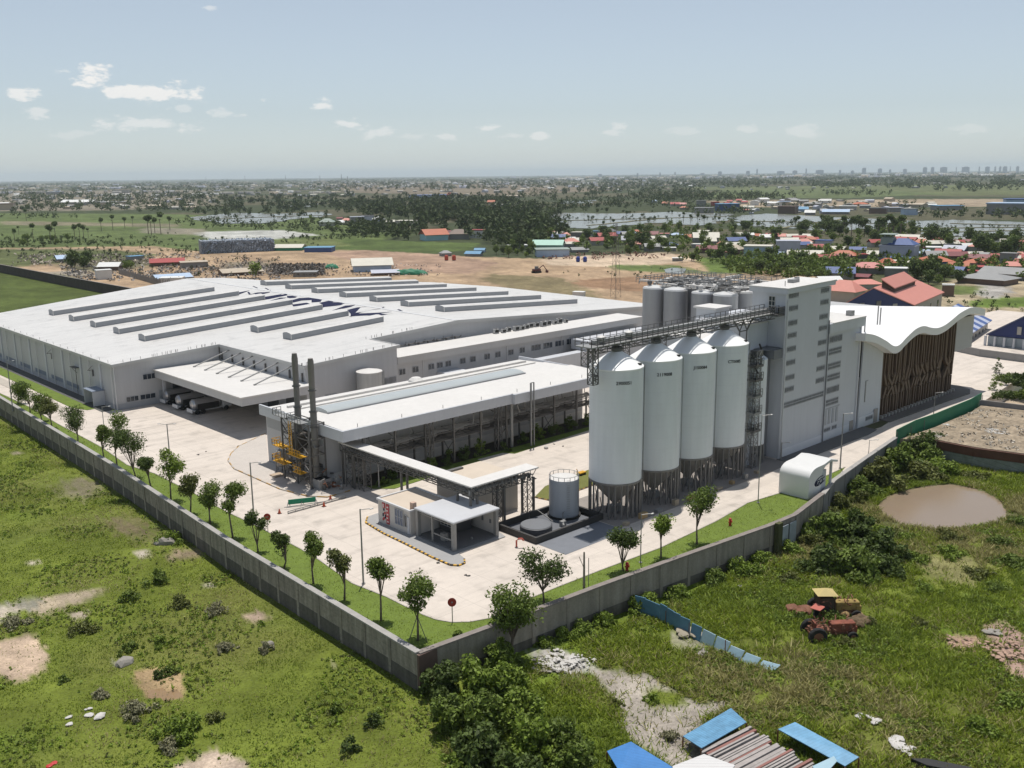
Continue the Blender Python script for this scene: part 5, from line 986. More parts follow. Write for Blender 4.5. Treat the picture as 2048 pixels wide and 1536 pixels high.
lamp(508, 1037, 925, 'grey lamp post on the left verge, left of the green board', 1); lamp(727, 1168, 1018, 'tall grey lamp post at the road edge in front of the white gatehouse', 1); lamp(341, 930, 848, 'lamp post in the open yard below the parked tankers', 2)
lamp(1281, 1126, 1028, 'thin dark post on the right verge, left of the tree below the silos', 1, th=.05); lamp(1516, 1006, 830, 'tall thin lamp post standing before the slim silo on the right verge', 1, th=.05); lamp(1680, 937, 827, 'lamp post with a ring shaped head beside the curved kiosk', 1); lamp(1562, 921, 885, 'short lamp with a round head at the foot of the tower corner', 1)
lamp(26, 822, 722, 'lamp post at the far left end of the compound road', 1); lamp(212, 893, 813, 'slim lamp post on the left verge between the sixth and seventh tree', 1, th=.05); lamp(758, 975, 924, 'short white headed lamp by the lawn left of the gatehouse', 1); lamp(1866, 842, 785, 'thin dark lamp post behind the green netting', 1, z=0., th=.05)
lamp(1737, 910, 880, 'slim pale post on the concrete road right of the ring headed lamp', 1, th=.04)
def disc_sign(px, py, tpy, lab):
    b, h = toph(px, py, tpy); t = empty('round_sign', tuple(b), lab, 'road sign', 'round red signs'); m = MB(); m.bar(tuple(b), (b.x, b.y, h), .04); m.build('pole', STEELL, t)
    d = Vector((-b.x, -b.y, 18)).normalized(); u = Vector((d.y, -d.x, 0)).normalized(); w = d.cross(u); c = Vector((b.x, b.y, h-.45))+d*.08
    m = MB(); n = 22; f = [c+d*.03+(u*math.cos(2*math.pi*i/n)+w*math.sin(2*math.pi*i/n))*.45 for i in range(n)]; k = [p-d*.06 for p in f]; m.face(f); m.face(k[::-1])
    for i in range(n): m.face([f[i], f[(i+1) % n], k[(i+1) % n], k[i]])
    m.build('disc', mat('sign_red', (.36, .035, .02), .6, var=.12, nscale=3.), t)
    m = MB(); m.face([c+d*.035+(u*math.cos(a)+w*math.sin(a))*.09 for a in np.linspace(0, 6.28, 9)[:-1]]); m.build('bolt_plate', STEELL, t)
disc_sign(905, 1246, 1196, 'round red sign on a thin pole at the rounded corner of the road'); disc_sign(536, 1062, 1027, 'small round red sign beside the left verge near the green board')
def hydrant(px, py, lab):
    b = P(px, py); t = empty('fire_hydrant', tuple(b), lab, 'fire hydrant', 'red fire hydrants'); m = MB(); m.lathe(b.x, b.y, [(.25, .0), (.16, .1), (.16, .8), (.22, .85), (.15, 1.05), (.03, 1.12)], 12); m.build('barrel', RED, t, smooth=True)
    m = MB(); m.tube([(b.x-.35, b.y, .62), (b.x+.35, b.y, .62)], .09, 8); m.tube([(b.x, b.y-.3, .62), (b.x, b.y, .62)], .1, 8); m.build('outlet', RED, t)
hydrant(1460, 1052, 'red fire hydrant on the grass verge below the curved kiosk'); hydrant(1254, 1142, 'dark red hydrant at the foot of the verge tree left of the thin dark post')
b = P(1033, 1095); t = empty('red_standpipe', tuple(b), 'bent red standpipe on the concrete in front of the black bund', 'standpipe'); m = MB(); m.tube([(b.x, b.y, 0), (b.x, b.y, .9), (b.x+.15, b.y-.2, 1.15), (b.x+.5, b.y-.45, 1.15), (b.x+.65, b.y-.6, .9)], .12, 8); m.build('pipe', mat('standpipe_red', (.42, .09, .06), .6), t); m = MB(); m.lathe(b.x, b.y, [(.22, 0), (.22, .08)], 10); m.build('flange', STEELL, t)
# green board on its trestle
p, q = P(577, 1014), P(632, 1008); t = empty('barrier_board', tuple(p), 'bright green banner board on a low trestle across the road, left of the gatehouse', 'barrier board'); m = MB(); n_ = Vector((-(q-p).y, (q-p).x, 0)).normalized()*.04
m.prism([tuple(p-n_), tuple(q-n_), tuple(q+n_), tuple(p+n_)], .35, 1.05); m.build('board', mat('board_green', (.01, .23, .12), .5, var=.06), t); m = MB()
for k in (0, .5, 1): c = p.lerp(q, k); m.bar((c.x-.4, c.y-.25, .02), (c.x, c.y, .7), .04); m.bar((c.x+.4, c.y+.25, .02), (c.x, c.y, .7), .04)
m.bar((p.x-1, p.y-.6, .35), (q.x+1.2, q.y-.9, .35), .05); m.build('trestle', STEELL, t)
p, q = P(576, 1028), P(692, 996); t = empty('sliding_gate_rail', tuple(p), 'low grey sliding gate rail lying across the road below the green board', 'gate rail'); m = MB(); m.bar(p+Vector((0, 0, .35)), q+Vector((0, 0, .35)), .06); m.bar(p+Vector((0, 0, .1)), q+Vector((0, 0, .1)), .06)
for k in range(9): c = p.lerp(q, k/8); m.bar(c+Vector((0, 0, .0)), c+Vector((0, 0, .38)), .04)
m.build('rail', STEELL, t)
CONE = mat('cone_orange', (.5, .09, .04), .6)
for (px, py, lab) in ((559, 1027, 'orange traffic cone left of the green board'), (648, 1013, 'dark orange traffic cone just right of the green board'), (661, 999, 'orange traffic cone by the end of the gate rail')):
    b = P(px, py); t = empty('traffic_cone', tuple(b), lab, 'traffic cone', 'traffic cones'); m = MB(); m.lathe(b.x, b.y, [(.22, .04), (.04, .7)], 12); m.build('body', CONE, t); m = MB(); m.box(b.x-.26, b.x+.26, b.y-.26, b.y+.26, .0, .039); m.build('base', BLACK, t)
for i, (px, py, tpy, lab) in enumerate(((661, 1128, 1096, 'white marker post at the road edge, left of its twin'), (667, 1130, 1100, 'white marker post at the road edge, right of its twin'))):
    b, h = toph(px, py, tpy); t = empty('marker_post', tuple(b), lab, 'post', 'white marker posts'); m = MB(); m.tube([tuple(b), (b.x, b.y, h)], .06, 8); m.build('pole', WROOF2, t); m = MB(); m.box(b.x-.14, b.x+.14, b.y-.05, b.y+.05, h-.5, h); m.build('panel', STEELL, t)
b, h = toph(1168, 1176, 1105, .0); t = empty('bare_trunk', tuple(b), 'pale bare tree trunk standing by the right wall', 'dead tree'); m = MB(); m.tube([tuple(b), (b.x, b.y, h*.5), (b.x+.1, b.y+.1, h)], .16, 8, r1=.10); m.bar((b.x, b.y, h*.55), (b.x-.5, b.y+.3, h*.9), .03); m.build('trunk', mat('pale_bark', (.30, .26, .22), .9, var=.2), t)
b, h = toph(1177, 1170, 1116, .0); t = tag(MB().tube([tuple(b), (b.x, b.y, h)], .045, 6).build('thin_post', STEELL), 'thin grey post right of the bare trunk', 'post')
# parked tankers under the canopy
TK = mat('tanker_silver', (.42, .42, .43), .3, .6, var=.05); TKW = mat('tanker_white', (.62, .62, .62), .4); TY = mat('tyre_rubber', (.02, .02, .02), .9)
def tanker(c, lab, ln=8.2):
    t = empty('tanker_truck', (c.x, c.y, 0), lab, 'tanker truck', 'tanker trucks under the canopy'); x, y = c.x, c.y
    m = MB(); n = 20; b0 = len(m.v); pr = [(x+.1, .2), (x+.25, .75), (x+.6, 1.02), (x+ln-2.6, 1.02), (x+ln-2.3, .8), (x+ln-2.2, .2)]
    for xx, r in pr:
        for i in range(n): a = 2*math.pi*i/n; m.v.append((xx, y+1.1*r*math.cos(a), 1.95+r*math.sin(a)))
    for k in range(len(pr)-1):
        for i in range(n): j = (i+1) % n; m.f.append((b0+k*n+i, b0+k*n+j, b0+(k+1)*n+j, b0+(k+1)*n+i)); m.m.append(0)
    m.f.append(tuple(range(b0, b0+n))); m.m.append(0); m.f.append(tuple(range(b0+5*n, b0+6*n))); m.m.append(0); m.build('tank', TK, t, smooth=True)
    m = MB(); m.extrude([(x+ln-2.0, .6), (x+ln, .6), (x+ln, 1.6), (x+ln-.4, 2.7), (x+ln-2.0, 2.8)], 'y', y-1.15, y+1.15); m.build('cab', TKW, t, bevel=.08)
    m = MB(); m.extrude([(x+ln+.012, 1.62), (x+ln-.38, 2.6), (x+ln-.40, 2.58), (x+ln-.01, 1.6)], 'y', y-1.0, y+1.0); m.build('windscreen', GLASS, t)
    m = MB(); m.box(x-.1, x+ln-2.05, y-.95, y+.95, .62, .9); m.box(x-.25, x-.05, y-1.15, y+1.15, .5, 1.15); m.build('chassis', TKW, t)
    m = MB(); m.box(x+1, x+ln-2.8, y-1.28, y-1.12, .9, 2.1); m.build('side_cabinet', BLACK, t)
    for xx in (x+.9, x+2.1, x+ln-1.3):
        for s in (-1, 1):
            w = MB(); b0 = 0; w.v = [(xx+.48*math.cos(a), y+s*1.05+e, .49+.48*math.sin(a)) for e in (-.16, .16) for a in np.linspace(0, 2*math.pi, 19)[:-1]]
            w.f = [tuple(range(18)), tuple(range(35, 17, -1))]+[(i, 18+i, 18+(i+1) % 18, (i+1) % 18) for i in range(18)]; w.m = [0]*20; w.build('wheel', TY, t)
tanker(P(386, 831)+Vector((0, .9, 0)), 'silver tanker truck nearest the yard, under the truck canopy'); tanker(P(362, 822)+Vector((-.3, 1.4, 0)), 'white ended tanker truck in the middle of the three under the canopy'); tanker(P(337, 811)+Vector((-.4, 1.4, 0)), 'dark tanker truck farthest left of the three under the canopy')
# curved kiosk by the right wall
kx = empty('curved_kiosk', (118, 67, 0), 'white kiosk shaped like a curled strip with a logo, beside the right wall', 'kiosk')
prof = [(117.6, .06), (117.6, 3.0)]+[(117.6+2.2*(1-math.cos(a)), 3.0+1.35*math.sin(a)) for a in np.linspace(0, math.pi/2, 9)[1:]]+[(121.6, 4.4), (123.4, 4.75), (125.4, 4.25)]
pin = [(125.4, 3.95), (123.4, 4.4), (122.0, 4.05)]+[(121.9+0*a, 0) for a in ()]+[(121.4, 3.7), (120.9, 2.9), (120.9, .06)]
KW = mat('kiosk_white', (.70, .70, .69), .35, var=.03)
b = MB(); b.extrude(prof+pin, 'y', 64.9, 69.6); b.build('shell', KW, kx, smooth=True)
b = MB(); b.box(120.91, 122.6, 65.1, 69.4, .06, 3.4); b.build('rear_wall', WALL2, kx); b = MB(); b.box(124.2, 124.5, 65.2, 65.5, .05, 4.2); b.box(124.2, 124.5, 69., 69.3, .05, 4.2); b.build('column', TRIM, kx)
b = MB(); cx_, cz_ = 120.6, 2.2
for k in range(20):
    a0, a1 = 2*math.pi*k/20, 2*math.pi*(k+1)/20; f_ = lambda a, s: (cx_+1.5*s*math.cos(a), cz_+.62*s*math.sin(a)+.25*math.cos(a))
    if 2 < k < 18: b.extrude([f_(a0, 1), f_(a1, 1), f_(a1, .84), f_(a0, .84)], 'y', 64.86, 64.898)
b.build('logo_ring', NAVY, kx)
cu = bpy.data.curves.new('logo', 'FONT'); cu.body = 'IGCC'; cu.size = 1.0; cu.extrude = .015; cu.align_x = 'CENTER'; cu.offset = .02; cu.shear = .2
o = bpy.data.objects.new('logo', cu); COL.objects.link(o); dg = bpy.context.evaluated_depsgraph_get(); me = bpy.data.meshes.new_from_object(o.evaluated_get(dg)); bpy.data.objects.remove(o)
for v in me.vertices: v.co = (120.5+v.co.x, 64.85-v.co.z, 1.75+v.co.y+.12*v.co.x)
me.materials.clear(); me.materials.append(NAVY); o = bpy.data.objects.new('logo_letters', me); COL.objects.link(o); o.parent = kx; o.matrix_parent_inverse = kx.matrix_basis.inverted()
# small things in the yard
def lump(name, loc, r, m, lab, cat, group=None, seed=0, flat=.5, n=1):
    bm = bmesh.new(); rnd = random.Random(seed); big = n > 9 and name in ('litter', 'rubble'); n = n*5 if big else n
    for k in range(n):
        o_ = Vector((rnd.uniform(-1, 1), rnd.uniform(-1, 1), 0))*r*(1.25 if big else .9 if n > 1 else 0); g = bmesh.ops.create_icosphere(bm, subdivisions=1 if big else 2, radius=r*(rnd.uniform(.06, .2) if big else rnd.uniform(.25, .6) if n > 1 else 1)); s = Vector((rnd.uniform(.8, 1.3), rnd.uniform(.7, 1.2), flat))
        for v in g['verts']: v.co = Vector((v.co.x*s.x, v.co.y*s.y, v.co.z*s.z))*(1+rnd.uniform(-.16, .16))+o_
    me = bpy.data.meshes.new(name); bm.to_mesh(me); bm.free(); me.materials.append(m); o = bpy.data.objects.new(name, me); COL.objects.link(o); o.location = loc; o.rotation_euler.z = rnd.uniform(0, 6); return tag(o, lab, cat, group)
WR = mat('white_rubble', (.50, .48, .45), .9, var=.2, nscale=3.); GR = mat('grey_stone', (.27, .25, .22), .9, var=.25, nscale=2.); DK = mat('dark_debris', (.06, .055, .05), .9, var=.3, nscale=2.)
for (px, py, lab) in ((397, 909, 'dark scrap of debris lying in the open yard'), (412, 903, 'smaller dark scrap right of the first in the open yard'), (476, 892, 'dark speck of debris near the curved yellow kerb'), (877, 1126, 'dark flat scrap on the road below the gatehouse'), (935, 1150, 'small dark scrap on the road bend'), (1108, 888, 'dark bucket on the road between the lawns'), (1126, 892, 'dark bucket right of the other on the road between the lawns')):
    lump('debris', P(px, py, .04), .28, DK, lab, 'debris', seed=px, flat=.25, n=4)
lump('stone', P(1092, 895, .2), .5, WR, 'white stone block on the road between the lawns', 'stone', seed=2)
t = empty('barrow', tuple(P(1163, 950)), 'small yellow trolley at the end of the silo lawn', 'trolley'); c = P(1163, 950); m = MB(); m.box(c.x-.7, c.x+.7, c.y-.4, c.y+.4, .35, .5); m.bar((c.x-.7, c.y, .4), (c.x-1.1, c.y, 1.2), .05); m.build('frame', YEL, t); m = MB()
for s in (-.4, .4): m.lathe(c.x+s, c.y-.3, [(.2, .02), (.2, .3)], 10)
m.build('wheel', TY, t)
c = P(608, 978); 
# --- pallets and tins
for k in range(10):
    xx = 92+k*3.4+random.uniform(-.4, .4); yy = 76.2+random.uniform(-.2, .3); o = MB().box(xx, xx+random.uniform(.7, 1.4), yy, yy+.6, .052, .052+random.uniform(.3, .8)).build('drum_crate', [mat('crate_tan', (.36, .30, .22), .8, var=.2), mat('drum_ochre', (.34, .24, .12), .8), STEELL][k % 3]); tag(o, 'small crate or drum in the row along the silo apron edge', 'crate', 'crates along the silo apron edge')

# ------------------------------------------------------------------ near right field: fence, wrecks, roofs
BLF = mat('blue_fence_sheet', (.10, .22, .33), .5, var=.25, nscale=.8); BLF2 = mat('pale_blue_sheet', (.33, .47, .54), .45, var=.15, nscale=.8)
fp = [(1268, 1222), (1290, 1228), (1320, 1240), (1360, 1262), (1400, 1282), (1425, 1295), (1452, 1308), (1480, 1321), (1510, 1334), (1545, 1345)]
t = empty('blue_sheet_fence', tuple(P(1268, 1222, GZ)), 'blue corrugated sheet fence slanting down through the right field', 'fence'); m1 = MB(); m2 = MB()
pts = [P(a, c, GZ) for a, c in fp]; seg = []; tot_ = 0
for p, q in zip(pts[:-1], pts[1:]):
    n = max(1, int((q-p).length/1.05))
    for k in range(n): seg.append((p.lerp(q, k/n), p.lerp(q, (k+.97)/n)))
rnd = random.Random(8)
for i, (p, q) in enumerate(seg):
    fr = i/len(seg); h = (1.9-1.55*max(0, fr-.35)/.65)+rnd.uniform(-.1, .15); lean = Vector((.9, -.5, 0))*(max(0, fr-.4)*1.5+rnd.uniform(-.03, .12)); n_ = Vector((-(q-p).y, (q-p).x, 0)).normalized()*.04
    mm = m2 if fr > .55 or rnd.random() < .05 else m1; lo = Vector((0, 0, GZ-.1)); hi = Vector((0, 0, GZ+h)); p = Vector((p.x, p.y, 0)); q = Vector((q.x, q.y, 0)); c = rnd.uniform(-.08, .08)
    A = [p+lo-n_, q+lo-n_, q+hi+lean-n_+Vector((0, 0, c)), p+hi+lean-n_]; B_ = [v+n_*2 for v in A]
    dk_ = mm is m1; mm = MB(); mm.face(A); mm.face(B_[::-1])
    for k in range(4): mm.face([A[k], B_[k], B_[(k+1) % 4], A[(k+1) % 4]])
    mm.build('sheet', BLF if dk_ else BLF2, t)
m = MB()
for i, (p, q) in enumerate(seg[::3]): m.bar((p.x, p.y+.12, GZ), (p.x, p.y+.12, GZ+1.5), .04)
m.build('post', RUST, t)
# tractors rusting in the grass
def wheel(parent, c, r, w, ax, m_=TY, name='wheel'):
    ax = Vector(ax).normalized(); u = ax.cross(Vector((0, 0, 1))).normalized(); v = ax.cross(u); b = MB(); n = 22
    prof = [(r*.55, -w/2), (r*.92, -w/2), (r, -w*.3), (r, w*.3), (r*.92, w/2), (r*.55, w/2)]
    for rr, e in prof:
        for i in range(n): a = 2*math.pi*i/n; q = c+ax*e+(u*math.cos(a)+v*math.sin(a))*rr*(1+.03*(i % 2)); b.v.append(tuple(q))
    for k in range(5):
        for i in range(n): j = (i+1) % n; b.f.append((k*n+i, k*n+j, (k+1)*n+j, (k+1)*n+i)); b.m.append(0)
    b.f.append(tuple(range(n))); b.m.append(1); b.f.append(tuple(range(5*n, 6*n))); b.m.append(1)
    return b.build(name, [m_, RUST], parent)
def wreck(lab, px, py, yaw, body, roofc, s=1., cab=True, seed=1):
    c = P(px, py, GZ); c.z -= .32; t = empty('tractor_wreck', tuple(c), lab, 'tractor', 'rusting machines in the field'); rnd = random.Random(seed)
    fx = Vector((math.cos(yaw), math.sin(yaw), 0)); sx = Vector((-fx.y, fx.x, 0)); T = lambda a, b_, z: c+fx*a*s+sx*b_*s+Vector((0, 0, z*s+.0))
    def bx(mb, a0, a1, b0, b1, z0, z1, m=0):
        v = [T(a, b_, z) for z in (z0, z1) for a, b_ in ((a0, b0), (a1, b0), (a1, b1), (a0, b1))]; k = len(mb.v); mb.v += [tuple(q) for q in v]
        for f in ((0, 3, 2, 1), (4, 5, 6, 7), (0, 1, 5, 4), (1, 2, 6, 5), (2, 3, 7, 6), (3, 0, 4, 7)): mb.f.append(tuple(k+i for i in f)); mb.m.append(m)
    m = MB(); bx(m, .3, 2.6, -.42, .42, .8, 1.65); bx(m, 2.2, 2.75, -.5, .5, .7, 1.3); m.build('bonnet', body, t, bevel=.06)
    m = MB(); bx(m, -1.7, 2.4, -.35, .35, .55, .85); bx(m, -1.6, .2, -.6, .6, .85, 1.15)
    for k in range(60): a = T(rnd.uniform(-1.6, 2.5), rnd.uniform(-.7, .7), rnd.uniform(.4, 1.9)); m.tube([a, a+Vector((rnd.uniform(-.5, .5), rnd.uniform(-.5, .5), rnd.uniform(-.3, .5)))], .07, 6)
    for k in range(6): q = T(rnd.uniform(-.5, 2.5), rnd.uniform(-.5, .5), 1.2); m.lathe(q.x, q.y, [(.1, q.z-.2), (.2, q.z), (.12, q.z+.35)], 8)
    m.build('engine_and_frame', RUST, t)
    if cab:
        m = MB(); bx(m, -1.5, .1, -.75, .75, 2.45, 2.6)
        k = len(m.v); q = [T(-1.7, -.9, 2.55), T(.3, -.9, 2.5), T(.3, .9, 2.5), T(-1.7, .9, 2.55), T(-.7, 0, 3.0)]; m.v += [tuple(x) for x in q]; m.f += [(k, k+1, k+4), (k+1, k+2, k+4), (k+2, k+3, k+4), (k+3, k, k+4)]; m.m += [0]*4
        m.build('cab_roof', roofc, t); m = MB()
        for a, b_ in ((-1.45, -.7), (.05, -.7), (.05, .7), (-1.45, .7)): m.bar(T(a, b_, .9), T(a, b_, 2.45), .05)
        bx(m, -1.4, 0, -.66, .66, .9, 2.2); m.build('cab_frame', mat('old_cab_brown', (.07, .05, .035), .8, var=.3, nscale=2.), t)
    else:
        m = MB(); bx(m, -1.2, -.5, -.4, .4, 1.1, 1.25); bx(m, -1.3, -1.15, -.4, .4, 1.25, 1.8); m.build('seat', roofc, t); m = MB(); m.bar(T(-.2, 0, 1.1), T(-.5, 0, 1.9), .04); m.build('steering_column', STEEL, t)
    for a, b_, r, w in ((-1.2, -.95, .85, .45), (-1.2, .95, .85, .45), (2.2, -.75, .5, .3), (2.2, .75, .5, .3)): wheel(t, T(a, b_, r*.85), r*s, w*s, sx)
YB_ = mat('faded_yellow', (.27, .19, .06), .85, var=.5, nscale=2.); OR_ = mat('faded_orange', (.20, .065, .04), .85, var=.5, nscale=2.)
wreck('abandoned yellow tractor with a faded yellow cab roof, behind the orange one', 1662, 1228, R(-42), YB_, mat('sun_bleached_yellow', (.50, .40, .17), .7, var=.15), 1.15, True, 3)
wreck('rusty orange tractor wreck with a bare seat, in front of the yellow cabbed one', 1652, 1272, R(-38), OR_, OR_, 1.15, False, 5)
t = tag(MB().prism([tuple(P(a, c, GZ+1.6)) for a, c in ((1620, 1216), (1632, 1206), (1650, 1214), (1640, 1222))], GZ+1.55, GZ+1.62).build('loose_sheet', mat('salmon_panel', (.42, .12, .09), .7)), 'salmon red sheet lying on the scrap beside the tractors', 'metal sheet')
for k, (px, py, lab) in enumerate(((1604, 1222, 'rusty heap of scrap parts at the left end of the tractors'), (1725, 1242, 'brown scrap axle heap at the right end of the tractors'), (1700, 1222, 'tan scrap heap behind the yellow tractor'))): lump('scrap_heap', P(px, py, GZ+.3), 1.1, [RUST, mat('scrap_brown', (.13, .09, .05), .9, var=.4, nscale=2.), mat('scrap_tan', (.30, .20, .09), .9, var=.4, nscale=3.)][k], lab, 'scrap heap', seed=k+4, flat=.7, n=13)
# roof sheets and timber stacks at the bottom edge
BS = mat('blue_roof_sheet', (.05, .19, .46), .4, var=.22, nscale=.7, rib=((1, .4, 0), .35, .10, .2)); BS2 = mat('sky_blue_sheet', (.13, .30, .46), .5, var=.34, nscale=.9, rib=((.4, 1, 0), .35, .12, .2)); BS3 = mat('weathered_blue_sheet', (.12, .28, .44), .55, var=.36, nscale=1.4, rib=((1, -.3, 0), .28, .22, .25))
PLK = mat('grey_plank', (.34, .31, .29), .85, var=.22, nscale=1.5); PLR = mat('reddish_plank', (.25, .12, .10), .85, var=.2)
def slabpx(mb, pxs, zs, th=.08, m=0):
    q = [P(a, c, z) for (a, c), z in zip(pxs, zs)]; k = len(mb.v); n = len(q); mb.v += [tuple(v) for v in q]+[(v.x, v.y, v.z-th) for v in q]
    mb.f.append(tuple(k+i for i in range(n))); mb.m.append(m); mb.f.append(tuple(k+n+i for i in reversed(range(n)))); mb.m.append(m)
    for i in range(n): j = (i+1) % n; mb.f.append((k+j, k+i, k+n+i, k+n+j)); mb.m.append(m)
def postpx(mb, pxs, zs, r=.06):
    for (a, c), z in zip(pxs, zs): q = P(a, c, z); mb.bar((q.x, q.y, GZ), (q.x, q.y, z-.1), r)
for lab, pxs, zs, mm in (('bright blue sheet roof at the bottom edge, left of the timber stack', [(1214, 1502), (1262, 1483), (1345, 1534), (1330, 1580), (1240, 1545)], [-.9, -.6, -.6, -.9, -.9], BS), ('pale blue streaked sheet roof right of the timber stack', [(1556, 1458), (1590, 1444), (1718, 1514), (1690, 1532)], [-.7, -.5, -.5, -.8], BS2), ('scratched blue sheet roof above the timber stack', [(1366, 1472), (1462, 1416), (1493, 1444), (1403, 1496)], [-.9, -.9, -.45, -.45], BS3)):
    zs = [z_-.95 for z_ in zs]; c = P(*pxs[0], zs[0]); t = empty('sheet_roof', (c.x, c.y, GZ), lab, 'sheet roof', 'blue sheet roofs'); b = MB(); slabpx(b, pxs, zs); b.build('roof_sheet', mm, t); b = MB(); postpx(b, pxs, zs); b.build('post', RUST, t)
    b = MB(); slabpx(b, [(p_[0]*.9+.1*sum(q[0] for q in pxs)/len(pxs), p_[1]*.9+.1*sum(q[1] for q in pxs)/len(pxs)) for p_ in pxs], [z-.35 for z in zs], .06); b.build('lower_deck', PLK, t)
rnd = random.Random(12); a0 = P(1400, 1500, -1.6); a1 = P(1500, 1450, -1.6); d1 = (a1-a0).normalized(); e0 = P(1560, 1500, -1.6); d2 = Vector((d1.y, -d1.x, 0))
if d2.dot(P(1480, 1536, -1.6)-a0) < 0: d2 = -d2
t = empty('timber_stack', (a0.x, a0.y, GZ), 'stack of long grey and reddish planks between the blue sheet roofs at the bottom edge', 'timber stack')
for k in range(34):
    w = rnd.uniform(.16, .34); off_ = k*.31; s = a0+d2*off_+d1*rnd.uniform(-.5, .4); L_ = 5.8+rnd.uniform(-.4, .6); z0_ = -1.62+rnd.uniform(-.06, .12); b = MB()
    b.prism([tuple(s), tuple(s+d1*L_), tuple(s+d1*L_+d2*w), tuple(s+d2*w)], GZ+.02, z0_); b.build('plank', PLR if k % 6 == 2 else PLK, t)
t = empty('white_tarpaulin', tuple(P(1420, 1528, GZ)), 'white checked tarpaulin roof left of the planks at the bottom edge', 'tarpaulin'); b = MB(); slabpx(b, [(1345, 1532), (1408, 1508), (1470, 1530), (1440, 1575), (1350, 1570)], [-.95]*5); b.build('sheet', mat('white_checked_sheet', (.58, .57, .56), .6, var=.06, rib=((1, 1, 0), .5, .25, .12)), t); b = MB(); postpx(b, [(1350, 1532), (1408, 1512), (1465, 1531)], [-1]*3); b.build('post', RUST, t)
t = empty('pale_awning', tuple(P(1655, 1530, GZ)), 'small pale blue awning at the foot of the right sheet roof', 'awning'); b = MB(); slabpx(b, [(1625, 1532), (1668, 1512), (1674, 1522), (1640, 1560)], [-1.]*4); b.build('sheet', BLF2, t); b = MB(); postpx(b, [(1627, 1532), (1668, 1514)], [-1]*2); b.build('post', RUST, t)
p, q = P(1822, 1520, GZ+.3), P(1945, 1545, GZ+.3); t = empty('dark_boat_hull', tuple(p), 'long dark hull shaped scrap lying in the grass at the bottom right edge', 'hull'); d = (q-p).normalized(); w = Vector((-d.y, d.x, 0))*.5; b = MB(); b.prism([tuple(p), tuple(p+d*1.2-w), tuple(q-w), tuple(q+w), tuple(p+d*1.2+w)], GZ-.1, GZ+.45); b.build('hull', BLACK, t)
for (px, py, r, m_, lab, n) in ((1720, 1432, .6, WR, 'white rag of litter in the right field, leftmost of the line', 5), (1745, 1440, .7, WR, 'white litter heap second in the line across the right field', 6), (1790, 1482, .8, WR, 'white litter heap third in the line across the right field', 7), (1825, 1503, .7, WR, 'pale blue white litter, last of the line across the right field', 5),
                         (1410, 1307, .7, GR, 'pile of grey boards under the pale blue fence', 6), (1925, 1283, 1.1, mat('pink_soil', (.36, .24, .18), .95, var=.25), 'small pink soil heap in the right field', 10), (1985, 1262, .8, GR, 'grey rubble at the head of the pink soil strip', 7), (2012, 1300, 1.6, mat('pink_soil', ()), 'long pink soil heap at the right edge', 16), (1748, 1128, .8, mat('pale_blue_drum', (.42, .46, .52), .5), 'pale blue rounded drum at the foot of the big bush clump', 1),
                         (1660, 1120, .7, WR, 'broken white slab among the big bush clump', 5), (1480, 1172, .3, WR, 'white bottle in the grass below the right wall', 1), (1120, 1320, 1.4, WR, 'spread of white ash and rubble beside the big bushes', 26), (1090, 1330, 1.1, GR, 'grey rubble left of the white ash spread', 14), (1165, 1322, .9, WR, 'white rubble at the right end of the ash spread', 10),
                         (168, 1418, .5, WR, 'white plastic sheet in the left field, topmost of its group', 2), (178, 1430, .35, WR, 'white scrap below the topmost sheet in the left field', 1), (200, 1432, .55, WR, 'long white scrap at the right of the litter group in the left field', 1), (138, 1434, .3, WR, 'small white scrap at the left of the litter group in the left field', 1), (139, 1448, .28, WR, 'lowest small white scrap in the left field', 1),
                         (248, 1326, .8, GR, 'grey boulder in the middle of the left field', 1), (330, 1085, 1.1, GR, 'grey boulder near the left wall beside a leafy bush', 1), (540, 1290, .6, GR, 'grey stone by the grey shrub in the left field', 1), (102, 1530, .5, RED, 'red scrap at the bottom left edge', 3), (165, 935, .4, WR, 'pale scrap in the left field by the wall', 3), (1755, 1035, .3, WR, 'white scrap by the pond edge', 2),
                         (1380, 1262, 1.2, mat('dry_slab', (.33, .29, .22), .9, var=.2), 'flat dry slabs in the grass left of the blue fence', 7), (1990, 862, 1.3, WR, 'heap of white broken concrete in the rubble yard', 16), (1890, 850, .7, WR, 'white chunk of concrete in the rubble yard, left of the heap', 6), (1875, 872, .8, GR, 'grey chunks by the edge of the rubble yard', 8)):
    zz = (.15 if (py < 900 and px > 1800) else GZ+r*.2) if lab[0] else 0; lump('litter' if m_ is WR else 'rubble', P(px, py, zz), r, m_, lab, 'rubble' if m_ is not WR else 'litter', seed=px, flat=.3 if n > 1 or m_ is WR else .7, n=n)
b = MB(); q = [P(a, c, .12) for a, c in ((1925, 900-8), (1962, 845), (1990, 850), (1955, 895))]
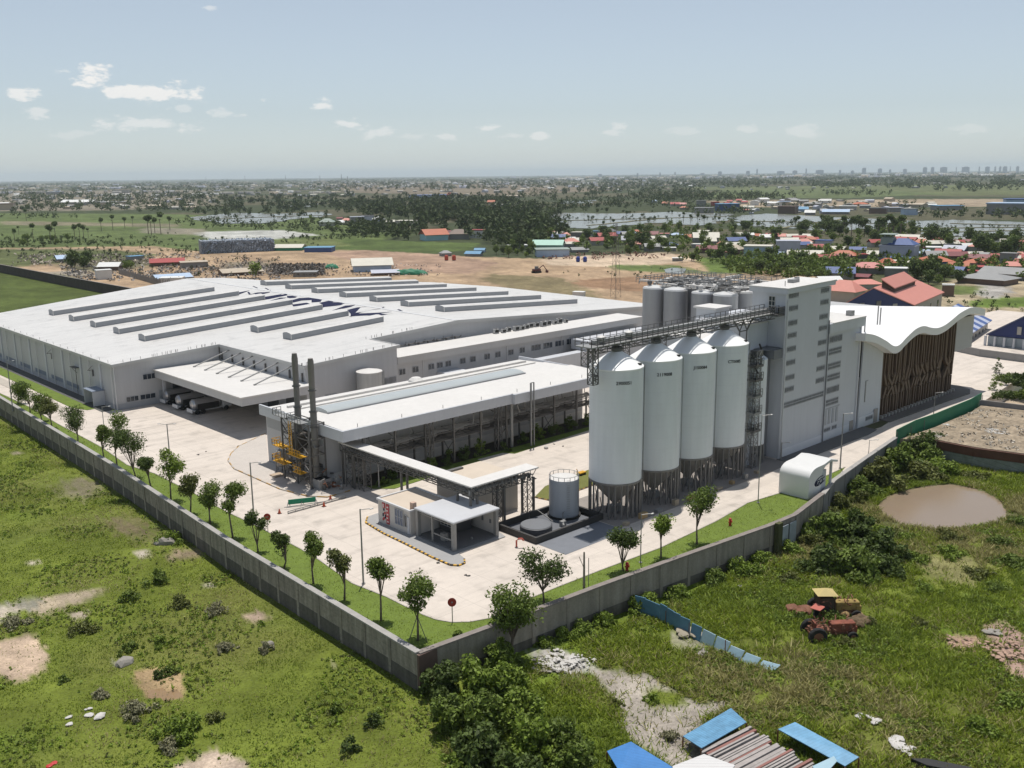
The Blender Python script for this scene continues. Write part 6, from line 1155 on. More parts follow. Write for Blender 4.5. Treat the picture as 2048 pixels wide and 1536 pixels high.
# ------------------------------------------------------------------ vegetation
def leafm(name, col, var=.9, tr=.22): return mat(name, col, .6, var=0., island=var, trans=tr, spec=.25)
LF = [leafm('leaf_fresh', (.17, .235, .034)), leafm('leaf_mid', (.13, .18, .032)), leafm('leaf_dark', (.08, .115, .026)), leafm('leaf_olive', (.13, .145, .038)), leafm('leaf_bright', (.18, .26, .025)), leafm('leaf_grey', (.25, .24, .14)), leafm('leaf_tan', (.26, .21, .12))]
def leaves(cen, rad, per, size, g, squash=.8, up=.35):
    cen = np.asarray(cen, float); n = len(cen)*per; idx = np.repeat(np.arange(len(cen)), per); d = g.normal(size=(n, 3)); d /= np.linalg.norm(d, axis=1)[:, None]
    rr = np.asarray(rad)[idx]*(.45+.6*g.random(n)**.6); p = cen[idx]+d*rr[:, None]*np.array([1, 1, squash])
    nm = d*.6+g.normal(size=(n, 3))*.7+np.array([0, 0, up]); nm /= np.linalg.norm(nm, axis=1)[:, None]; t = np.cross(nm, g.normal(size=(n, 3))); t /= np.linalg.norm(t, axis=1)[:, None]; b = np.cross(nm, t)
    s = size*(.6+.8*g.random(n))[:, None]; v = np.stack([p-t*s, p-b*s*.5, p+t*s, p+b*s*.5], 1).reshape(-1, 3); f = np.arange(n*4).reshape(-1, 4); return v, f
def crownclumps(w, h, zc, n, g, low=.75, lobes=0):
    c = []; r = []; lb = g.uniform(-.75, .75, (lobes, 3)) if lobes else None
    while len(c) < n:
        q = g.uniform(-1, 1, 3)
        if (q**2).sum() > 1: continue
        if lobes: q = lb[g.integers(lobes)]+q*g.uniform(.25, .62)
        if q[2] < 0: q[:2] *= low
        m = .62; c.append((q[0]*w/2*m, q[1]*w/2*m, zc+q[2]*h/2*m)); r.append(min(w, h)*g.uniform(.13, .26))
    return np.array(c), np.array(r)
def tree_parts(h, w, base, seed, m, n=15, per=60, size=.2, trunk=.10, props=False, parent=None, up=.35):
    g = np.random.default_rng(seed); ch = h*(1-base); zc = h*base+ch/2; c, r = crownclumps(w, ch, zc, n, g, lobes=int(g.integers(3, 6))); v, f = leaves(c, r, per, size, g, up=up)
    npmesh('crown', v, f, m, parent); b = MB(); lean = g.normal(0, .04, 2)*h; top = Vector((lean[0], lean[1], h*(base+.42*(1-base)))); b.tube([(0, 0, -.1), (lean[0]*.3, lean[1]*.5, h*base*.5), (lean[0]*.7, lean[1]*.8, h*base), top], trunk, 8, r1=trunk*.45)
    for k in range(0, n, 2): q = Vector(c[k]); s = Vector((lean[0]*.7, lean[1]*.8, h*base*g.uniform(.75, 1.15))); b.tube([s, s.lerp(q, .5)+Vector((0, 0, .1)), q], trunk*.35, 5, r1=trunk*.15)
    b.build('trunk', BARK, parent)
    if props:
        b = MB()
        for a in (.5, 2.6, 4.7): b.bar((1.1*math.cos(a), 1.1*math.sin(a), 0), (0, 0, h*.36), .035)
        b.build('prop_stake', STEEL, parent)
def pxm(px, p): return px*p.length/FPX     # metres covered by px pixels at p
TR = [  # base x, base y, top y, crown px, crown base fraction, leaf, label
    (36, 808, 762, 34, .3, 2, 'dark leafy tree at the far left end of the verge row'), (60, 826, 758, 36, .35, 0, 'thin pale leafed tree, second in the verge row from the left'), (84, 842, 786, 32, .35, 0, 'leafy tree, third in the verge row from the left'), (104, 855, 796, 36, .35, 3, 'olive leafed tree, fourth in the verge row from the left'),
    (156, 888, 808, 42, .32, 1, 'tree with two upright leafy lobes, fifth in the verge row'), (209, 921, 845, 24, .45, 0, 'thin young tree beside the slim lamp post on the left verge'), (236, 941, 833, 42, .42, 1, 'tall tree just left of the darkest tree of the verge row'), (272, 958, 852, 56, .3, 2, 'darkest and fullest tree of the left verge row'), (302, 974, 902, 30, .45, 1, 'small crowned tree just right of the darkest verge tree'),
    (342, 1001, 902, 54, .4, 0, 'wide airy tree on the left verge below the yard lamp'), (381, 1025, 926, 30, .35, 3, 'slender droopy tree right of the wide airy one'), (421, 1048, 957, 44, .42, 0, 'light green tree with a spreading crown and pale stones at its foot'), (466, 1076, 962, 42, .45, 1, 'tree with a long curved trunk on the left verge, before the small red sign'),
    (516, 1104, 1008, 32, .18, 2, 'narrow dark columnar tree beside the small round red sign'), (568, 1137, 1042, 34, .3, 1, 'narrow twin lobed tree, next right of the columnar one'), (627, 1167, 1050, 42, .28, 1, 'tree with a heart shaped crown, left of the white marker posts'), (689, 1200, 1090, 34, .38, 3, 'sparse olive tree with a forked trunk right of the white marker posts'), (762, 1241, 1109, 46, .6, 0, 'tree with a small high crown on a long bare trunk, right of the tall lamp'),
    (836, 1281, 1152, 62, .42, 1, 'round crowned tree held by three stakes near the wall corner'), (1088, 1206, 1092, 68, .3, 2, 'dark feathery tree by the right wall, above the big round tree'), (1247, 1141, 1035, 46, .22, 1, 'bushy upright tree on the right verge behind the thin dark post'), (1322, 1117, 1016, 40, .4, 0, 'airy small tree on the right verge, second from the silos end'), (1394, 1089, 975, 50, .42, 0, 'fork topped tree on the right verge with a pale trunk, nearest the kiosk')]
for i, (px, py, ty, cw, cb, lf, lab) in enumerate(TR):
    b, h = toph(px, py, ty, .05); w = pxm(cw, b-Vector((0, 0, H)))*1.6; t = empty('verge_tree', tuple(b), lab, 'tree', 'trees planted along the verge'); t0 = t.location.copy(); t.location = (0, 0, 0)
    tree_parts(h*1.06, w, max(.12, cb-(.04, .1, .16)[i % 3]), 100+i, LF[{0: 1, 1: 2}.get(lf, lf) if i % 3 else lf], n=22 if w < 3.4 else 32, per=80, size=.155, trunk=.13, props=(i == 18), parent=t); t.location = t0; t.rotation_euler.z = i*1.3
    if i in (13, 14, 15, 16, 17, 18): pass
# the big round tree outside the wall
b, h = toph(1020, 1318, 1158, GZ); t = empty('broad_tree', tuple(b), 'big round tree with dense dark leaves outside the right wall, above the shrubs', 'tree'); l0 = t.location.copy(); t.location = (0, 0, 0); tree_parts(h*1.05, pxm(140, b-Vector((0, 0, H))), .26, 55, LF[1], n=34, per=120, size=.17, trunk=.22, parent=t); t.location = l0
# shrubs: a few shapes, copied
SHR = []
def shrub_proto(seed, m, n, per, size, w=1., h=.8, stems=True):
    g = np.random.default_rng(seed); c = []; r = []
    for k in range(n): a = g.uniform(0, 6.28); q = g.uniform(0, .85)**.6*w*(.75+.35*math.sin(a*3+seed)); c.append((q*math.cos(a), q*math.sin(a), h*g.uniform(.1, 1.12-.75*min(1, q/w)))); r.append(g.uniform(.12, .34)*w)
    v, f = leaves(c, r, per, size, g, .8, .4); v[:, 2] = np.abs(v[:, 2]); return v, f, m
def bush(px, py, wpx, hm, kind, lab, z=None, group=None, name='shrub', cat='shrub', seed=None, dense=1.):
    z = GZ if z is None else z; b = P(px, py, z); w = pxm(wpx, b-Vector((0, 0, H)))/2; sd = seed or int(px*7+py); sz = max(.11, min(.3, w*.075)) if kind != 9 else .2
    
    if z == GZ and 58 < b.x < 200:
        yw = np.interp(b.x, [q[0] for q in RW], [q[1] for q in RW])-w*.5-.3
        if b.y > yw and b.y < yw+25: b.y = float(yw)
    n = int(12+w*7); v, f, m = shrub_proto(sd, LF[kind], n, int((34+10*w)*dense), sz, w, hm); v = v+np.array([b.x, b.y, z-.05]); o = npmesh(name, v, f, m); tag(o, lab, cat, group); return o
BIG = [(905, 1330, 110, 3.4, 1), (965, 1318, 90, 3.0, 1), (1000, 1345, 90, 2.6, 0), (890, 1400, 110, 3.4, 2), (955, 1400, 120, 3.6, 0), (900, 1470, 110, 3.2, 1), (970, 1470, 130, 3.3, 1), (1040, 1450, 110, 2.8, 0), (960, 1540, 150, 3.2, 2), (1060, 1520, 140, 3.0, 0), (1120, 1500, 110, 2.4, 1), (1150, 1545, 110, 2.2, 1), (1010, 1395, 100, 2.8, 0), (1030, 1590, 150, 3., 2), (905, 1560, 90, 2., 0)]
BL = ['dark shrub against the end panel of the wall corner', 'shrub below the big round tree', 'low shrub right of the one under the round tree', 'dark shrub in the left edge of the thicket, below the wall corner', 'high leafy shrub in the upper middle of the thicket', 'shrub at the left flank of the thicket, halfway down', 'darkest shrub in the heart of the thicket', 'shrub on the right flank of the thicket beside the grass', 'big shrub at the bottom middle of the thicket', 'dark shrub at the bottom right of the thicket', 'low shrub at the right tip of the thicket', 'lowest right shrub of the thicket at the bottom edge', 'olive shrub in the right upper part of the thicket', 'shrub cut by the bottom edge below the thicket', 'small shrub at the bottom left foot of the thicket']
for (q, lab) in zip(BIG, BL): bush(*q[:3], q[3]*1.2, q[4], lab, dense=1.9, group='shrubs of the thicket by the wall corner')
BC = [(1660, 1080, 110, 3.2, 1, 'olive green shrub at the top left of the round bush clump'), (1715, 1080, 100, 3.6, 2, 'dark high shrub at the top of the round bush clump'), (1765, 1110, 100, 3.2, 2, 'dark shrub on the right of the round bush clump'), (1650, 1135, 110, 2.4, 2, 'dark shrub at the lower left of the round bush clump'), (1710, 1145, 120, 2.8, 1, 'shrub at the lower middle of the round bush clump'), (1770, 1145, 80, 2., 2, 'dark shrub at the lower right foot of the round bush clump'), (1620, 1090, 60, 1.6, 3, 'low olive shrub left of the round bush clump'), (1640, 1050, 70, 1.7, 0, 'light shrub above the round bush clump near the wall')]
for px, py, w, h, k, lab in BC: bush(px, py, w, h, k, lab, dense=1.6, group='shrubs of the round clump')
rnd = random.Random(77)
# shrubs along the right wall and above the pond
wl = [(1085, 1290, 50, 1.2, 0), (1120, 1275, 60, 1.2, 0), (1155, 1262, 60, 1.3, 0), (1195, 1245, 60, 1.3, 0), (1240, 1208, 60, 1.6, 0), (1290, 1210, 70, 1.5, 0), (1345, 1190, 60, 1.4, 0), (1420, 1160, 60, 1.4, 1), (1465, 1140, 80, 1.9, 0), (1500, 1120, 60, 1.6, 0), (1650, 1010, 45, 1.6, 3), (1690, 985, 60, 1.8, 1), (1740, 965, 80, 2.2, 3), (1790, 935, 80, 2.4, 1), (1815, 905, 80, 2.6, 2), (1850, 925, 60, 1.9, 1), (1880, 905, 50, 2., 2), (1880, 945, 60, 1.4, 0), (1720, 1005, 40, 1.2, 3), (1645, 1040, 50, 1.2, 3), (1840, 955, 70, 1.3, 3), (1590, 1065, 60, 1.4, 0), (1550, 1095, 60, 1.3, 0)]
wlab = ['lowest', 'second', 'third', 'fourth', 'fifth', 'sixth', 'seventh', 'eighth', 'ninth', 'tenth']
for i, (px, py, w, h, k) in enumerate(wl):
    if i < 10: lab = f'light green shrub growing against the right wall, {wlab[i]} counted from the big round tree'
    else: lab = ['small olive shrub below the curved kiosk outside the wall', 'shrub outside the grey wall left of the pond top', 'olive shrub on the slope above the pond, left part', 'shrub on the slope above the pond, middle part', 'tall dark shrub at the top of the slope under the green netting', 'shrub right of the tall dark one below the rubble yard', 'dark shrub at the left end of the tin fence', 'light low shrub below the left end of the tin fence', 'small olive shrub at the left bank of the pond', 'olive shrub on the bank above the round clump', 'broad low shrub on the upper bank of the pond', 'light shrub at the mossy pillar of the wall', 'light shrub under the bend of the right wall'][i-10]
    if 9 < i < 21: w *= 1.2; h *= 1.6
    bush(px, py, w, h, k, lab, dense=1.4, group='shrubs along the right wall')
# left field shrubs
lf_ = [(318, 1165, 55, 1.5, 1, 'dark green shrub nearest the middle of the left field'), (262, 1200, 50, 1.3, 1, 'round dark shrub left of the middle of the left field'), (358, 1212, 55, 1.1, 3, 'olive tufted shrub in the middle of the left field'), (435, 1225, 48, 1.3, 5, 'grey brown dry shrub in the middle of the left field'), (345, 1085, 60, 1.5, 0, 'leafy light shrub against the left wall beside a boulder'), (325, 1290, 40, .9, 0, 'pale shrub above the muddy puddle'), (452, 1300, 46, .9, 5, 'dry grey shrub right of the puddle'), (530, 1300, 40, .9, 5, 'silvery grey shrub toward the left wall'), (318, 1358, 30, 1., 2, 'dark shrub standing in the muddy puddle'), (340, 1348, 36, .8, 1, 'shrub at the top edge of the puddle'), (360, 1470, 90, 1.7, 0, 'large bright green shrub at the lower middle of the left field'), (272, 1428, 70, 1.1, 5, 'dry tangled grey shrub left of the large bright one'), (200, 1395, 40, .6, 5, 'dry dark hollow shrub above the white litter'), (128, 1362, 30, .6, 1, 'small dark green shrub right of the bare pink soil'), (672, 1424, 38, .8, 1, 'small green shrub at lower right of the left field, left one of the pair'), (748, 1448, 44, 1.1, 2, 'small dark shrub at lower right of the left field, right one of the pair'), (702, 1505, 50, 1.5, 2, 'pointed dark shrub at the bottom of the left field'), (335, 1500, 60, .9, 5, 'dry shrub at the foot of the large bright shrub'), (430, 1440, 44, .7, 3, 'low olive shrub below the puddle on the right'), (260, 1300, 50, .7, 1, 'flat green tuft shrub above the grey boulder'), (165, 1262, 60, .7, 3, 'low olive shrub right of the pink soil patch'), (30, 1250, 60, .8, 5, 'dry scrub at the left edge by the muddy track')]
for px, py, w, h, k, lab in lf_: bush(px, py, w, h, k, lab, dense=1.2)
rf_ = [(1580, 1160, 60, .8, 3), (1830, 1120, 60, .8, 0), (1900, 1110, 70, .9, 0), (2000, 1090, 60, 1., 1), (1960, 1150, 60, .8, 3), (1990, 1180, 50, .9, 1), (1850, 1180, 60, .6, 0), (1560, 1240, 60, .6, 0), (2020, 1130, 70, 1.1, 1), (1300, 1400, 44, .7, 0), (1340, 1480, 40, .8, 5), (1230, 1410, 40, .6, 3), (2020, 1410, 80, .9, 0), (1960, 1460, 80, .8, 0), (1840, 1250, 60, .5, 3), (2035, 1050, 50, 1.3, 1), (1760, 1065, 60, .6, 0), (1950, 955, 60, .7, 3)]
rl = ['left of the round clump near the wall', 'just right of the round clump', 'in the open grass below the pond', 'at the right edge below the pond', 'in the grass right of the dry tan patch', 'at the right edge beside the dry grass', 'below the dry tan patch', 'between the tractors and the wall', 'at the right edge under the pond corner', 'in the middle of the gravel patch', 'at the left end of the blue roofs', 'on the left edge of the gravel patch', 'at the bottom right corner', 'bright and low near the bottom right corner', 'right of the tractors', 'on the right bank of the pond', 'on the lower bank of the pond', 'on the upper right bank of the pond']
for (px, py, w, h, k), l_ in zip(rf_, rl): bush(px, py, w, h, k, 'low green shrub '+l_)
for px, py, w, h, k, lab in ((1630, 1262, 60, .9, 3, 'weed clump swallowing the left wheels of the tractors'), (1675, 1250, 50, .8, 0, 'weed clump between the two tractors'), (1690, 1290, 50, .6, 3, 'weed clump in front of the orange tractor'), (1600, 1240, 44, 1.0, 1, 'weed clump beside the rusty scrap left of the tractors'), (1740, 1250, 44, .8, 3, 'weed clump at the right end of the tractors'), (1655, 1238, 60, 1.3, 1, 'tall weeds growing through the yellow tractor'), (1640, 1280, 50, 1.1, 0, 'tall weeds growing around the front of the orange tractor')): bush(px, py, w, h, k, lab)
# hedge along the process building, plants by the pipe rack
for i, (xx, yy, w, h) in enumerate(((79.5, 113.2, 1.2, 1.2), (82, 114.2, 1.2, 1.4), (85.5, 113.6, 1.4, 1.8), (89, 113.8, 1.5, 2.0), (93, 113.6, 1.7, 2.3), (96.5, 113.9, 1.7, 2.4), (100, 114.2, 1.8, 2.6), (104.5, 113.4, 1.2, 1.6), (109.5, 114, 1.5, 1.9), (113, 114.2, 2.0, 2.4), (117.5, 114.4, 2.1, 2.6), (122, 114.6, 1.9, 2.5), (127, 114.8, 1.7, 2.2))):
    v, f, m = shrub_proto(i+300, LF[2 if i % 3 else 1], 14, 52, .16, w, h); o = npmesh('hedge_shrub', v+np.array([xx, yy, .05]), f, m); tag(o, f'dark leafy shrub under the process building eave, '+['first', 'second', 'third', 'fourth', 'fifth', 'sixth', 'seventh', 'eighth', 'ninth', 'tenth', 'eleventh', 'twelfth', 'thirteenth'][i]+' from the gatehouse end', 'shrub', 'shrubs in the planting bed')
# garden by the far concrete yard
for px, py, w, h, k, lab in ((2010, 762, 40, 1.8, 1, 'clipped garden shrub at the right edge of the concrete yard, upper one'), (2040, 770, 60, 2.6, 2, 'dark garden shrub at the right edge of the concrete yard'), (2010, 796, 50, 1.4, 2, 'low dark garden shrub above the grey panel fence'), (2045, 798, 44, 1.6, 1, 'garden shrub at the right edge above the grey panel fence'), (1992, 745, 20, 3.6, 2, 'narrow dark conifer at the right end of the concrete yard'), (1988, 780, 26, 2.6, 0, 'light small garden tree beside the yard island')): bush(px, py, w, h, k, lab, z=0.)
for i, (px, py, w, k) in enumerate(((1790, 1090-20, 50, 3), (1745, 1045, 40, 3), (1810, 1075, 50, 0), (1900, 1075, 60, 3), (1975, 1068, 50, 0), (1850, 955, 60, 3), (1760, 985, 44, 1))): bush(px, py, w, .6, k, 'low bank plant at the '+['left foot of the pond', 'left corner of the pond', 'lower left bank of the pond', 'middle of the lower pond bank', 'lower right bank of the pond', 'middle of the upper pond bank', 'upper left bank of the pond'][i])
# grass blades: stuff
def grass(name, n, region, hgt, cols, z0=None, seed=1, gap=.5, width=.045, dens=None):
    g = np.random.default_rng(seed); poly = np.array(region); lo = poly.min(0); hi = poly.max(0); x = g.uniform(lo[0], hi[0], n*3); y = g.uniform(lo[1], hi[1], n*3); k = inpoly(x, y, [tuple(q) for q in poly]); x = x[k]; y = y[k]
    pr = fbm(x/5., y/5., 3, seed); pr2 = fbm(x/1.2, y/1.2, 2, seed+5); keep = (pr*.6+pr2*.5) > gap+g.uniform(-.12, .12, len(x))
    for zp, c, rag in ZONES:
        if c[0] > c[1] and z0 is None: keep &= ~(inpoly(x+(pr2-.5)*1.5, y+(pr-.5)*2.5, wp(zp)) & (g.random(len(x)) < .9))
    keep &= ~inpoly(x, y, wp(POND)); 
    if z0 is None: keep &= ~inpoly(x, y, [(a, b_-.0) for a, b_ in COMP])
    x = x[keep][:n]; y = y[keep][:n]; pr2 = pr2[keep][:n]; m = len(x); r = np.hypot(x, y)
    if z0 is None: gg = fbm(x/11, y/11, 4, 3); g3 = fbm(x/3.1, y/3.1, 3, 21); z = GZ+(gg-.5)*.5*np.clip((200-r)/80, 0, 1)+(g3-.5)*.22*np.clip((140-r)/60, 0, 1)
    else: z = np.full(m, z0)
    h = hgt*(.45+g.random(m))*(.5+pr2); a = g.uniform(0, 2*math.pi, m); wx = np.cos(a)*width*(1+h); wy = np.sin(a)*width*(1+h); lx = g.normal(0, .8, m)*h; ly = g.normal(0, .8, m)*h
    p0 = np.stack([x-wx, y-wy, z-.03], 1); p1 = np.stack([x+wx, y+wy, z-.03], 1); p2 = np.stack([x+lx+wx*.3, y+ly+wy*.3, z+h], 1); p3 = np.stack([x+lx-wx*.3, y+ly-wy*.3, z+h], 1)
    v = np.stack([p0, p1, p2, p3], 1).reshape(-1, 3); mi = (g.random(m)*len(cols)).astype(np.int32); sel = fbm(x/9, y/9, 3, seed+8); mi = np.clip(((sel-.3)*2.5+g.normal(0, .22, m))*len(cols), 0, len(cols)-1).astype(np.int32)
    o = npmesh(name, v, np.arange(m*4).reshape(-1, 4), cols, mi=mi); tag(o, kind='stuff'); return o
GB = [leafm('blade_dark', (.17, .23, .03), .7, .35), leafm('blade_green', (.22, .275, .035), .7, .35), leafm('blade_lime', (.27, .34, .035), .7, .35), leafm('blade_dry', (.34, .31, .13), .8, .3)]
tag(grass('field_grass', 170000, [(14, 86), (20, 60), (34, 40), (49.9, 64), (56, 240), (40, 262), (-5, 160)], .13, [GB[0], GB[1], GB[1], GB[3]], seed=3, gap=.44), 'short weedy grass of the left field outside the long wall', 'grass')
tag(grass('meadow_grass', 300000, [(36, 44), (50, 64), (104, 61), (120, 62.8), (160, 65), (182, 60), (160, 20), (100, 10), (50, 18), (36, 32)], .36, [GB[0], GB[1], GB[2], GB[1], GB[3]], seed=5, gap=.42), 'tall rough grass of the right field outside the compound', 'grass')
def weeds(name, region, n, seed, cols, lab):
    g = np.random.default_rng(seed); poly = np.array(region); lo = poly.min(0); hi = poly.max(0); x = g.uniform(lo[0], hi[0], n*4); y = g.uniform(lo[1], hi[1], n*4); k = inpoly(x, y, [tuple(q) for q in poly]) & ~inpoly(x, y, COMP) & ~inpoly(x, y, wp(POND)); x = x[k]; y = y[k]
    pr = fbm(x/7., y/7., 4, seed); k = pr > .53+g.uniform(-.05, .12, len(x)); x = x[k][:n]; y = y[k][:n]; pr = pr[k][:n]; kk = np.ones(len(x), bool)
    for zp, c, rag in ZONES:
        if c[0] > c[1]: kk &= ~(inpoly(x, y, wp(zp)) & (g.random(len(x)) < .85))
    x = x[kk]; y = y[kk]; pr = pr[kk]; m = len(x); rad = g.uniform(.12, .34, m)*(.6+1.6*(pr-.5)); cen = np.stack([x, y, np.full(m, GZ+.12)+rad*.3], 1); v, f = leaves(cen, rad, 9, .13, g, .75, .5); mi = np.repeat((g.random(m)*len(cols)).astype(np.int32), 9); o = npmesh(name, v, f, cols, mi=mi); return tag(o, lab, 'weeds', kind='stuff')
weeds('low_weeds', [(14, 86), (20, 60), (34, 40), (49.9, 64), (56, 240), (40, 262), (-5, 160)], 11000, 41, [LF[0], LF[0], LF[3], LF[4]], 'patchy low weeds scattered through the left field')
weeds('low_weeds', [(36, 44), (50, 64), (104, 61), (120, 62.8), (160, 65), (182, 60), (160, 20), (100, 10), (50, 18), (36, 32)], 16000, 43, [LF[0], LF[0], LF[1], LF[3], LF[4]], 'patchy tall weeds scattered through the right field')
vp_ = [(a, c) for a, c in VERGE]
tag(grass('verge_grass', 70000, vp_, .14, [GB[1], GB[2], GB[2]], z0=.07, seed=9, gap=.40, width=.03), 'bright short grass on the verge inside the walls', 'grass')
# ------------------------------------------------------------------ background: houses
RC = {'red': (.33, .05, .045), 'maroon': (.19, .045, .05), 'pink': (.52, .21, .19), 'salmon': (.58, .23, .18), 'orange': (.42, .12, .055), 'blue': (.06, .10, .25), 'sky': (.12, .27, .42), 'lightblue': (.38, .48, .62), 'cream': (.56, .53, .45), 'white': (.66, .66, .64), 'grey': (.27, .27, .265), 'dark': (.10, .10, .105), 'brown': (.15, .10, .075), 'mint': (.36, .56, .46), 'green': (.02, .26, .14), 'lilac': (.46, .47, .53), 'greygreen': (.26, .31, .27), 'cyan': (.35, .58, .62), 'tan': (.44, .37, .28), 'cwall': (.40, .38, .34), 'gwall': (.24, .235, .225)}
def cm(n): return mat('house_'+n, RC[n], .6, var=.10, nscale=.3)
def house(px, py, wpx, hpx, typ, roof, wall, lab, yaw=None, dr=.75, cat='house', windows=True, rf=.36, name='house'):
    b, h = toph(px, py, py-hpx*(.95 if py < 560 else 1), GZ); w = pxm(wpx, b-Vector((0, 0, H))); d = w*dr; yaw = yaw if yaw is not None else (px*37+py*11) % 50-25
    view = math.atan2(b.y, b.x); rz = view+math.pi/2+R(yaw); t = empty(name, (0, 0, 0), lab, cat); wh = h*(1-rf) if typ != 'flat' else h*.9; hw, hd = w/2, d/2
    m = MB(); m.box(-hw, hw, -hd, hd, -.3, wh); m.build('wall', cm(wall), t); m = MB(); e = .06*w
    if typ == 'flat': m.box(-hw-e*.4, hw+e*.4, -hd-e*.4, hd+e*.4, wh, h)
    elif typ == 'gable':
        for s in (-1, 1): m.extrude([(s*(hd+e), wh-.12*(h-wh)), (0, h), (0, h+.18), (s*(hd+e), wh-.12*(h-wh)+.18)], 'x', -hw-e, hw+e)
        m.extrude([(-hd+.02, wh), (hd-.02, wh), (0, h-.02)], 'x', -hw+.02, hw-.02)
    elif typ == 'hip':
        k = min(hd, hw)*.8; v = [(-hw-e, -hd-e, wh), (hw+e, -hd-e, wh), (hw+e, hd+e, wh), (-hw-e, hd+e, wh), (-hw+k, 0, h), (hw-k, 0, h)]; m.v = v; m.f = [(0, 1, 5, 4), (1, 2, 5), (2, 3, 4, 5), (3, 0, 4), (3, 2, 1, 0)]; m.m = [0]*5
    m.build('roof', cm(roof), t)
    if windows and wpx > 24:
        n = max(2, int(w/3.2)); fl = 2 if wh > 5.5 else 1
        for q in range(fl):
            for k in range(n):
                x_ = -hw+w*(k+.5)/n; z_ = wh*(q+.35)/fl; m = MB(); m.box(x_-.55, x_+.55, -hd-.06, -hd+.02, z_, z_+min(1.3, wh/fl*.45)); m.build('window', GLASS, t)
    t.location = (b.x, b.y, GZ); t.rotation_euler = (0, 0, rz); return t
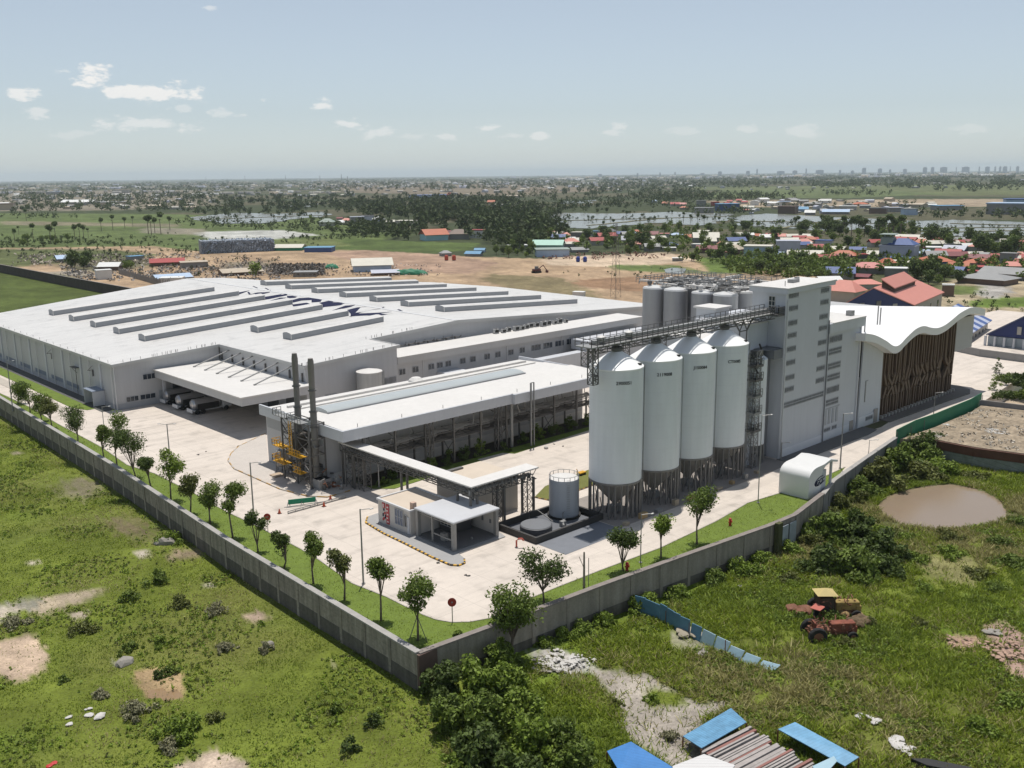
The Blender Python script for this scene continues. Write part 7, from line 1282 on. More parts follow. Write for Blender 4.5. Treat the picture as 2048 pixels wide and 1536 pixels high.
HS_ = [(1640, 517, 28, 9, 'gable', 'red', 'gwall', 'low house with a curved bright red roof at the left end of the right village'), (1682, 514, 26, 9, 'gable', 'maroon', 'brown', 'dark red roofed house left of the flat red roof'), (1718, 516, 27, 9, 'flat', 'red', 'dark', 'house with a small flat red roof above grey walls left of the lilac villa'),
       (1752, 514, 40, 13, 'gable', 'cream', 'gwall', 'house with a cream gable roof at the left foot of the lilac villa'), (1800, 524, 50, 10, 'flat', 'blue', 'dark', 'low house with a flat blue roof right below the lilac villa'), (1866, 532, 56, 21, 'hip', 'orange', 'blue', 'wide house with orange red roof over dark blue walls, right of the blue flat roof'),
       (1804, 532, 36, 12, 'gable', 'cream', 'white', 'small house with cream curved roof below the blue flat roof'), (1792, 552, 40, 18, 'flat', 'white', 'gwall', 'grey boxy house with a white flat roof above the big salmon hall'), (1840, 503, 24, 9, 'flat', 'maroon', 'brown', 'dark red flat roofed house right of the lilac villa'), (1878, 504, 44, 11, 'flat', 'white', 'cwall', 'long white roofed house behind the orange red roofs'),
       (1910, 508, 36, 18, 'gable', 'lilac', 'blue', 'house with a white and blue gable roof behind the village right part'), (1966, 496, 30, 14, 'hip', 'red', 'dark', 'steep red roofed house at the edge of the flooded field'), (1942, 513, 36, 10, 'gable', 'cream', 'gwall', 'house with a cream roof below the steep red one'), (1932, 524, 26, 11, 'hip', 'maroon', 'brown', 'small rust brown roofed house above the bright orange roof'),
       (1958, 534, 46, 18, 'hip', 'orange', 'gwall', 'house with the brightest orange hipped roof, right part of the village'), (1985, 540, 50, 8, 'flat', 'red', 'dark', 'low pink red lean to roof right below the orange hipped roof'), (1916, 540, 32, 16, 'gable', 'orange', 'blue', 'orange roofed house with blue walls between the two orange roofs'), (2017, 530, 26, 26, 'flat', 'gwall', 'gwall', 'unfinished grey concrete house with one dark window at the right edge'),
       (1975, 566, 80, 20, 'hip', 'grey', 'brown', 'long low house with a grey roof behind the dirt lot at the right'), (2020, 556, 80, 22, 'gable', 'grey', 'gwall', 'long pale grey roofed shed at the right edge behind the low grey house'), (1943, 547, 30, 7, 'flat', 'red', 'brown', 'thin bright red roof left of the long grey house'), (1846, 539, 22, 11, 'gable', 'pink', 'pink', 'small pink house below the orange red roof'),
       (1736, 545, 60, 22, 'hip', 'pink', 'gwall', 'big pink hipped roof house above the salmon hall'), (1680, 556, 48, 23, 'gable', 'blue', 'cwall', 'house with bright blue curved roof and cream walls, left of the pink roof'), (1656, 566, 40, 13, 'gable', 'white', 'white', 'white tarpaulin covered shed at the foot of the blue roofed house'), (1730, 576, 50, 18, 'hip', 'salmon', 'cwall', 'salmon roofed house just left of the blue gabled hall'), (1688, 604, 60, 44, 'hip', 'salmon', 'cwall', 'steep salmon hipped roof house right behind the tower'), (1712, 556, 50, 9, 'gable', 'maroon', 'brown', 'dull red roof strip between the pink and salmon roofs'),
       (1414, 505, 38, 15, 'gable', 'maroon', 'brown', 'maroon roofed house in the middle village, left one'), (1440, 514, 36, 11, 'flat', 'maroon', 'gwall', 'flat maroon roofed shed right below the maroon gable'), (1468, 508, 32, 20, 'hip', 'tan', 'brown', 'brown house with a tan hipped roof behind a dark tree'), (1516, 516, 50, 27, 'flat', 'cream', 'lightblue', 'two storey pale blue house with a cream flat roof in the middle village'), (1552, 512, 30, 9, 'gable', 'lightblue', 'gwall', 'light blue tent roof right of the pale blue house'), (1575, 505, 42, 26, 'flat', 'lilac', 'lilac', 'boxy lilac white house above the cream gable'),
       (1610, 514, 60, 14, 'gable', 'cream', 'cwall', 'wide house with a pale cream gable in the middle village'), (1648, 494, 28, 15, 'flat', 'blue', 'lilac', 'blue roofed lilac house hidden among dark trees'), (1411, 484, 46, 20, 'gable', 'cream', 'gwall', 'cream gable roofed barn at the edge of the flooded field'), (1382, 480, 22, 12, 'gable', 'orange', 'cwall', 'small orange roofed house left of the cream barn'), (1353, 474, 24, 9, 'hip', 'lightblue', 'white', 'small pale blue roofed house at the top of the middle village'), (1343, 494, 24, 10, 'hip', 'blue', 'gwall', 'grey blue roofed hut right of the dark tree group'),
       (1396, 496, 22, 9, 'flat', 'white', 'gwall', 'small white roofed house above the maroon gable'), (1355, 522, 20, 7, 'flat', 'white', 'gwall', 'white flat roofed hut at the edge of the dug field'), (1338, 502, 26, 8, 'flat', 'white', 'gwall', 'white flat roofed house left of the white hut'), (1476, 476, 14, 12, 'gable', 'cream', 'cwall', 'cream gable end among the trees below the flooded field'), (1514, 476, 14, 9, 'gable', 'orange', 'cwall', 'tiny orange roofed house among the trees'),
       (1080, 482, 36, 12, 'hip', 'red', 'white', 'red hipped roof house behind the mint green building'), (1097, 498, 56, 19, 'gable', 'mint', 'mint', 'mint green roofed building among trees behind the dug field'), (1035, 499, 38, 10, 'flat', 'white', 'gwall', 'long white roofed house left of the mint green building'), (1104, 512, 64, 16, 'flat', 'greygreen', 'lightblue', 'long grey green shed below the mint green building'), (1158, 504, 32, 10, 'gable', 'grey', 'gwall', 'grey roofed shed right of the grey green shed'), (1158, 474, 28, 11, 'flat', 'cream', 'gwall', 'white roofed house above the dark trees, left of the small blue one'), (1188, 471, 16, 10, 'flat', 'sky', 'lilac', 'tiny bright blue roofed house left of the red one'),
       (1213, 478, 34, 13, 'gable', 'red', 'gwall', 'red roofed house in front of a grey round building'), (1217, 470, 30, 14, 'hip', 'dark', 'gwall', 'dark grey round topped building behind the red roof'), (1253, 488, 20, 17, 'gable', 'lilac', 'cwall', 'narrow lilac roofed house behind the pylon'), (1282, 480, 18, 10, 'gable', 'orange', 'cwall', 'bright orange red roofed house right of the pylon'), (1296, 489, 14, 12, 'flat', 'dark', 'gwall', 'small dark grey box house right of the bright orange one'), (1326, 474, 24, 8, 'flat', 'pink', 'cwall', 'pale pink flat roofed house in the village middle'),
       (868, 480, 46, 23, 'gable', 'orange', 'cyan', 'orange roofed house with pale cyan walls at the edge of the green field'), (894, 474, 16, 14, 'gable', 'maroon', 'white', 'small red roofed house right of the cyan walled one'), (918, 478, 40, 21, 'hip', 'brown', 'gwall', 'brown grey hipped roof house in the row at the green field'), (956, 476, 28, 18, 'flat', 'red', 'white', 'house with a bright crimson flat roof at the right end of the row'), (815, 450, 40, 10, 'flat', 'cream', 'cwall', 'cream roofed low building in the dark wood'), (715, 448, 26, 16, 'flat', 'lilac', 'gwall', 'grey lilac house left of the dark wood'), (735, 444, 24, 14, 'flat', 'dark', 'lilac', 'dark roofed lilac house in the middle of its group'), (757, 445, 20, 14, 'hip', 'white', 'lilac', 'white domed house right of the lilac ones'), (655, 452, 26, 16, 'hip', 'greygreen', 'cwall', 'grey roofed house with cream base left of the wood'),
       (1454, 422, 40, 16, 'flat', 'sky', 'blue', 'long blue warehouse beyond the flooded field'), (1408, 426, 34, 12, 'flat', 'grey', 'gwall', 'grey warehouse left of the blue one'), (1402, 414, 18, 14, 'flat', 'gwall', 'gwall', 'grey block standing behind the grey warehouse'), (1576, 427, 32, 16, 'flat', 'brown', 'brown', 'big brown boxy warehouse beyond the flooded field'), (1602, 423, 24, 10, 'gable', 'sky', 'lightblue', 'blue roofed shed right of the brown box'), (1568, 410, 24, 8, 'flat', 'lightblue', 'gwall', 'pale blue roofed building behind the brown box'), (1720, 412, 28, 8, 'hip', 'orange', 'tan', 'orange roofed building on the far bank'), (1672, 428, 44, 10, 'gable', 'lightblue', 'gwall', 'pale grey tent roofs on the far bank'), (1818, 430, 24, 14, 'flat', 'grey', 'lightblue', 'pale grey box on the far bank right of centre'), (1894, 420, 46, 10, 'flat', 'sky', 'gwall', 'long blue roofed shed at the far right bank'), (2015, 428, 60, 24, 'flat', 'lightblue', 'gwall', 'large grey blue industrial building at the right edge'), (2040, 414, 50, 18, 'flat', 'blue', 'lightblue', 'blue topped industrial building behind the grey one at the right edge'), (1790, 424, 26, 10, 'flat', 'lilac', 'gwall', 'lilac roofed building on the far bank'), (1756, 427, 30, 12, 'flat', 'dark', 'brown', 'dark brown shed on the far bank'), (1620, 430, 18, 10, 'gable', 'white', 'gwall', 'white gabled shed on the far bank'), (1696, 420, 30, 9, 'flat', 'white', 'cwall', 'white roofed building behind the pale tents'), (1430, 412, 14, 9, 'flat', 'red', 'red', 'small red building left of the blue warehouse'), (1350, 412, 18, 8, 'gable', 'red', 'cwall', 'small pinkish red roof on the far left bank'), (1330, 410, 12, 7, 'gable', 'orange', 'cwall', 'tiny orange roof on the far left bank'), (1366, 412, 12, 7, 'gable', 'pink', 'cwall', 'tiny pink roof on the far left bank'),
       (862, 395, 76, 6, 'flat', 'blue', 'lightblue', 'very long low blue warehouse in the distance'), (899, 395, 9, 11, 'hip', 'red', 'red', 'small dark red tower beside the very long blue warehouse'), (983, 408, 14, 8, 'gable', 'orange', 'cwall', 'little orange house right of the far wood'), (995, 416, 22, 8, 'flat', 'cream', 'gwall', 'cream house right of the little orange one'), (70, 388, 26, 6, 'flat', 'white', 'cwall', 'long white shed in the far left distance'), (110, 389, 24, 6, 'flat', 'lightblue', 'gwall', 'pale grey shed right of the long white one'), (8, 420, 34, 14, 'flat', 'brown', 'tan', 'dark brown building at the far left edge'), (245, 386, 26, 8, 'flat', 'tan', 'cwall', 'tan building in the far left brown fields'), (350, 392, 16, 10, 'flat', 'cream', 'cwall', 'cream block in the far left fields'), (225, 411, 50, 8, 'flat', 'grey', 'tan', 'long brown shed in the far left fields'), (160, 408, 50, 9, 'gable', 'white', 'cwall', 'group of pale roofs in the far left fields'),
       (335, 530, 56, 14, 'gable', 'red', 'brown', 'open shed with a faded red roof in the scrap yard'), (388, 534, 48, 12, 'flat', 'tan', 'gwall', 'long grey block shed right of the red roofed one'), (143, 522, 48, 13, 'gable', 'lightblue', 'gwall', 'pale blue tarpaulin roof at the far left of the scrap yard'), (208, 558, 26, 20, 'flat', 'white', 'white', 'small white hut at the left corner of the scrap yard'), (270, 519, 26, 8, 'flat', 'sky', 'gwall', 'small blue tarpaulin left of the red roofed shed'), (222, 540, 36, 16, 'gable', 'white', 'brown', 'hut with a pale gable roof above the white hut'), (480, 548, 70, 12, 'gable', 'tan', 'brown', 'shed with a tan dusty roof below the lone tree'), (580, 500, 52, 12, 'gable', 'cream', 'green', 'white tent roof right of the grey blue stack'), (640, 503, 52, 10, 'flat', 'sky', 'blue', 'long bright blue tarpaulin roof beside the green field'), (744, 541, 72, 26, 'gable', 'cream', 'lightblue', 'white gable roofed hut behind the big hall'), (770, 549, 50, 10, 'gable', 'lilac', 'brown', 'grey tarpaulin shed in front of the white gable hut'), (612, 552, 44, 10, 'flat', 'grey', 'gwall', 'grey cluttered shed just behind the hall roof'), (344, 560, 60, 12, 'gable', 'lightblue', 'gwall', 'pale tent with blue stripes behind the hall roof'), (345, 568, 40, 14, 'flat', 'white', 'white', 'white container tank cluster at the hall corner'), (1158, 592, 22, 9, 'flat', 'white', 'white', 'white container at the back right of the hall roof'),
       (948, 512, 30, 10, 'gable', 'sky', 'gwall', 'bright blue tarpaulin hut behind the dug field'), (960, 504, 20, 8, 'gable', 'sky', 'lightblue', 'blue tarpaulin hut right of the bright one'), (891, 512, 20, 12, 'hip', 'grey', 'gwall', 'grey round hut above the red tanks'), (1895, 592, 20, 24, 'flat', 'white', 'brown', 'narrow brown block attached at the right of the salmon hall')]
for q in HS_:
    lab = q[7]; house(*q[:7], lab, cat='tent' if 'tent' in lab or 'tarpaulin' in lab else 'shed' if 'shed' in lab or 'hut' in lab else 'warehouse' if 'warehouse' in lab else 'house', rf=.45 if q[4] != 'flat' else .2)
# lilac villa
t = house(1797, 518, 60, 30, 'flat', 'lilac', 'lilac', 'three storey lilac white villa with a blue hipped roof and balconies', yaw=-12, windows=False, name='villa')
b, h = toph(1797, 518, 488, GZ); w = pxm(60, b-Vector((0, 0, H))); inv = t.matrix_basis.inverted()
def localpart(name, mb, m): o = mb.build(name, m); o.parent = t; return o
m = MB()
for z in (h*.1, h*.45, h*.72):
    for k in range(5): x = -w*.4+k*w*.2; m = MB(); m.box(x-.6, x+.6, -w*.375-.07, -w*.375+.02, z+.3, z+h*.2); localpart('window', m, GLASS)
m = MB(); m.box(-w*.45, w*.1, -w*.375-1.2, -w*.375-.08, h*.40, h*.44); m.box(-w*.45, w*.1, -w*.375-1.2, -w*.375-1.05, h*.44, h*.52); localpart('balcony', m, cm('lilac'))
m = MB(); m.v = [(-w*.5, -w*.4, h), (w*.3, -w*.4, h), (w*.3, w*.4, h), (-w*.5, w*.4, h), (-w*.25, 0, h+3.2), (w*.05, 0, h+3.2)]; m.f = [(0, 1, 5, 4), (1, 2, 5), (2, 3, 4, 5), (3, 0, 4), (3, 2, 1, 0)]; m.m = [0]*5; localpart('hip_roof', m, cm('blue'))
m = MB(); m.box(w*.15, w*.5, -w*.2, w*.3, h, h+3.5); m.box(w*.1, w*.55, -w*.3, w*.35, h+5.2, h+5.5); m.box(w*.2, w*.25, -.2, .2, h+3.5, h+5.2); m.box(w*.42, w*.47, -.2, .2, h+3.5, h+5.2); localpart('roof_terrace', m, cm('greygreen'))
# big salmon roofed hall with dark blue gable
def gable_hall(name, E0, E1, A0, A1, D0, D1, ez, az_, lab, roof, gab, wall, fins=True):
    t = empty(name, tuple(E1), lab, 'hall'); m = MB()
    def slab2(a, b_, c, d, th=.3): v = [a, b_, c, d]; k = len(m.v); m.v += [tuple(q) for q in v]+[(q[0], q[1], q[2]-th) for q in v]; m.f += [(k, k+1, k+2, k+3), (k+7, k+6, k+5, k+4)]+[(k+(i+1) % 4, k+i, k+4+i, k+4+(i+1) % 4) for i in range(4)]; m.m += [0]*6
    slab2(E1, D1, A1, A0); slab2(E0, A0, A1, D0); m.build('roof', roof, t)
    c0, c1, a = Vector(E0), Vector(E1), Vector(A0); n_ = (Vector(D1)-c1).normalized()*.6; i0 = c0+n_; i1 = c1+n_; ia = a+n_
    m = MB(); dn = Vector((0, 0, -.35)); m.face([i0+dn, i1+dn, ia+dn]); n2 = n_.normalized()*.25; m.face([ia+dn+n2, i1+dn+n2, i0+dn+n2]); m.build('gable', gab, t)
    m = MB(); ins = (c1-c0).normalized()*.8; f0 = i0+ins*.5; f1 = i1-ins; b1 = Vector(D1)-n_-ins; b0 = Vector(D0)-n_+ins*.5
    for p, q in ((f0, f1), (f1, b1), (b1, b0), (b0, f0)):
        m.face([(p.x, p.y, GZ), (q.x, q.y, GZ), (q.x, q.y, q.z-.5), (p.x, p.y, p.z-.5)])
    m.build('wall', wall, t); return t, f0, f1, b1, ia
ez, az_ = GZ+6.5, GZ+13.
g0 = onY(1829, 608, 0.001) if False else P(1829, 610, ez); apx = P(1747, 575, az_); e0 = g0+(apx-g0)*2; e0.z = ez; d1 = P(1889, 584, ez); dep = d1-g0
SALM = mat('salmon_roof', (.60, .25, .20), .6, var=.05, rib=((1, 1, 0), 1.2, .05, .05))
t, f0, f1, b1, ia = gable_hall('gabled_hall', e0, g0, apx, apx+dep, e0+dep, d1, ez, az_, 'big hall with a salmon pink roof and dark blue gable beyond the wavy roof', SALM, mat('gable_blue', (.02, .035, .13), .5), cm('cwall'))
m = MB(); s = (g0-apx); u = dep
def onroof(a, c, up=0): q = apx+s*a+u*c; return Vector((q.x, q.y, q.z+up))
A_, B_, C_, D_ = onroof(.06, .12, 2.6), onroof(.40, .12, 1.6), onroof(.40, .78, 1.6), onroof(.06, .78, 2.6)
k = len(m.v); m.v += [tuple(q) for q in (A_, B_, C_, D_)]+[(q.x, q.y, q.z-.3) for q in (A_, B_, C_, D_)]; m.f += [(k, k+1, k+2, k+3), (k+7, k+6, k+5, k+4)]+[(k+i, k+4+i, k+4+(i+1) % 4, k+(i+1) % 4) for i in range(4)]; m.m += [0]*6; m.build('raised_roof', SALM, t)
m = MB(); q = [onroof(.07, .14), onroof(.38, .14), onroof(.38, .76), onroof(.07, .76)]
for i in range(4): a = q[i]; b_ = q[(i+1) % 4]; up = lambda i_: 2.2 if i_ in (0, 3) else 1.25; m.face([a, b_, (b_.x, b_.y, b_.z+up((i+1) % 4)), (a.x, a.y, a.z+up(i))])
m.build('clerestory', mat('clerestory_brown', (.06, .04, .03), .8), t)
m = MB(); d_ = (f1-f0)
for i, fr in enumerate((.18, .38, .58, .78)): p = f0+d_*fr; nn = -u.normalized()*.35; ww = d_.normalized()*.9; hh = 2.+3.2*(1-abs(fr-.5)*2); m.prism([tuple(p+nn-ww), tuple(p+nn+ww), tuple(p+nn*.4+ww), tuple(p+nn*.4-ww)], GZ+2, GZ+4+hh); m.build('gable_panel', cm('cwall'), t)
for fr in (.12, .35, .6, .85): m = MB(); p = f1.lerp(b1, fr); w_ = (b1-f1).normalized(); nn = Vector((w_.y, -w_.x, 0))*.12; m.prism([tuple(p+nn-w_*.8), tuple(p+nn+w_*.8), tuple(p-nn*.2+w_*.8), tuple(p-nn*.2-w_*.8)], GZ+1.5, GZ+4.5); m.build('window', GLASS, t)
# blue and white striped roof building, blue gabled hall right
ez = GZ+5.5; p0 = P(1922, 667, ez); p1 = P(1938, 667, ez); near = P(1938, 668, ez); far = P(1981, 640, ez); t = empty('striped_roof_building', tuple(near), 'cream building with a blue and white striped roof right behind the wavy hall', 'building'); u = far-near; lft = P(1912, 662, ez)-near; lft = Vector((-u.y, u.x, 0)).normalized()*9.
m = MB(); n = 9
for k in range(n):
    a0, a1 = k/n, (k+1)/n; q = [near+u*a0-lft*.05, near+u*a1-lft*.05, near+u*a1+lft+Vector((0, 0, 4.2)), near+u*a0+lft+Vector((0, 0, 4.2))]; i0 = len(m.v); m.v += [tuple(v) for v in q]+[(v.x, v.y, v.z-.2) for v in q]; m.f += [(i0, i0+1, i0+2, i0+3), (i0+7, i0+6, i0+5, i0+4)]+[(i0+(i+1) % 4, i0+i, i0+4+i, i0+4+(i+1) % 4) for i in range(4)]; m.m += [k % 2]*6
m.build('roof', [mat('stripe_blue', (.055, .10, .27), .5), mat('stripe_pale', (.42, .45, .55), .5)], t)
m = MB(); un = u.normalized()*.4; ln = lft.normalized()*.5; q = [near+un+ln, far-un+ln, far-un+lft, near+un+lft]; m.prism([tuple(v) for v in q], GZ-.2, ez-.25); m.build('wall', cm('cwall'), t)
for k in range(6): p = q[0].lerp(q[1], (k+.5)/6); m = MB(); w_ = u.normalized()*.8; nn = -lft.normalized()*.1; m.prism([tuple(p+nn-w_), tuple(p+nn+w_), tuple(p-nn*.2+w_), tuple(p-nn*.2-w_)], GZ+1.6, GZ+3.8); m.build('window', GLASS, t)
for k in range(2): p = q[0].lerp(q[3], (k+.5)/3); m = MB(); w_ = lft.normalized()*.6; nn = -u.normalized()*.1; m.prism([tuple(p+nn-w_), tuple(p+nn+w_), tuple(p-nn*.2+w_), tuple(p-nn*.2-w_)], GZ+1.6, GZ+3.4); m.build('window', GLASS, t)
ez, az_ = GZ+6, GZ+12.; l0 = P(1972, 668, ez); r0 = P(2130, 684, ez); ap = P(2056, 634, az_); nrm = Vector((-(r0-l0).y, (r0-l0).x, 0)).normalized()
if nrm.dot(l0) < 0: nrm = -nrm
dep = nrm*26; ap = (l0+r0)/2; ap.z = az_
t, f0, f1, b1, ia = gable_hall('gabled_hall', l0, r0, ap, ap+dep, l0+dep, r0+dep, ez, az_, 'hall with a dark blue gable and glazed front at the right edge', mat('slate_blue_roof', (.12, .14, .22), .5, var=.1), mat('gable_blue', ()), mat('pale_glazing', (.32, .37, .40), .3, var=.06))
m = MB(); d_ = (r0-l0)
for k in range(9): p = l0+d_*(k/8.)-nrm*.1; m.box(p.x-.25, p.x+.25, p.y-.25, p.y+.25, GZ, ez-.4)
m.build('column', WALL2, t); m = MB(); p = l0+d_*.42+nrm*.3; w_ = d_.normalized(); m.prism([tuple(p-w_*.5), tuple(p+w_*.5), tuple(p+w_*.5+nrm*.3), tuple(p-w_*.5+nrm*.3)], ez+.6, ez+2.6); p = l0+d_*.56+nrm*.3; m.prism([tuple(p-w_*1.4), tuple(p+w_*1.4), tuple(p+w_*1.4+nrm*.3), tuple(p-w_*1.4+nrm*.3)], ez+.8, ez+3.); m.build('gable_sign', cm('cwall'), t)
# scrap yard behind the hall
c0, c1 = P(404, 508, GZ), P(549, 502, GZ); b, h = toph(404, 508, 482, GZ); t = empty('bagged_stack', tuple(c0), 'huge long stack of grey blue bales in the scrap yard behind the hall', 'stack'); g = np.random.default_rng(5); d_ = (c1-c0); n_ = Vector((-d_.y, d_.x, 0)).normalized()*14
pts = []; m = MB(); m.prism([tuple(c0), tuple(c1), tuple(c1+n_), tuple(c0+n_)], GZ, GZ+h*.97); m.build('core', mat('bale_grey', (.26, .29, .33), .8, var=.3, nscale=.5), t)
N_ = 2600; a = g.random(N_); zf = g.random(N_)*h; sd = g.random(N_); cen = np.array([list(c0+d_*float(a[i])+(n_*(float(sd[i]) if zf[i] > h*.9 else 0.))) for i in range(N_)]); cen[:, 2] = GZ+zf; v, f = leaves(cen, np.full(N_, .5), 1, .75, g, 1., 0.); npmesh('bale', v, f, leafm('bale_skin', (.36, .41, .48), 1.5, 0.), t)
t = tag(MB().build('x', BLACK) if False else npmesh('tyre_scrap_heap', *leaves(np.array([list(P(545+g.random()*105, 527+g.random()*22, GZ+.3+g.random()*1.6)) for i in range(2200)]), np.full(2200, .5), 1, .7, g, .7, .2), leafm('scrap_dark', (.13, .115, .10), 1.6, 0.)), 'wide heap of dark broken scrap behind the hall roof', 'scrap heap'); t['kind'] = 'stuff'
for k, (px, py, w, h_, lab) in enumerate(((663, 537, 28, 2.4, 'green net covered heap left of the white gable hut'), (820, 549, 72, 2.6, 'long bright green net covered heap behind the hall roof'), (1008, 521, 1, 1, ''))):
    if not lab: continue
    b = P(px, py, GZ); W_ = pxm(w, b-Vector((0, 0, H)))/2; bm = bmesh.new(); bmesh.ops.create_icosphere(bm, subdivisions=4, radius=1.); me = bpy.data.meshes.new('net_heap')
    vd = Vector((-_r2[0]*0+_r[0], _r[1], 0))
    for v in bm.verts: q = v.co; s_ = 1+.18*math.sin(q.x*9+k)*math.cos(q.y*7); v.co = Vector((vd.x*q.x*W_-vd.y*q.y*3, vd.y*q.x*W_+vd.x*q.y*3, q.z*h_*s_))
    bm.to_mesh(me); bm.free(); me.materials.append(GN); o = bpy.data.objects.new('net_heap', me); COL.objects.link(o); o.location = b; tag(o, lab, 'covered heap')
for px, py, m_, lab in ((893, 521, 'red', 'red upright tank at the edge of the dug field, left of the pair'), (908, 521, 'red', 'red upright tank at the edge of the dug field, right of the pair'), (1156, 524, 'blue', 'blue upright tank in the dug field, left of the pair'), (1170, 524, 'blue', 'blue upright tank in the dug field, right of the pair')):
    b, h = toph(px, py, py-11, GZ); t = empty('upright_tank', tuple(b), lab, 'tank', 'small upright tanks in the dug field'); m = MB(); r_ = h*.36; m.lathe(b.x, b.y, [(r_, GZ+.3), (r_, GZ+h*.8), (r_*.6, GZ+h)], 14); m.build('shell', mat('tank_'+m_, (.40, .06, .03) if m_ == 'red' else (.02, .05, .26), .5), t, smooth=True); m = MB(); m.lathe(b.x, b.y, [(r_*.8, GZ), (r_*.8, GZ+.3)], 10); m.build('stand', STEEL, t)
b = P(1073, 546, GZ); t = empty('digger', tuple(b), 'maroon digger standing alone in the dug field behind the hall', 'digger'); m = MB(); x, y, z = b; m.box(x-1.7, x+1.7, y-1.4, y+1.4, z+1.0, z+2.0); m.build('body', mat('digger_maroon', (.10, .03, .03), .6), t); m = MB(); m.box(x-1.2, x+.2, y-1.3, y+.1, z+2.01, z+3.4); m.build('cab', GREYD, t); m = MB(); m.box(x-2, x+2, y-1.6, y-.9, z, z+.95); m.box(x-2, x+2, y+.9, y+1.6, z, z+.95); m.build('track', BLACK, t); m = MB(); m.tube([(x+1.2, y, z+1.8), (x+3.2, y-1.5, z+3.8), (x+4.6, y-2.6, z+1.2)], .25, 6); m.box(x+4.2, x+5.2, y-3.2, y-2.1, z+.1, z+1.2); m.build('arm', mat('digger_maroon', ()), t)
g = np.random.default_rng(15)
xx = g.uniform(1800, 2090, 2600); yy = g.uniform(815, 905, 2600); kk = inpoly(xx, yy, [(1845, 870), (1870, 860), (1950, 818), (2090, 826), (2090, 908), (1950, 890), (1870, 876)]) & (fbm(xx/16, yy/7, 3, 9) > .5)
c = np.array([list(P(a, e, .16)) for a, e in zip(xx[kk], yy[kk])]); tag(npmesh('scattered_debris', *leaves(c, np.full(len(c), .25), 2, .22, g, .4, .8), leafm('debris_yard', (.42, .38, .32), 1.3, 0.)), 'pale broken concrete and litter strewn over the rubble yard', 'debris', kind='stuff')
for k, (x0, x1, ya, yb, n, s_, c_, lab) in enumerate(((20, 400, 508, 532, 1500, .8, (.34, .29, .24), 'pale rubbish strewn over the left part of the scrap yard'), (120, 560, 532, 562, 2600, .7, (.27, .25, .23), 'mixed grey junk along the field wall'), (420, 560, 512, 545, 700, .6, (.17, .14, .12), 'brown junk between the bale stack and the broken scrap'), (560, 880, 530, 552, 900, .6, (.34, .28, .24), 'pale debris strip just behind the hall'), (1080, 1330, 505, 520, 700, .7, (.20, .11, .08), 'dark red debris line at the back of the dug field'))):
    xx = g.uniform(x0, x1, n); yy = g.uniform(ya, yb, n); kk = fbm(xx/14, yy/5, 3, k+3) > .48; c = np.array([list(P(a, e, GZ+.25)) for a, e in zip(xx[kk], yy[kk])]); c[:, 2] += g.random(len(c))*.8
    tag(npmesh('scattered_debris', *leaves(c, np.full(len(c), .5), 2, s_, g, .5, .6), leafm('debris_%d' % k, c_, 1.7, 0.)), lab, 'debris', kind='stuff')
t = empty('slat_fence', tuple(P(240, 560, GZ)), 'row of grey slat fencing along the field wall behind the hall', 'fence'); m = MB()
for (a, c), (e, d) in (((238, 548), (322, 572)), ((322, 572), (372, 566))):
    p, q = P(a, c, GZ), P(e, d, GZ); n = int((q-p).length/.9)
    for i in range(n): z = p.lerp(q, i/n); m.box(z.x-.12, z.x+.12, z.y-.12, z.y+.12, GZ, GZ+3.+.5*math.sin(i*1.3))
m.build('slat', cm('gwall'), t)
# pylon and masts
def pylon(px, py, ty, w, lab, th=.12, z=GZ):
    b, h = toph(px, py, ty, z); t = empty('pylon', tuple(b), lab, 'pylon'); m = MB(); n = 9
    for k in range(n):
        z0_ = z+h*k/n; z1_ = z+h*(k+1)/n; w0 = w*(1-.8*k/n); w1 = w*(1-.8*(k+1)/n); c = [(-1, -1), (1, -1), (1, 1), (-1, 1)]
        for i in range(4):
            a, e = c[i], c[(i+1) % 4]; m.bar((b.x+a[0]*w0, b.y+a[1]*w0, z0_), (b.x+a[0]*w1, b.y+a[1]*w1, z1_), th); m.bar((b.x+a[0]*w0, b.y+a[1]*w0, z0_), (b.x+e[0]*w1, b.y+e[1]*w1, z1_), th*.6)
    m.build('mast', STEEL, t); m = MB()
    for f_ in (.72, .84, .95): m.bar((b.x-3.5, b.y+3.5, z+h*f_), (b.x+3.5, b.y-3.5, z+h*f_), th)
    m.build('cross_arm', STEEL, t)
pylon(1231, 594, 446, 1.5, 'thin lattice pylon rising behind the hall in the dug field', .045)
for k, (px, ty) in enumerate(((111, 350), (273, 349), (412, 350), (490, 350), (571, 350), (640, 351), (195, 356), (683, 348), (695, 352))):
    b, h = toph(px, 360, ty, GZ); t = tag(MB().tube([tuple(b), (b.x, b.y, b.z+h)], 6., 5, r1=3.5).build('distant_mast', mat('mast_grey', (.10, .10, .11), .8)), 'faint mast on the horizon, '+['first', 'third', 'fourth', 'fifth', 'sixth', 'seventh', 'second', 'ninth', 'tenth'][k]+' from the left', 'mast', 'masts on the horizon')

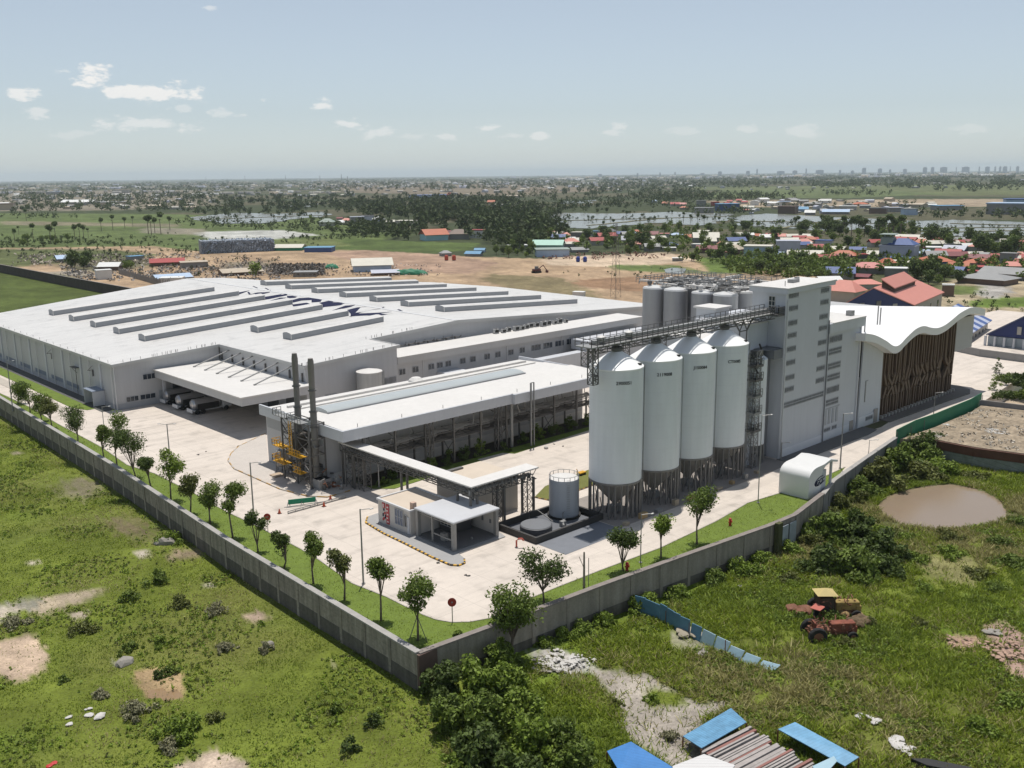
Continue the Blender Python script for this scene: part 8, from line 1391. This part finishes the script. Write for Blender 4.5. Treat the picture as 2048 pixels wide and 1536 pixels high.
# ------------------------------------------------------------------ background: trees
def lowtree(seed, h, w, n, per, size, base=.15, palm=False):
    g = np.random.default_rng(seed)
    c, r = crownclumps(w, h*(1-base), h*(base+(1-base)/2), n, g, .9); v, f = leaves(c, r*1.15, per, size, g, .9, .5)
    return v, f
def tree_proto(seed, h, w, n, per, size, m, base=.2, tr=.25):
    t = empty('tree', (0, 0, 0), 'x', 'tree'); v, f = lowtree(seed, h, w, n, per, size, base); npmesh('crown', v, f, m, t); b = MB(); b.tube([(0, 0, -.3), (.1, 0, h*base), (0, .1, h*.6)], tr, 6, r1=tr*.5)
    g = np.random.default_rng(seed+9)
    for k in range(3): a = g.uniform(0, 6.28); b.tube([(0, 0, h*base), (w*.25*math.cos(a), w*.25*math.sin(a), h*.6)], tr*.5, 5)
    b.build('trunk', BARK, t); return t
PT = [tree_proto(1, 8.5, 8., 26, 30, .52, LF[2]), tree_proto(2, 9.5, 7.5, 26, 30, .5, LF[1]), tree_proto(3, 6.5, 8.5, 24, 30, .48, LF[1], .1), tree_proto(4, 11, 9.5, 30, 32, .6, LF[2]), tree_proto(5, 6., 5., 20, 26, .4, LF[0], .15), tree_proto(6, 4.2, 6.5, 20, 30, .4, LF[2], .05)]
SP = [tree_proto(11, 15., 5.4, 16, 34, .5, LF[2], .66, .28), tree_proto(12, 14., 6., 18, 34, .5, LF[2], .62, .3)]
used = {}
def place(protos, k, p, s, label, group, rz):
    t = protos[k]
    if id(protos) not in used: used[id(protos)] = set()
    if k not in used[id(protos)]: used[id(protos)].add(k); t.location = p; t.rotation_euler.z = rz; t.scale = (s, s, s*1.0); tag(t, label, group=group); return t
    return copy_tree(t, p, rz, s, label, group)
rnd = random.Random(99); LM = [(q[0], q[1], (lambda u: 'the '+' '.join(u.split(',')[0].split()[:8]))(q[7])) for q in HS_]; taken = set()
STOP = ('with', 'of', 'the', 'a', 'and', 'in', 'at', 'by', 'on', 'over', 'behind', 'above', 'below', 'beyond', 'beside', 'right', 'left', 'to', 'dark', 'flat', 'red', 'blue', 'white', 'cream', 'grey', 'small', 'pale', 'big', 'brown', 'tiny', 'long')
def beside(kind, px, py):
    for x, y, n in sorted(LM, key=lambda q: ((q[0]-px)**2+((q[1]-py)*3.5)**2)):
        w = n.split()
        while w[-1] in STOP: w.pop()
        n = ' '.join(w); dx, dy = px-x, (py-y)*2.5
        d = ('just right of' if dx > 0 else 'just left of') if abs(dx) > abs(dy) else ('in front of' if dy > 0 else 'behind')
        s_ = f'{kind} {d} {n}'
        if s_ not in taken and len(s_.split()) <= 16: taken.add(s_); return s_
    return kind
def scatter(poly, n, kinds, label, group, smin=.7, smax=1.25):
    xs = [q[0] for q in poly]; ys = [q[1] for q in poly]; c = 0; A_ = [np.array([q]) for q in poly]
    while c < n:
        x, y = rnd.uniform(min(xs), max(xs)), rnd.uniform(min(ys), max(ys))
        if not inpoly(np.array([x]), np.array([y]), poly)[0]: continue
        place(PT, rnd.choice(kinds), P(x, y, GZ), rnd.uniform(smin, smax), beside('dark green tree', x, y), group, rnd.uniform(0, 6.28)); c += 1
scatter([(1085, 482), (1170, 470), (1330, 462), (1470, 455), (1640, 452), (1830, 462), (1850, 482), (1700, 500), (1560, 482), (1400, 500), (1240, 505), (1170, 492)], 86, [0, 1, 2, 3, 0], 'dark green tree in the dense row between the village and the flooded fields', 'trees between village and flood', .65, 1.15)
scatter([(1430, 520), (1560, 520), (1650, 520), (1740, 545), (1650, 560), (1500, 548), (1440, 535)], 34, [0, 2, 5, 2], 'bushy dark tree in the belt between the village and the dug field', 'trees in the belt below the village', .7, 1.05)
scatter([(1200, 490), (1400, 495), (1480, 512), (1400, 530), (1330, 520), (1220, 512)], 26, [0, 2, 1, 4], 'dark tree around the white roofed huts at the edge of the dug field', 'trees around the huts', .6, 1.0)
scatter([(1850, 480), (2080, 492), (2080, 540), (2000, 520), (1900, 500), (1850, 492)], 26, [0, 1, 3, 3], 'tall dark tree at the right edge behind the village', 'trees at the right edge', .8, 1.2)
scatter([(1800, 545), (1890, 548), (1930, 566), (1900, 585), (1850, 570), (1810, 555)], 13, [0, 2, 3], 'spreading dark tree beside the salmon roofed hall', 'trees beside the salmon hall', .7, 1.0)
scatter([(980, 505), (1075, 500), (1075, 519), (1000, 519)], 14, [0, 1, 4], 'tree standing before the mint green building', 'trees by the mint building', .5, .85)
scatter([(130, 530), (180, 524), (190, 548), (140, 548)], 6, [0, 3, 0], 'dark tree clump in the left scrap yard', 'trees in the left scrap yard', .8, 1.1)
scatter([(230, 535), (262, 525), (270, 540), (240, 546)], 3, [2, 5], 'small dark tree beside the pale gable hut of the scrap yard', 'trees beside the pale hut', .7, 1.)
scatter([(0, 480), (180, 476), (190, 492), (0, 496)], 14, [5, 2], 'low dark tree in the hedge of the left fields', 'hedge trees of the left fields', .6, 1.)
scatter([(600, 438), (700, 442), (820, 470), (700, 472), (620, 462)], 24, [0, 2, 4, 2], 'scattered tree at the left margin of the dark wood', 'trees at the margin of the wood', .6, 1.)
scatter([(1590, 455), (1850, 462), (1850, 478), (1590, 470)], 18, [3, 0, 3], 'high dark tree below the palms of the flooded field', 'high trees under the palms', .8, 1.2)
scatter([(1100, 425), (1380, 420), (1480, 425), (1380, 432), (1120, 432)], 18, [0, 5], 'small dark tree on the bank of the flooded field', 'bank trees of the flooded field', .5, .9)
for (px, py, s, k, lab) in ((512, 556, 1.05, 4, 'lone upright tree behind the hall roof in the scrap yard'), (2020, 640, .0, 0, '')):
    if lab: place(PT, k, P(px, py, GZ), s*1.35, lab, None, 1.)
# sugar palms
ORD = 'first second third fourth fifth sixth seventh eighth ninth tenth eleventh twelfth thirteenth fourteenth fifteenth sixteenth seventeenth eighteenth nineteenth twentieth twenty-first twenty-second'.split(); ORD = ['round headed palm, '+q for q in ORD]
PALM = [(53, 442, 418), (30, 484, 455), (67, 482, 447), (102, 487, 446), (112, 484, 443), (150, 480, 446), (160, 478, 447), (168, 478, 447), (177, 476, 456), (203, 462, 433), (226, 460, 430), (250, 457, 432), (266, 454, 432), (297, 468, 428), (303, 470, 430), (310, 466, 432), (322, 468, 424), (340, 460, 430), (38, 470, 452)]
PALM2 = [(1227, 462, 438), (1206, 460, 440), (1367, 444, 424), (1381, 446, 427), (1395, 452, 428), (1408, 452, 428), (1438, 455, 434), (1590, 460, 432), (1596, 462, 432), (1642, 454, 427), (1658, 464, 437), (1668, 466, 438), (1686, 472, 431), (1702, 476, 430), (1717, 472, 438), (1728, 474, 434), (1755, 478, 434), (1765, 476, 432), (1776, 482, 428), (1786, 482, 432), (1800, 484, 430)]
for grp, lst, gl in ((1, PALM, 'round headed palm in the green fields at the left'), (2, PALM2, 'round headed palm above the flooded field at the right')):
    for i, (px, py, ty) in enumerate(lst):
        b, h = toph(px, py, ty, GZ); place(SP, i % 2, b, h/14.5*1.0, ORD[sorted(q_[0] for q_ in lst).index(px)]+' from the left '+('in the green fields' if grp == 1 else 'above the flooded field'), 'palms of the '+('left fields' if grp == 1 else 'flooded field'), rnd.uniform(0, 6))
WL = mat('wood_leaves', (.062, .085, .028), .7, var=.22, nscale=.035, island=.9, trans=.2, spec=.2)
# distant woods: one object, thousands of crowns
def woods(name, zones, label, m, nq=16, seed=5):
    g = np.random.default_rng(seed); V = []; pr = []
    for k in range(6): v, f = lowtree(40+k, 8.5, 8.5, 9, max(2, nq//4), 1.35, .05); pr.append(v)
    for poly, n, smin, smax in zones:
        xs = [q[0] for q in poly]; ys = [q[1] for q in poly]; x = g.uniform(min(xs), max(xs), n*5); y = g.uniform(min(ys), max(ys), n*5); k = inpoly(x, y, poly); x, y = x[k][:n], y[k][:n]
        if not len(x): continue
        yr_ = max(ys)-min(ys); x = x+g.normal(0, 26, len(x)); y = y+g.normal(0, min(2.5, yr_*.1), len(x))
        d = _f[None]*FPX+_r2[None]*(x-1024)[:, None]+_u2[None]*(768-y)[:, None]; t = (GZ-H)/d[:, 2]; p = d*t[:, None]; p[:, 2] = GZ
        cl = fbm(x/34+3, y/5.+7, 4, 77)
        for i in range(len(p)):
            if cl[i] < (.47 if n > 1000 and smin < 1 else .43) and n > 300: continue
            a = g.uniform(0, 6.28); s = g.uniform(smin, smax); q = pr[g.integers(6)]; c_, s_ = math.cos(a), math.sin(a); V.append(np.stack([(q[:, 0]*c_-q[:, 1]*s_)*s, (q[:, 0]*s_+q[:, 1]*c_)*s, q[:, 2]*min(s, 1.9)*g.uniform(.7, 1.25)], 1)+p[i])
    v = np.concatenate(V); o = npmesh(name, v, np.arange(len(v)).reshape(-1, 4), m); tag(o, label, 'woods', kind='stuff'); return o
woods('dark_wood', [([(440, 395), (640, 392), (860, 398), (1000, 402), (1080, 420), (1095, 450), (1090, 480), (1060, 496), (1000, 498), (960, 480), (900, 452), (840, 455), (830, 440), (700, 425), (560, 425), (440, 425)], 1500, .7, 1.7), ([(700, 450), (830, 458), (835, 478), (750, 478), (690, 470)], 110, .8, 1.2), ([(640, 400), (960, 396), (1090, 432), (1090, 470), (980, 470), (860, 440)], 620, .9, 2.0), ([(360, 400), (660, 392), (1000, 394), (1120, 410), (1110, 440), (400, 436)], 420, .6, 1.5)], 'dense dark wood in the middle distance behind the green field', WL, 18, 3)
Z = []
for y0_, y1_, n, s0, s1 in ((352, 356, 2200, 4.5, 8.), (356, 361, 2300, 2.8, 5.2), (361, 368, 2400, 1.9, 3.8), (368, 380, 2200, 1.3, 2.6)): Z.append(([(-150, y0_+8), (1000, y0_), (2200, y0_-8), (2200, y1_-8), (1000, y1_), (-150, y1_+8)], n, s0, s1))
Z += [([(1100, 378), (1390, 372), (1400, 400), (1250, 398), (1100, 392)], 420, 1.1, 2.), ([(1400, 366), (1700, 362), (2200, 358), (2200, 374), (1900, 384), (1850, 376), (1400, 374)], 640, 1.2, 2.4), ([(1300, 390), (1560, 388), (1560, 402), (1320, 404)], 300, .9, 1.6), ([(990, 400), (1350, 398), (1360, 412), (1100, 424), (1020, 414)], 330, .8, 1.4), ([(1640, 385), (1760, 386), (1740, 394), (1640, 392)], 60, .9, 1.4), ([(1000, 385), (1100, 392), (1100, 400), (1000, 400)], 60, .8, 1.5),
      ([(0, 392), (430, 388), (430, 404), (0, 404)], 620, .9, 1.9), ([(0, 406), (430, 404), (440, 425), (0, 425)], 290, .8, 1.6), ([(1850, 428), (2200, 424), (2200, 440), (1850, 440)], 110, .8, 1.3), ([(1380, 415), (1480, 420), (1520, 428), (1400, 430)], 90, .7, 1.1), ([(0, 432), (130, 434), (130, 440), (0, 440)], 30, .7, 1.), ([(380, 440), (640, 446), (700, 455), (640, 470), (500, 462), (380, 455)], 130, .6, 1.), ([(1500, 410), (1850, 406), (1850, 414), (1500, 418)], 80, .6, 1.)]
woods('far_woods', Z, 'countless far trees scattered over the plain up to the horizon', WL, 10, 8)
woods('village_greenery', [([(1085, 482), (1170, 462), (1330, 452), (1640, 448), (1850, 466), (2100, 486), (2100, 560), (1960, 556), (1860, 560), (1650, 545), (1540, 556), (1440, 540), (1380, 512), (1180, 502), (1100, 500)], 950, .35, .8), ([(1440, 522), (1560, 522), (1660, 524), (1740, 546), (1640, 562), (1500, 552)], 130, .5, .8)], 'dense garden greenery filling the gaps between the village houses', LF[1], 20, 12)
woods('scrub_bushes', [([(-60, 478), (180, 474), (330, 484), (330, 492), (-60, 498)], 150, .25, .5), ([(-60, 500), (300, 496), (420, 500), (400, 512), (100, 512), (-60, 515)], 120, .2, .4), ([(330, 470), (640, 484), (640, 490), (330, 486)], 60, .2, .4), ([(150, 512), (540, 512), (540, 552), (240, 552)], 80, .16, .34), ([(1085, 438), (1480, 434), (1480, 440), (1085, 448)], 70, .3, .6), ([(1470, 446), (1820, 448), (1820, 452), (1470, 452)], 60, .3, .6), ([(1830, 452), (2090, 452), (2090, 458), (1830, 460)], 40, .25, .5), ([(560, 478), (700, 470), (800, 476), (620, 482)], 70, .25, .5), ([(560, 552), (560, 540), (860, 545), (860, 552)], 20, .12, .2), ([(1100, 540), (1400, 535), (1450, 552), (1290, 560), (1140, 556)], 26, .12, .25), ([(1850, 580), (2090, 600), (2090, 650), (1960, 640)], 60, .12, .3)], 'low dark scrub dotted over the scrap yard and field edges', WL, 14, 22)
# more village houses, copied from a few kinds
HP = []
for k, (rc, wc, ty) in enumerate((('red', 'cwall', 'g'), ('orange', 'gwall', 'h'), ('maroon', 'brown', 'g'), ('cream', 'gwall', 'g'), ('white', 'cwall', 'g'), ('lightblue', 'gwall', 'h'), ('grey', 'gwall', 'g'), ('blue', 'cwall', 'g'), ('salmon', 'cwall', 'h'))):
    t = empty('house', (0, 0, 0), 'x', 'house'); m = MB(); m.box(-4, 4, -2.8, 2.8, -.3, 2.9); m.build('wall', cm(wc), t); m = MB()
    if ty == 'g':
        for s_ in (-1, 1): m.extrude([(s_*3.4, 2.6), (0, 4.5), (0, 4.7), (s_*3.4, 2.8)], 'x', -4.6, 4.6)
    else: m.v = [(-4.6, -3.4, 2.7), (4.6, -3.4, 2.7), (4.6, 3.4, 2.7), (-4.6, 3.4, 2.7), (-1.8, 0, 4.8), (1.8, 0, 4.8)]; m.f = [(0, 1, 5, 4), (1, 2, 5), (2, 3, 4, 5), (3, 0, 4), (3, 2, 1, 0)]; m.m = [0]*5
    m.build('roof', cm(rc), t); m = MB(); m.box(-2.6, -1.2, -2.86, -2.78, 1., 2.1); m.build('window', GLASS, t); m = MB(); m.box(1., 2.6, -2.86, -2.78, .0, 2.1); m.build('door', GREYD, t); HP.append([t, False, {'lightblue': 'pale blue'}.get(rc, rc)])
rnd = random.Random(41)
for poly, n in (([(1095, 474), (1330, 466), (1400, 470), (1640, 478), (1640, 512), (1440, 516), (1390, 512), (1240, 500), (1100, 492)], 46), ([(1640, 494), (1850, 480), (2080, 492), (2080, 540), (1900, 552), (1830, 548), (1740, 545), (1650, 530)], 46), ([(1300, 404), (1500, 404), (1500, 424), (1320, 418)], 12), ([(640, 440), (790, 440), (800, 452), (650, 456)], 6)):
    c = 0; xs = [q[0] for q in poly]; ys = [q[1] for q in poly]
    while c < n:
        x, y = rnd.uniform(min(xs), max(xs)), rnd.uniform(min(ys), max(ys))
        if not inpoly(np.array([x]), np.array([y]), poly)[0]: continue
        if any(abs(x-q[0]) < q[2]*.5+9 and abs(y-q[1]) < 7 for q in HS_): c += .05; continue
        h_ = HP[rnd.choice([0, 1, 2, 3, 3, 4, 5, 6, 7, 8, 0, 1])]; s_ = rnd.uniform(.75, 1.25); p_ = P(x, y, GZ); rz = rnd.uniform(-.5, .5)+math.atan2(p_.y, p_.x)+math.pi/2; lab = beside(f'small {h_[2]} roofed house', x, y)
        if h_[1]: copy_tree(h_[0], p_, rz, (s_*rnd.uniform(.8, 1.4), s_, s_), lab, 'small houses of the villages')
        else: h_[1] = True; h_[0].location = p_; h_[0].rotation_euler.z = rz; h_[0].scale = (s_, s_, s_); tag(h_[0], lab, 'house', 'small houses of the villages')
        c += 1
# distant town: the nearer houses one by one, the rest as one mass
TW = [cm('cream'), cm('white'), cm('grey'), cm('tan'), cm('gwall'), cm('cwall'), cm('lilac')]
zones = [([(0, 378), (430, 374), (430, 420), (0, 420)], 60, 'small pale building in the brown fields at the far left'), ([(430, 372), (1100, 368), (1100, 396), (430, 392)], 60, 'small pale building on the plain beyond the dark wood'), ([(1100, 366), (2048, 356), (2048, 376), (1100, 384)], 80, 'small pale building in the woods below the skyline at the right'), ([(1480, 403), (1860, 402), (1870, 430), (1500, 428)], 60, 'small building on the far bank of the flooded field')]
hp = None; rnd = random.Random(3); pm = {}
for poly, n, lab in zones:
    c = 0; xs = [q[0] for q in poly]; ys = [q[1] for q in poly]
    while c < n:
        x, y = rnd.uniform(min(xs), max(xs)), rnd.uniform(min(ys), max(ys))
        if not inpoly(np.array([x]), np.array([y]), poly)[0]: continue
        k = rnd.randrange(len(TW)); 
        if k not in pm:
            m = MB(); m.box(-1, 1, -.7, .7, 0, .75); m.extrude([(-.8, .75), (.8, .75), (0, 1.05)], 'x', -1.05, 1.05); pm[k] = m.build('distant_house', TW[k]); o = pm[k]
        else: o = pm[k].copy(); COL.objects.link(o)
        p = P(x, y, GZ); r = p.length; s = rnd.uniform(2.6, 5.5)*(1 if r < 1400 else 1.6); o.location = p; o.scale = (s*rnd.uniform(.8, 1.6), s, s*rnd.uniform(.5, .9)); o.rotation_euler.z = rnd.uniform(0, 3.1); tag(o, lab, 'house', 'houses: '+lab[:44]); c += 1
g = np.random.default_rng(6); V = []; MI = []; cube = np.array([(-1, -1, 0), (1, -1, 0), (1, 1, 0), (-1, 1, 0), (-1, -1, 1), (1, -1, 1), (1, 1, 1), (-1, 1, 1)], float); CF = np.array([(4, 5, 6, 7), (0, 1, 5, 4), (1, 2, 6, 5), (2, 3, 7, 6), (3, 0, 4, 7)]); F_ = []
for (x0_, x1_, y0_, y1_, n, s0, s1) in ((0, 1100, 353, 370, 420, 8, 16), (1000, 2100, 342, 362, 1500, 10, 26), (1300, 2100, 340, 350, 1500, 18, 46), (600, 1400, 352, 376, 420, 7, 13), (0, 700, 362, 390, 160, 6, 11)):
    for i in range(n):
        x = g.uniform(x0_, x1_); y = g.uniform(y0_, y1_)+(1024-x)*.0107*(.8 if x0_ > 900 else 1); p = P(x, max(y, 349.6+(1024-x)*.0107+2.2), GZ)
        if p.length > 16000: continue
        a = g.uniform(0, 3.14); s = g.uniform(s0, s1); q = cube*np.array([s*g.uniform(.6, 1.8), s*.6, s*g.uniform(.3, .9)]); c_, s_ = math.cos(a), math.sin(a); q = np.stack([q[:, 0]*c_-q[:, 1]*s_, q[:, 0]*s_+q[:, 1]*c_, q[:, 2]], 1)+np.array(p); F_.append(CF+len(V)*8); V.append(q); MI += [int(g.integers(7))]*5
o = npmesh('distant_town', np.concatenate(V), np.concatenate(F_), TW, mi=np.array(MI, np.int32)); tag(o, 'countless tiny pale buildings of the far town along the horizon', 'town', kind='stuff')
SK = [(1514, 345, 331, 9), (1496, 346, 341, 8), (1405, 350, 345, 12), (1612, 346, 334, 5), (1680, 345, 339, 12), (1728, 344, 333, 8), (1705, 345, 340, 8), (1760, 344, 336, 14), (1780, 344, 338, 12), (1850, 342, 337, 8), (1865, 342, 335, 8), (1888, 341, 328, 22), (1912, 341, 321, 4), (1932, 341, 329, 14), (1958, 340, 324, 3), (1975, 340, 327, 14), (1990, 340, 331, 8), (2000, 340, 323, 4), (2010, 340, 330, 10), (2020, 340, 322, 2.5), (2035, 340, 331, 14), (1200, 352, 347, 9), (1275, 350, 345, 5), (1350, 348, 343, 6), (1320, 349, 344, 9), (1640, 345, 339, 16), (1562, 346, 341, 20), (1440, 348, 342, 14), (1810, 343, 337, 20), (1590, 346, 340, 10)]
for i, (px, py, ty, w) in enumerate(SK):
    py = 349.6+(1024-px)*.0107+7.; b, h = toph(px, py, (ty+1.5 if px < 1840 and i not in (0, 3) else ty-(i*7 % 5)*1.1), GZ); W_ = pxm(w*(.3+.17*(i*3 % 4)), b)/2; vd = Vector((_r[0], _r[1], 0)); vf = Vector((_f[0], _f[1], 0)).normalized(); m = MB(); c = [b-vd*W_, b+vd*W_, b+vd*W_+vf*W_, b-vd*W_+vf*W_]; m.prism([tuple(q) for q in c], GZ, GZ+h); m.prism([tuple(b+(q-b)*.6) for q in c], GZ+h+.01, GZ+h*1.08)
    tag(m.build('skyline_tower', mat('skyline_haze_tint', (.42, .46, .52), .7, var=.1, nscale=.01)), 'faint city tower on the skyline'+(' at the right' if px > 1840 else ' right of centre' if px > 1480 else ' near the centre')+f', '+['widest', 'tallest', 'slim', 'squat'][i % 4]*0+'seen over the far town', 'tower', 'city towers'+(' at the right' if px > 1840 else ' right of centre' if px > 1480 else ' near the centre'))  # tower colour lightened so that the haze is painted in

# ------------------------------------------------------------------ haze
m = bpy.data.materials.new('haze_air'); m.use_nodes = True; t = m.node_tree; t.nodes.clear(); v = t.nodes.new('ShaderNodeVolumePrincipled'); v.inputs['Color'].default_value = (.80, .91, 1., 1); v.inputs['Density'].default_value = 4.6e-5; v.inputs['Anisotropy'].default_value = 0.
oo = t.nodes.new('ShaderNodeOutputMaterial'); t.links.new(v.outputs[0], oo.inputs['Volume'])
b = MB(); b.box(-42000, 42000, -42000, 42000, GZ-4., 260.); o = b.build('haze', m); tag(o, 'thin pale haze over the whole plain', 'haze', kind='stuff')
for o in list(bpy.data.objects):
    if o.type == 'EMPTY' and o.get('label') == 'x': bpy.data.objects.remove(o)
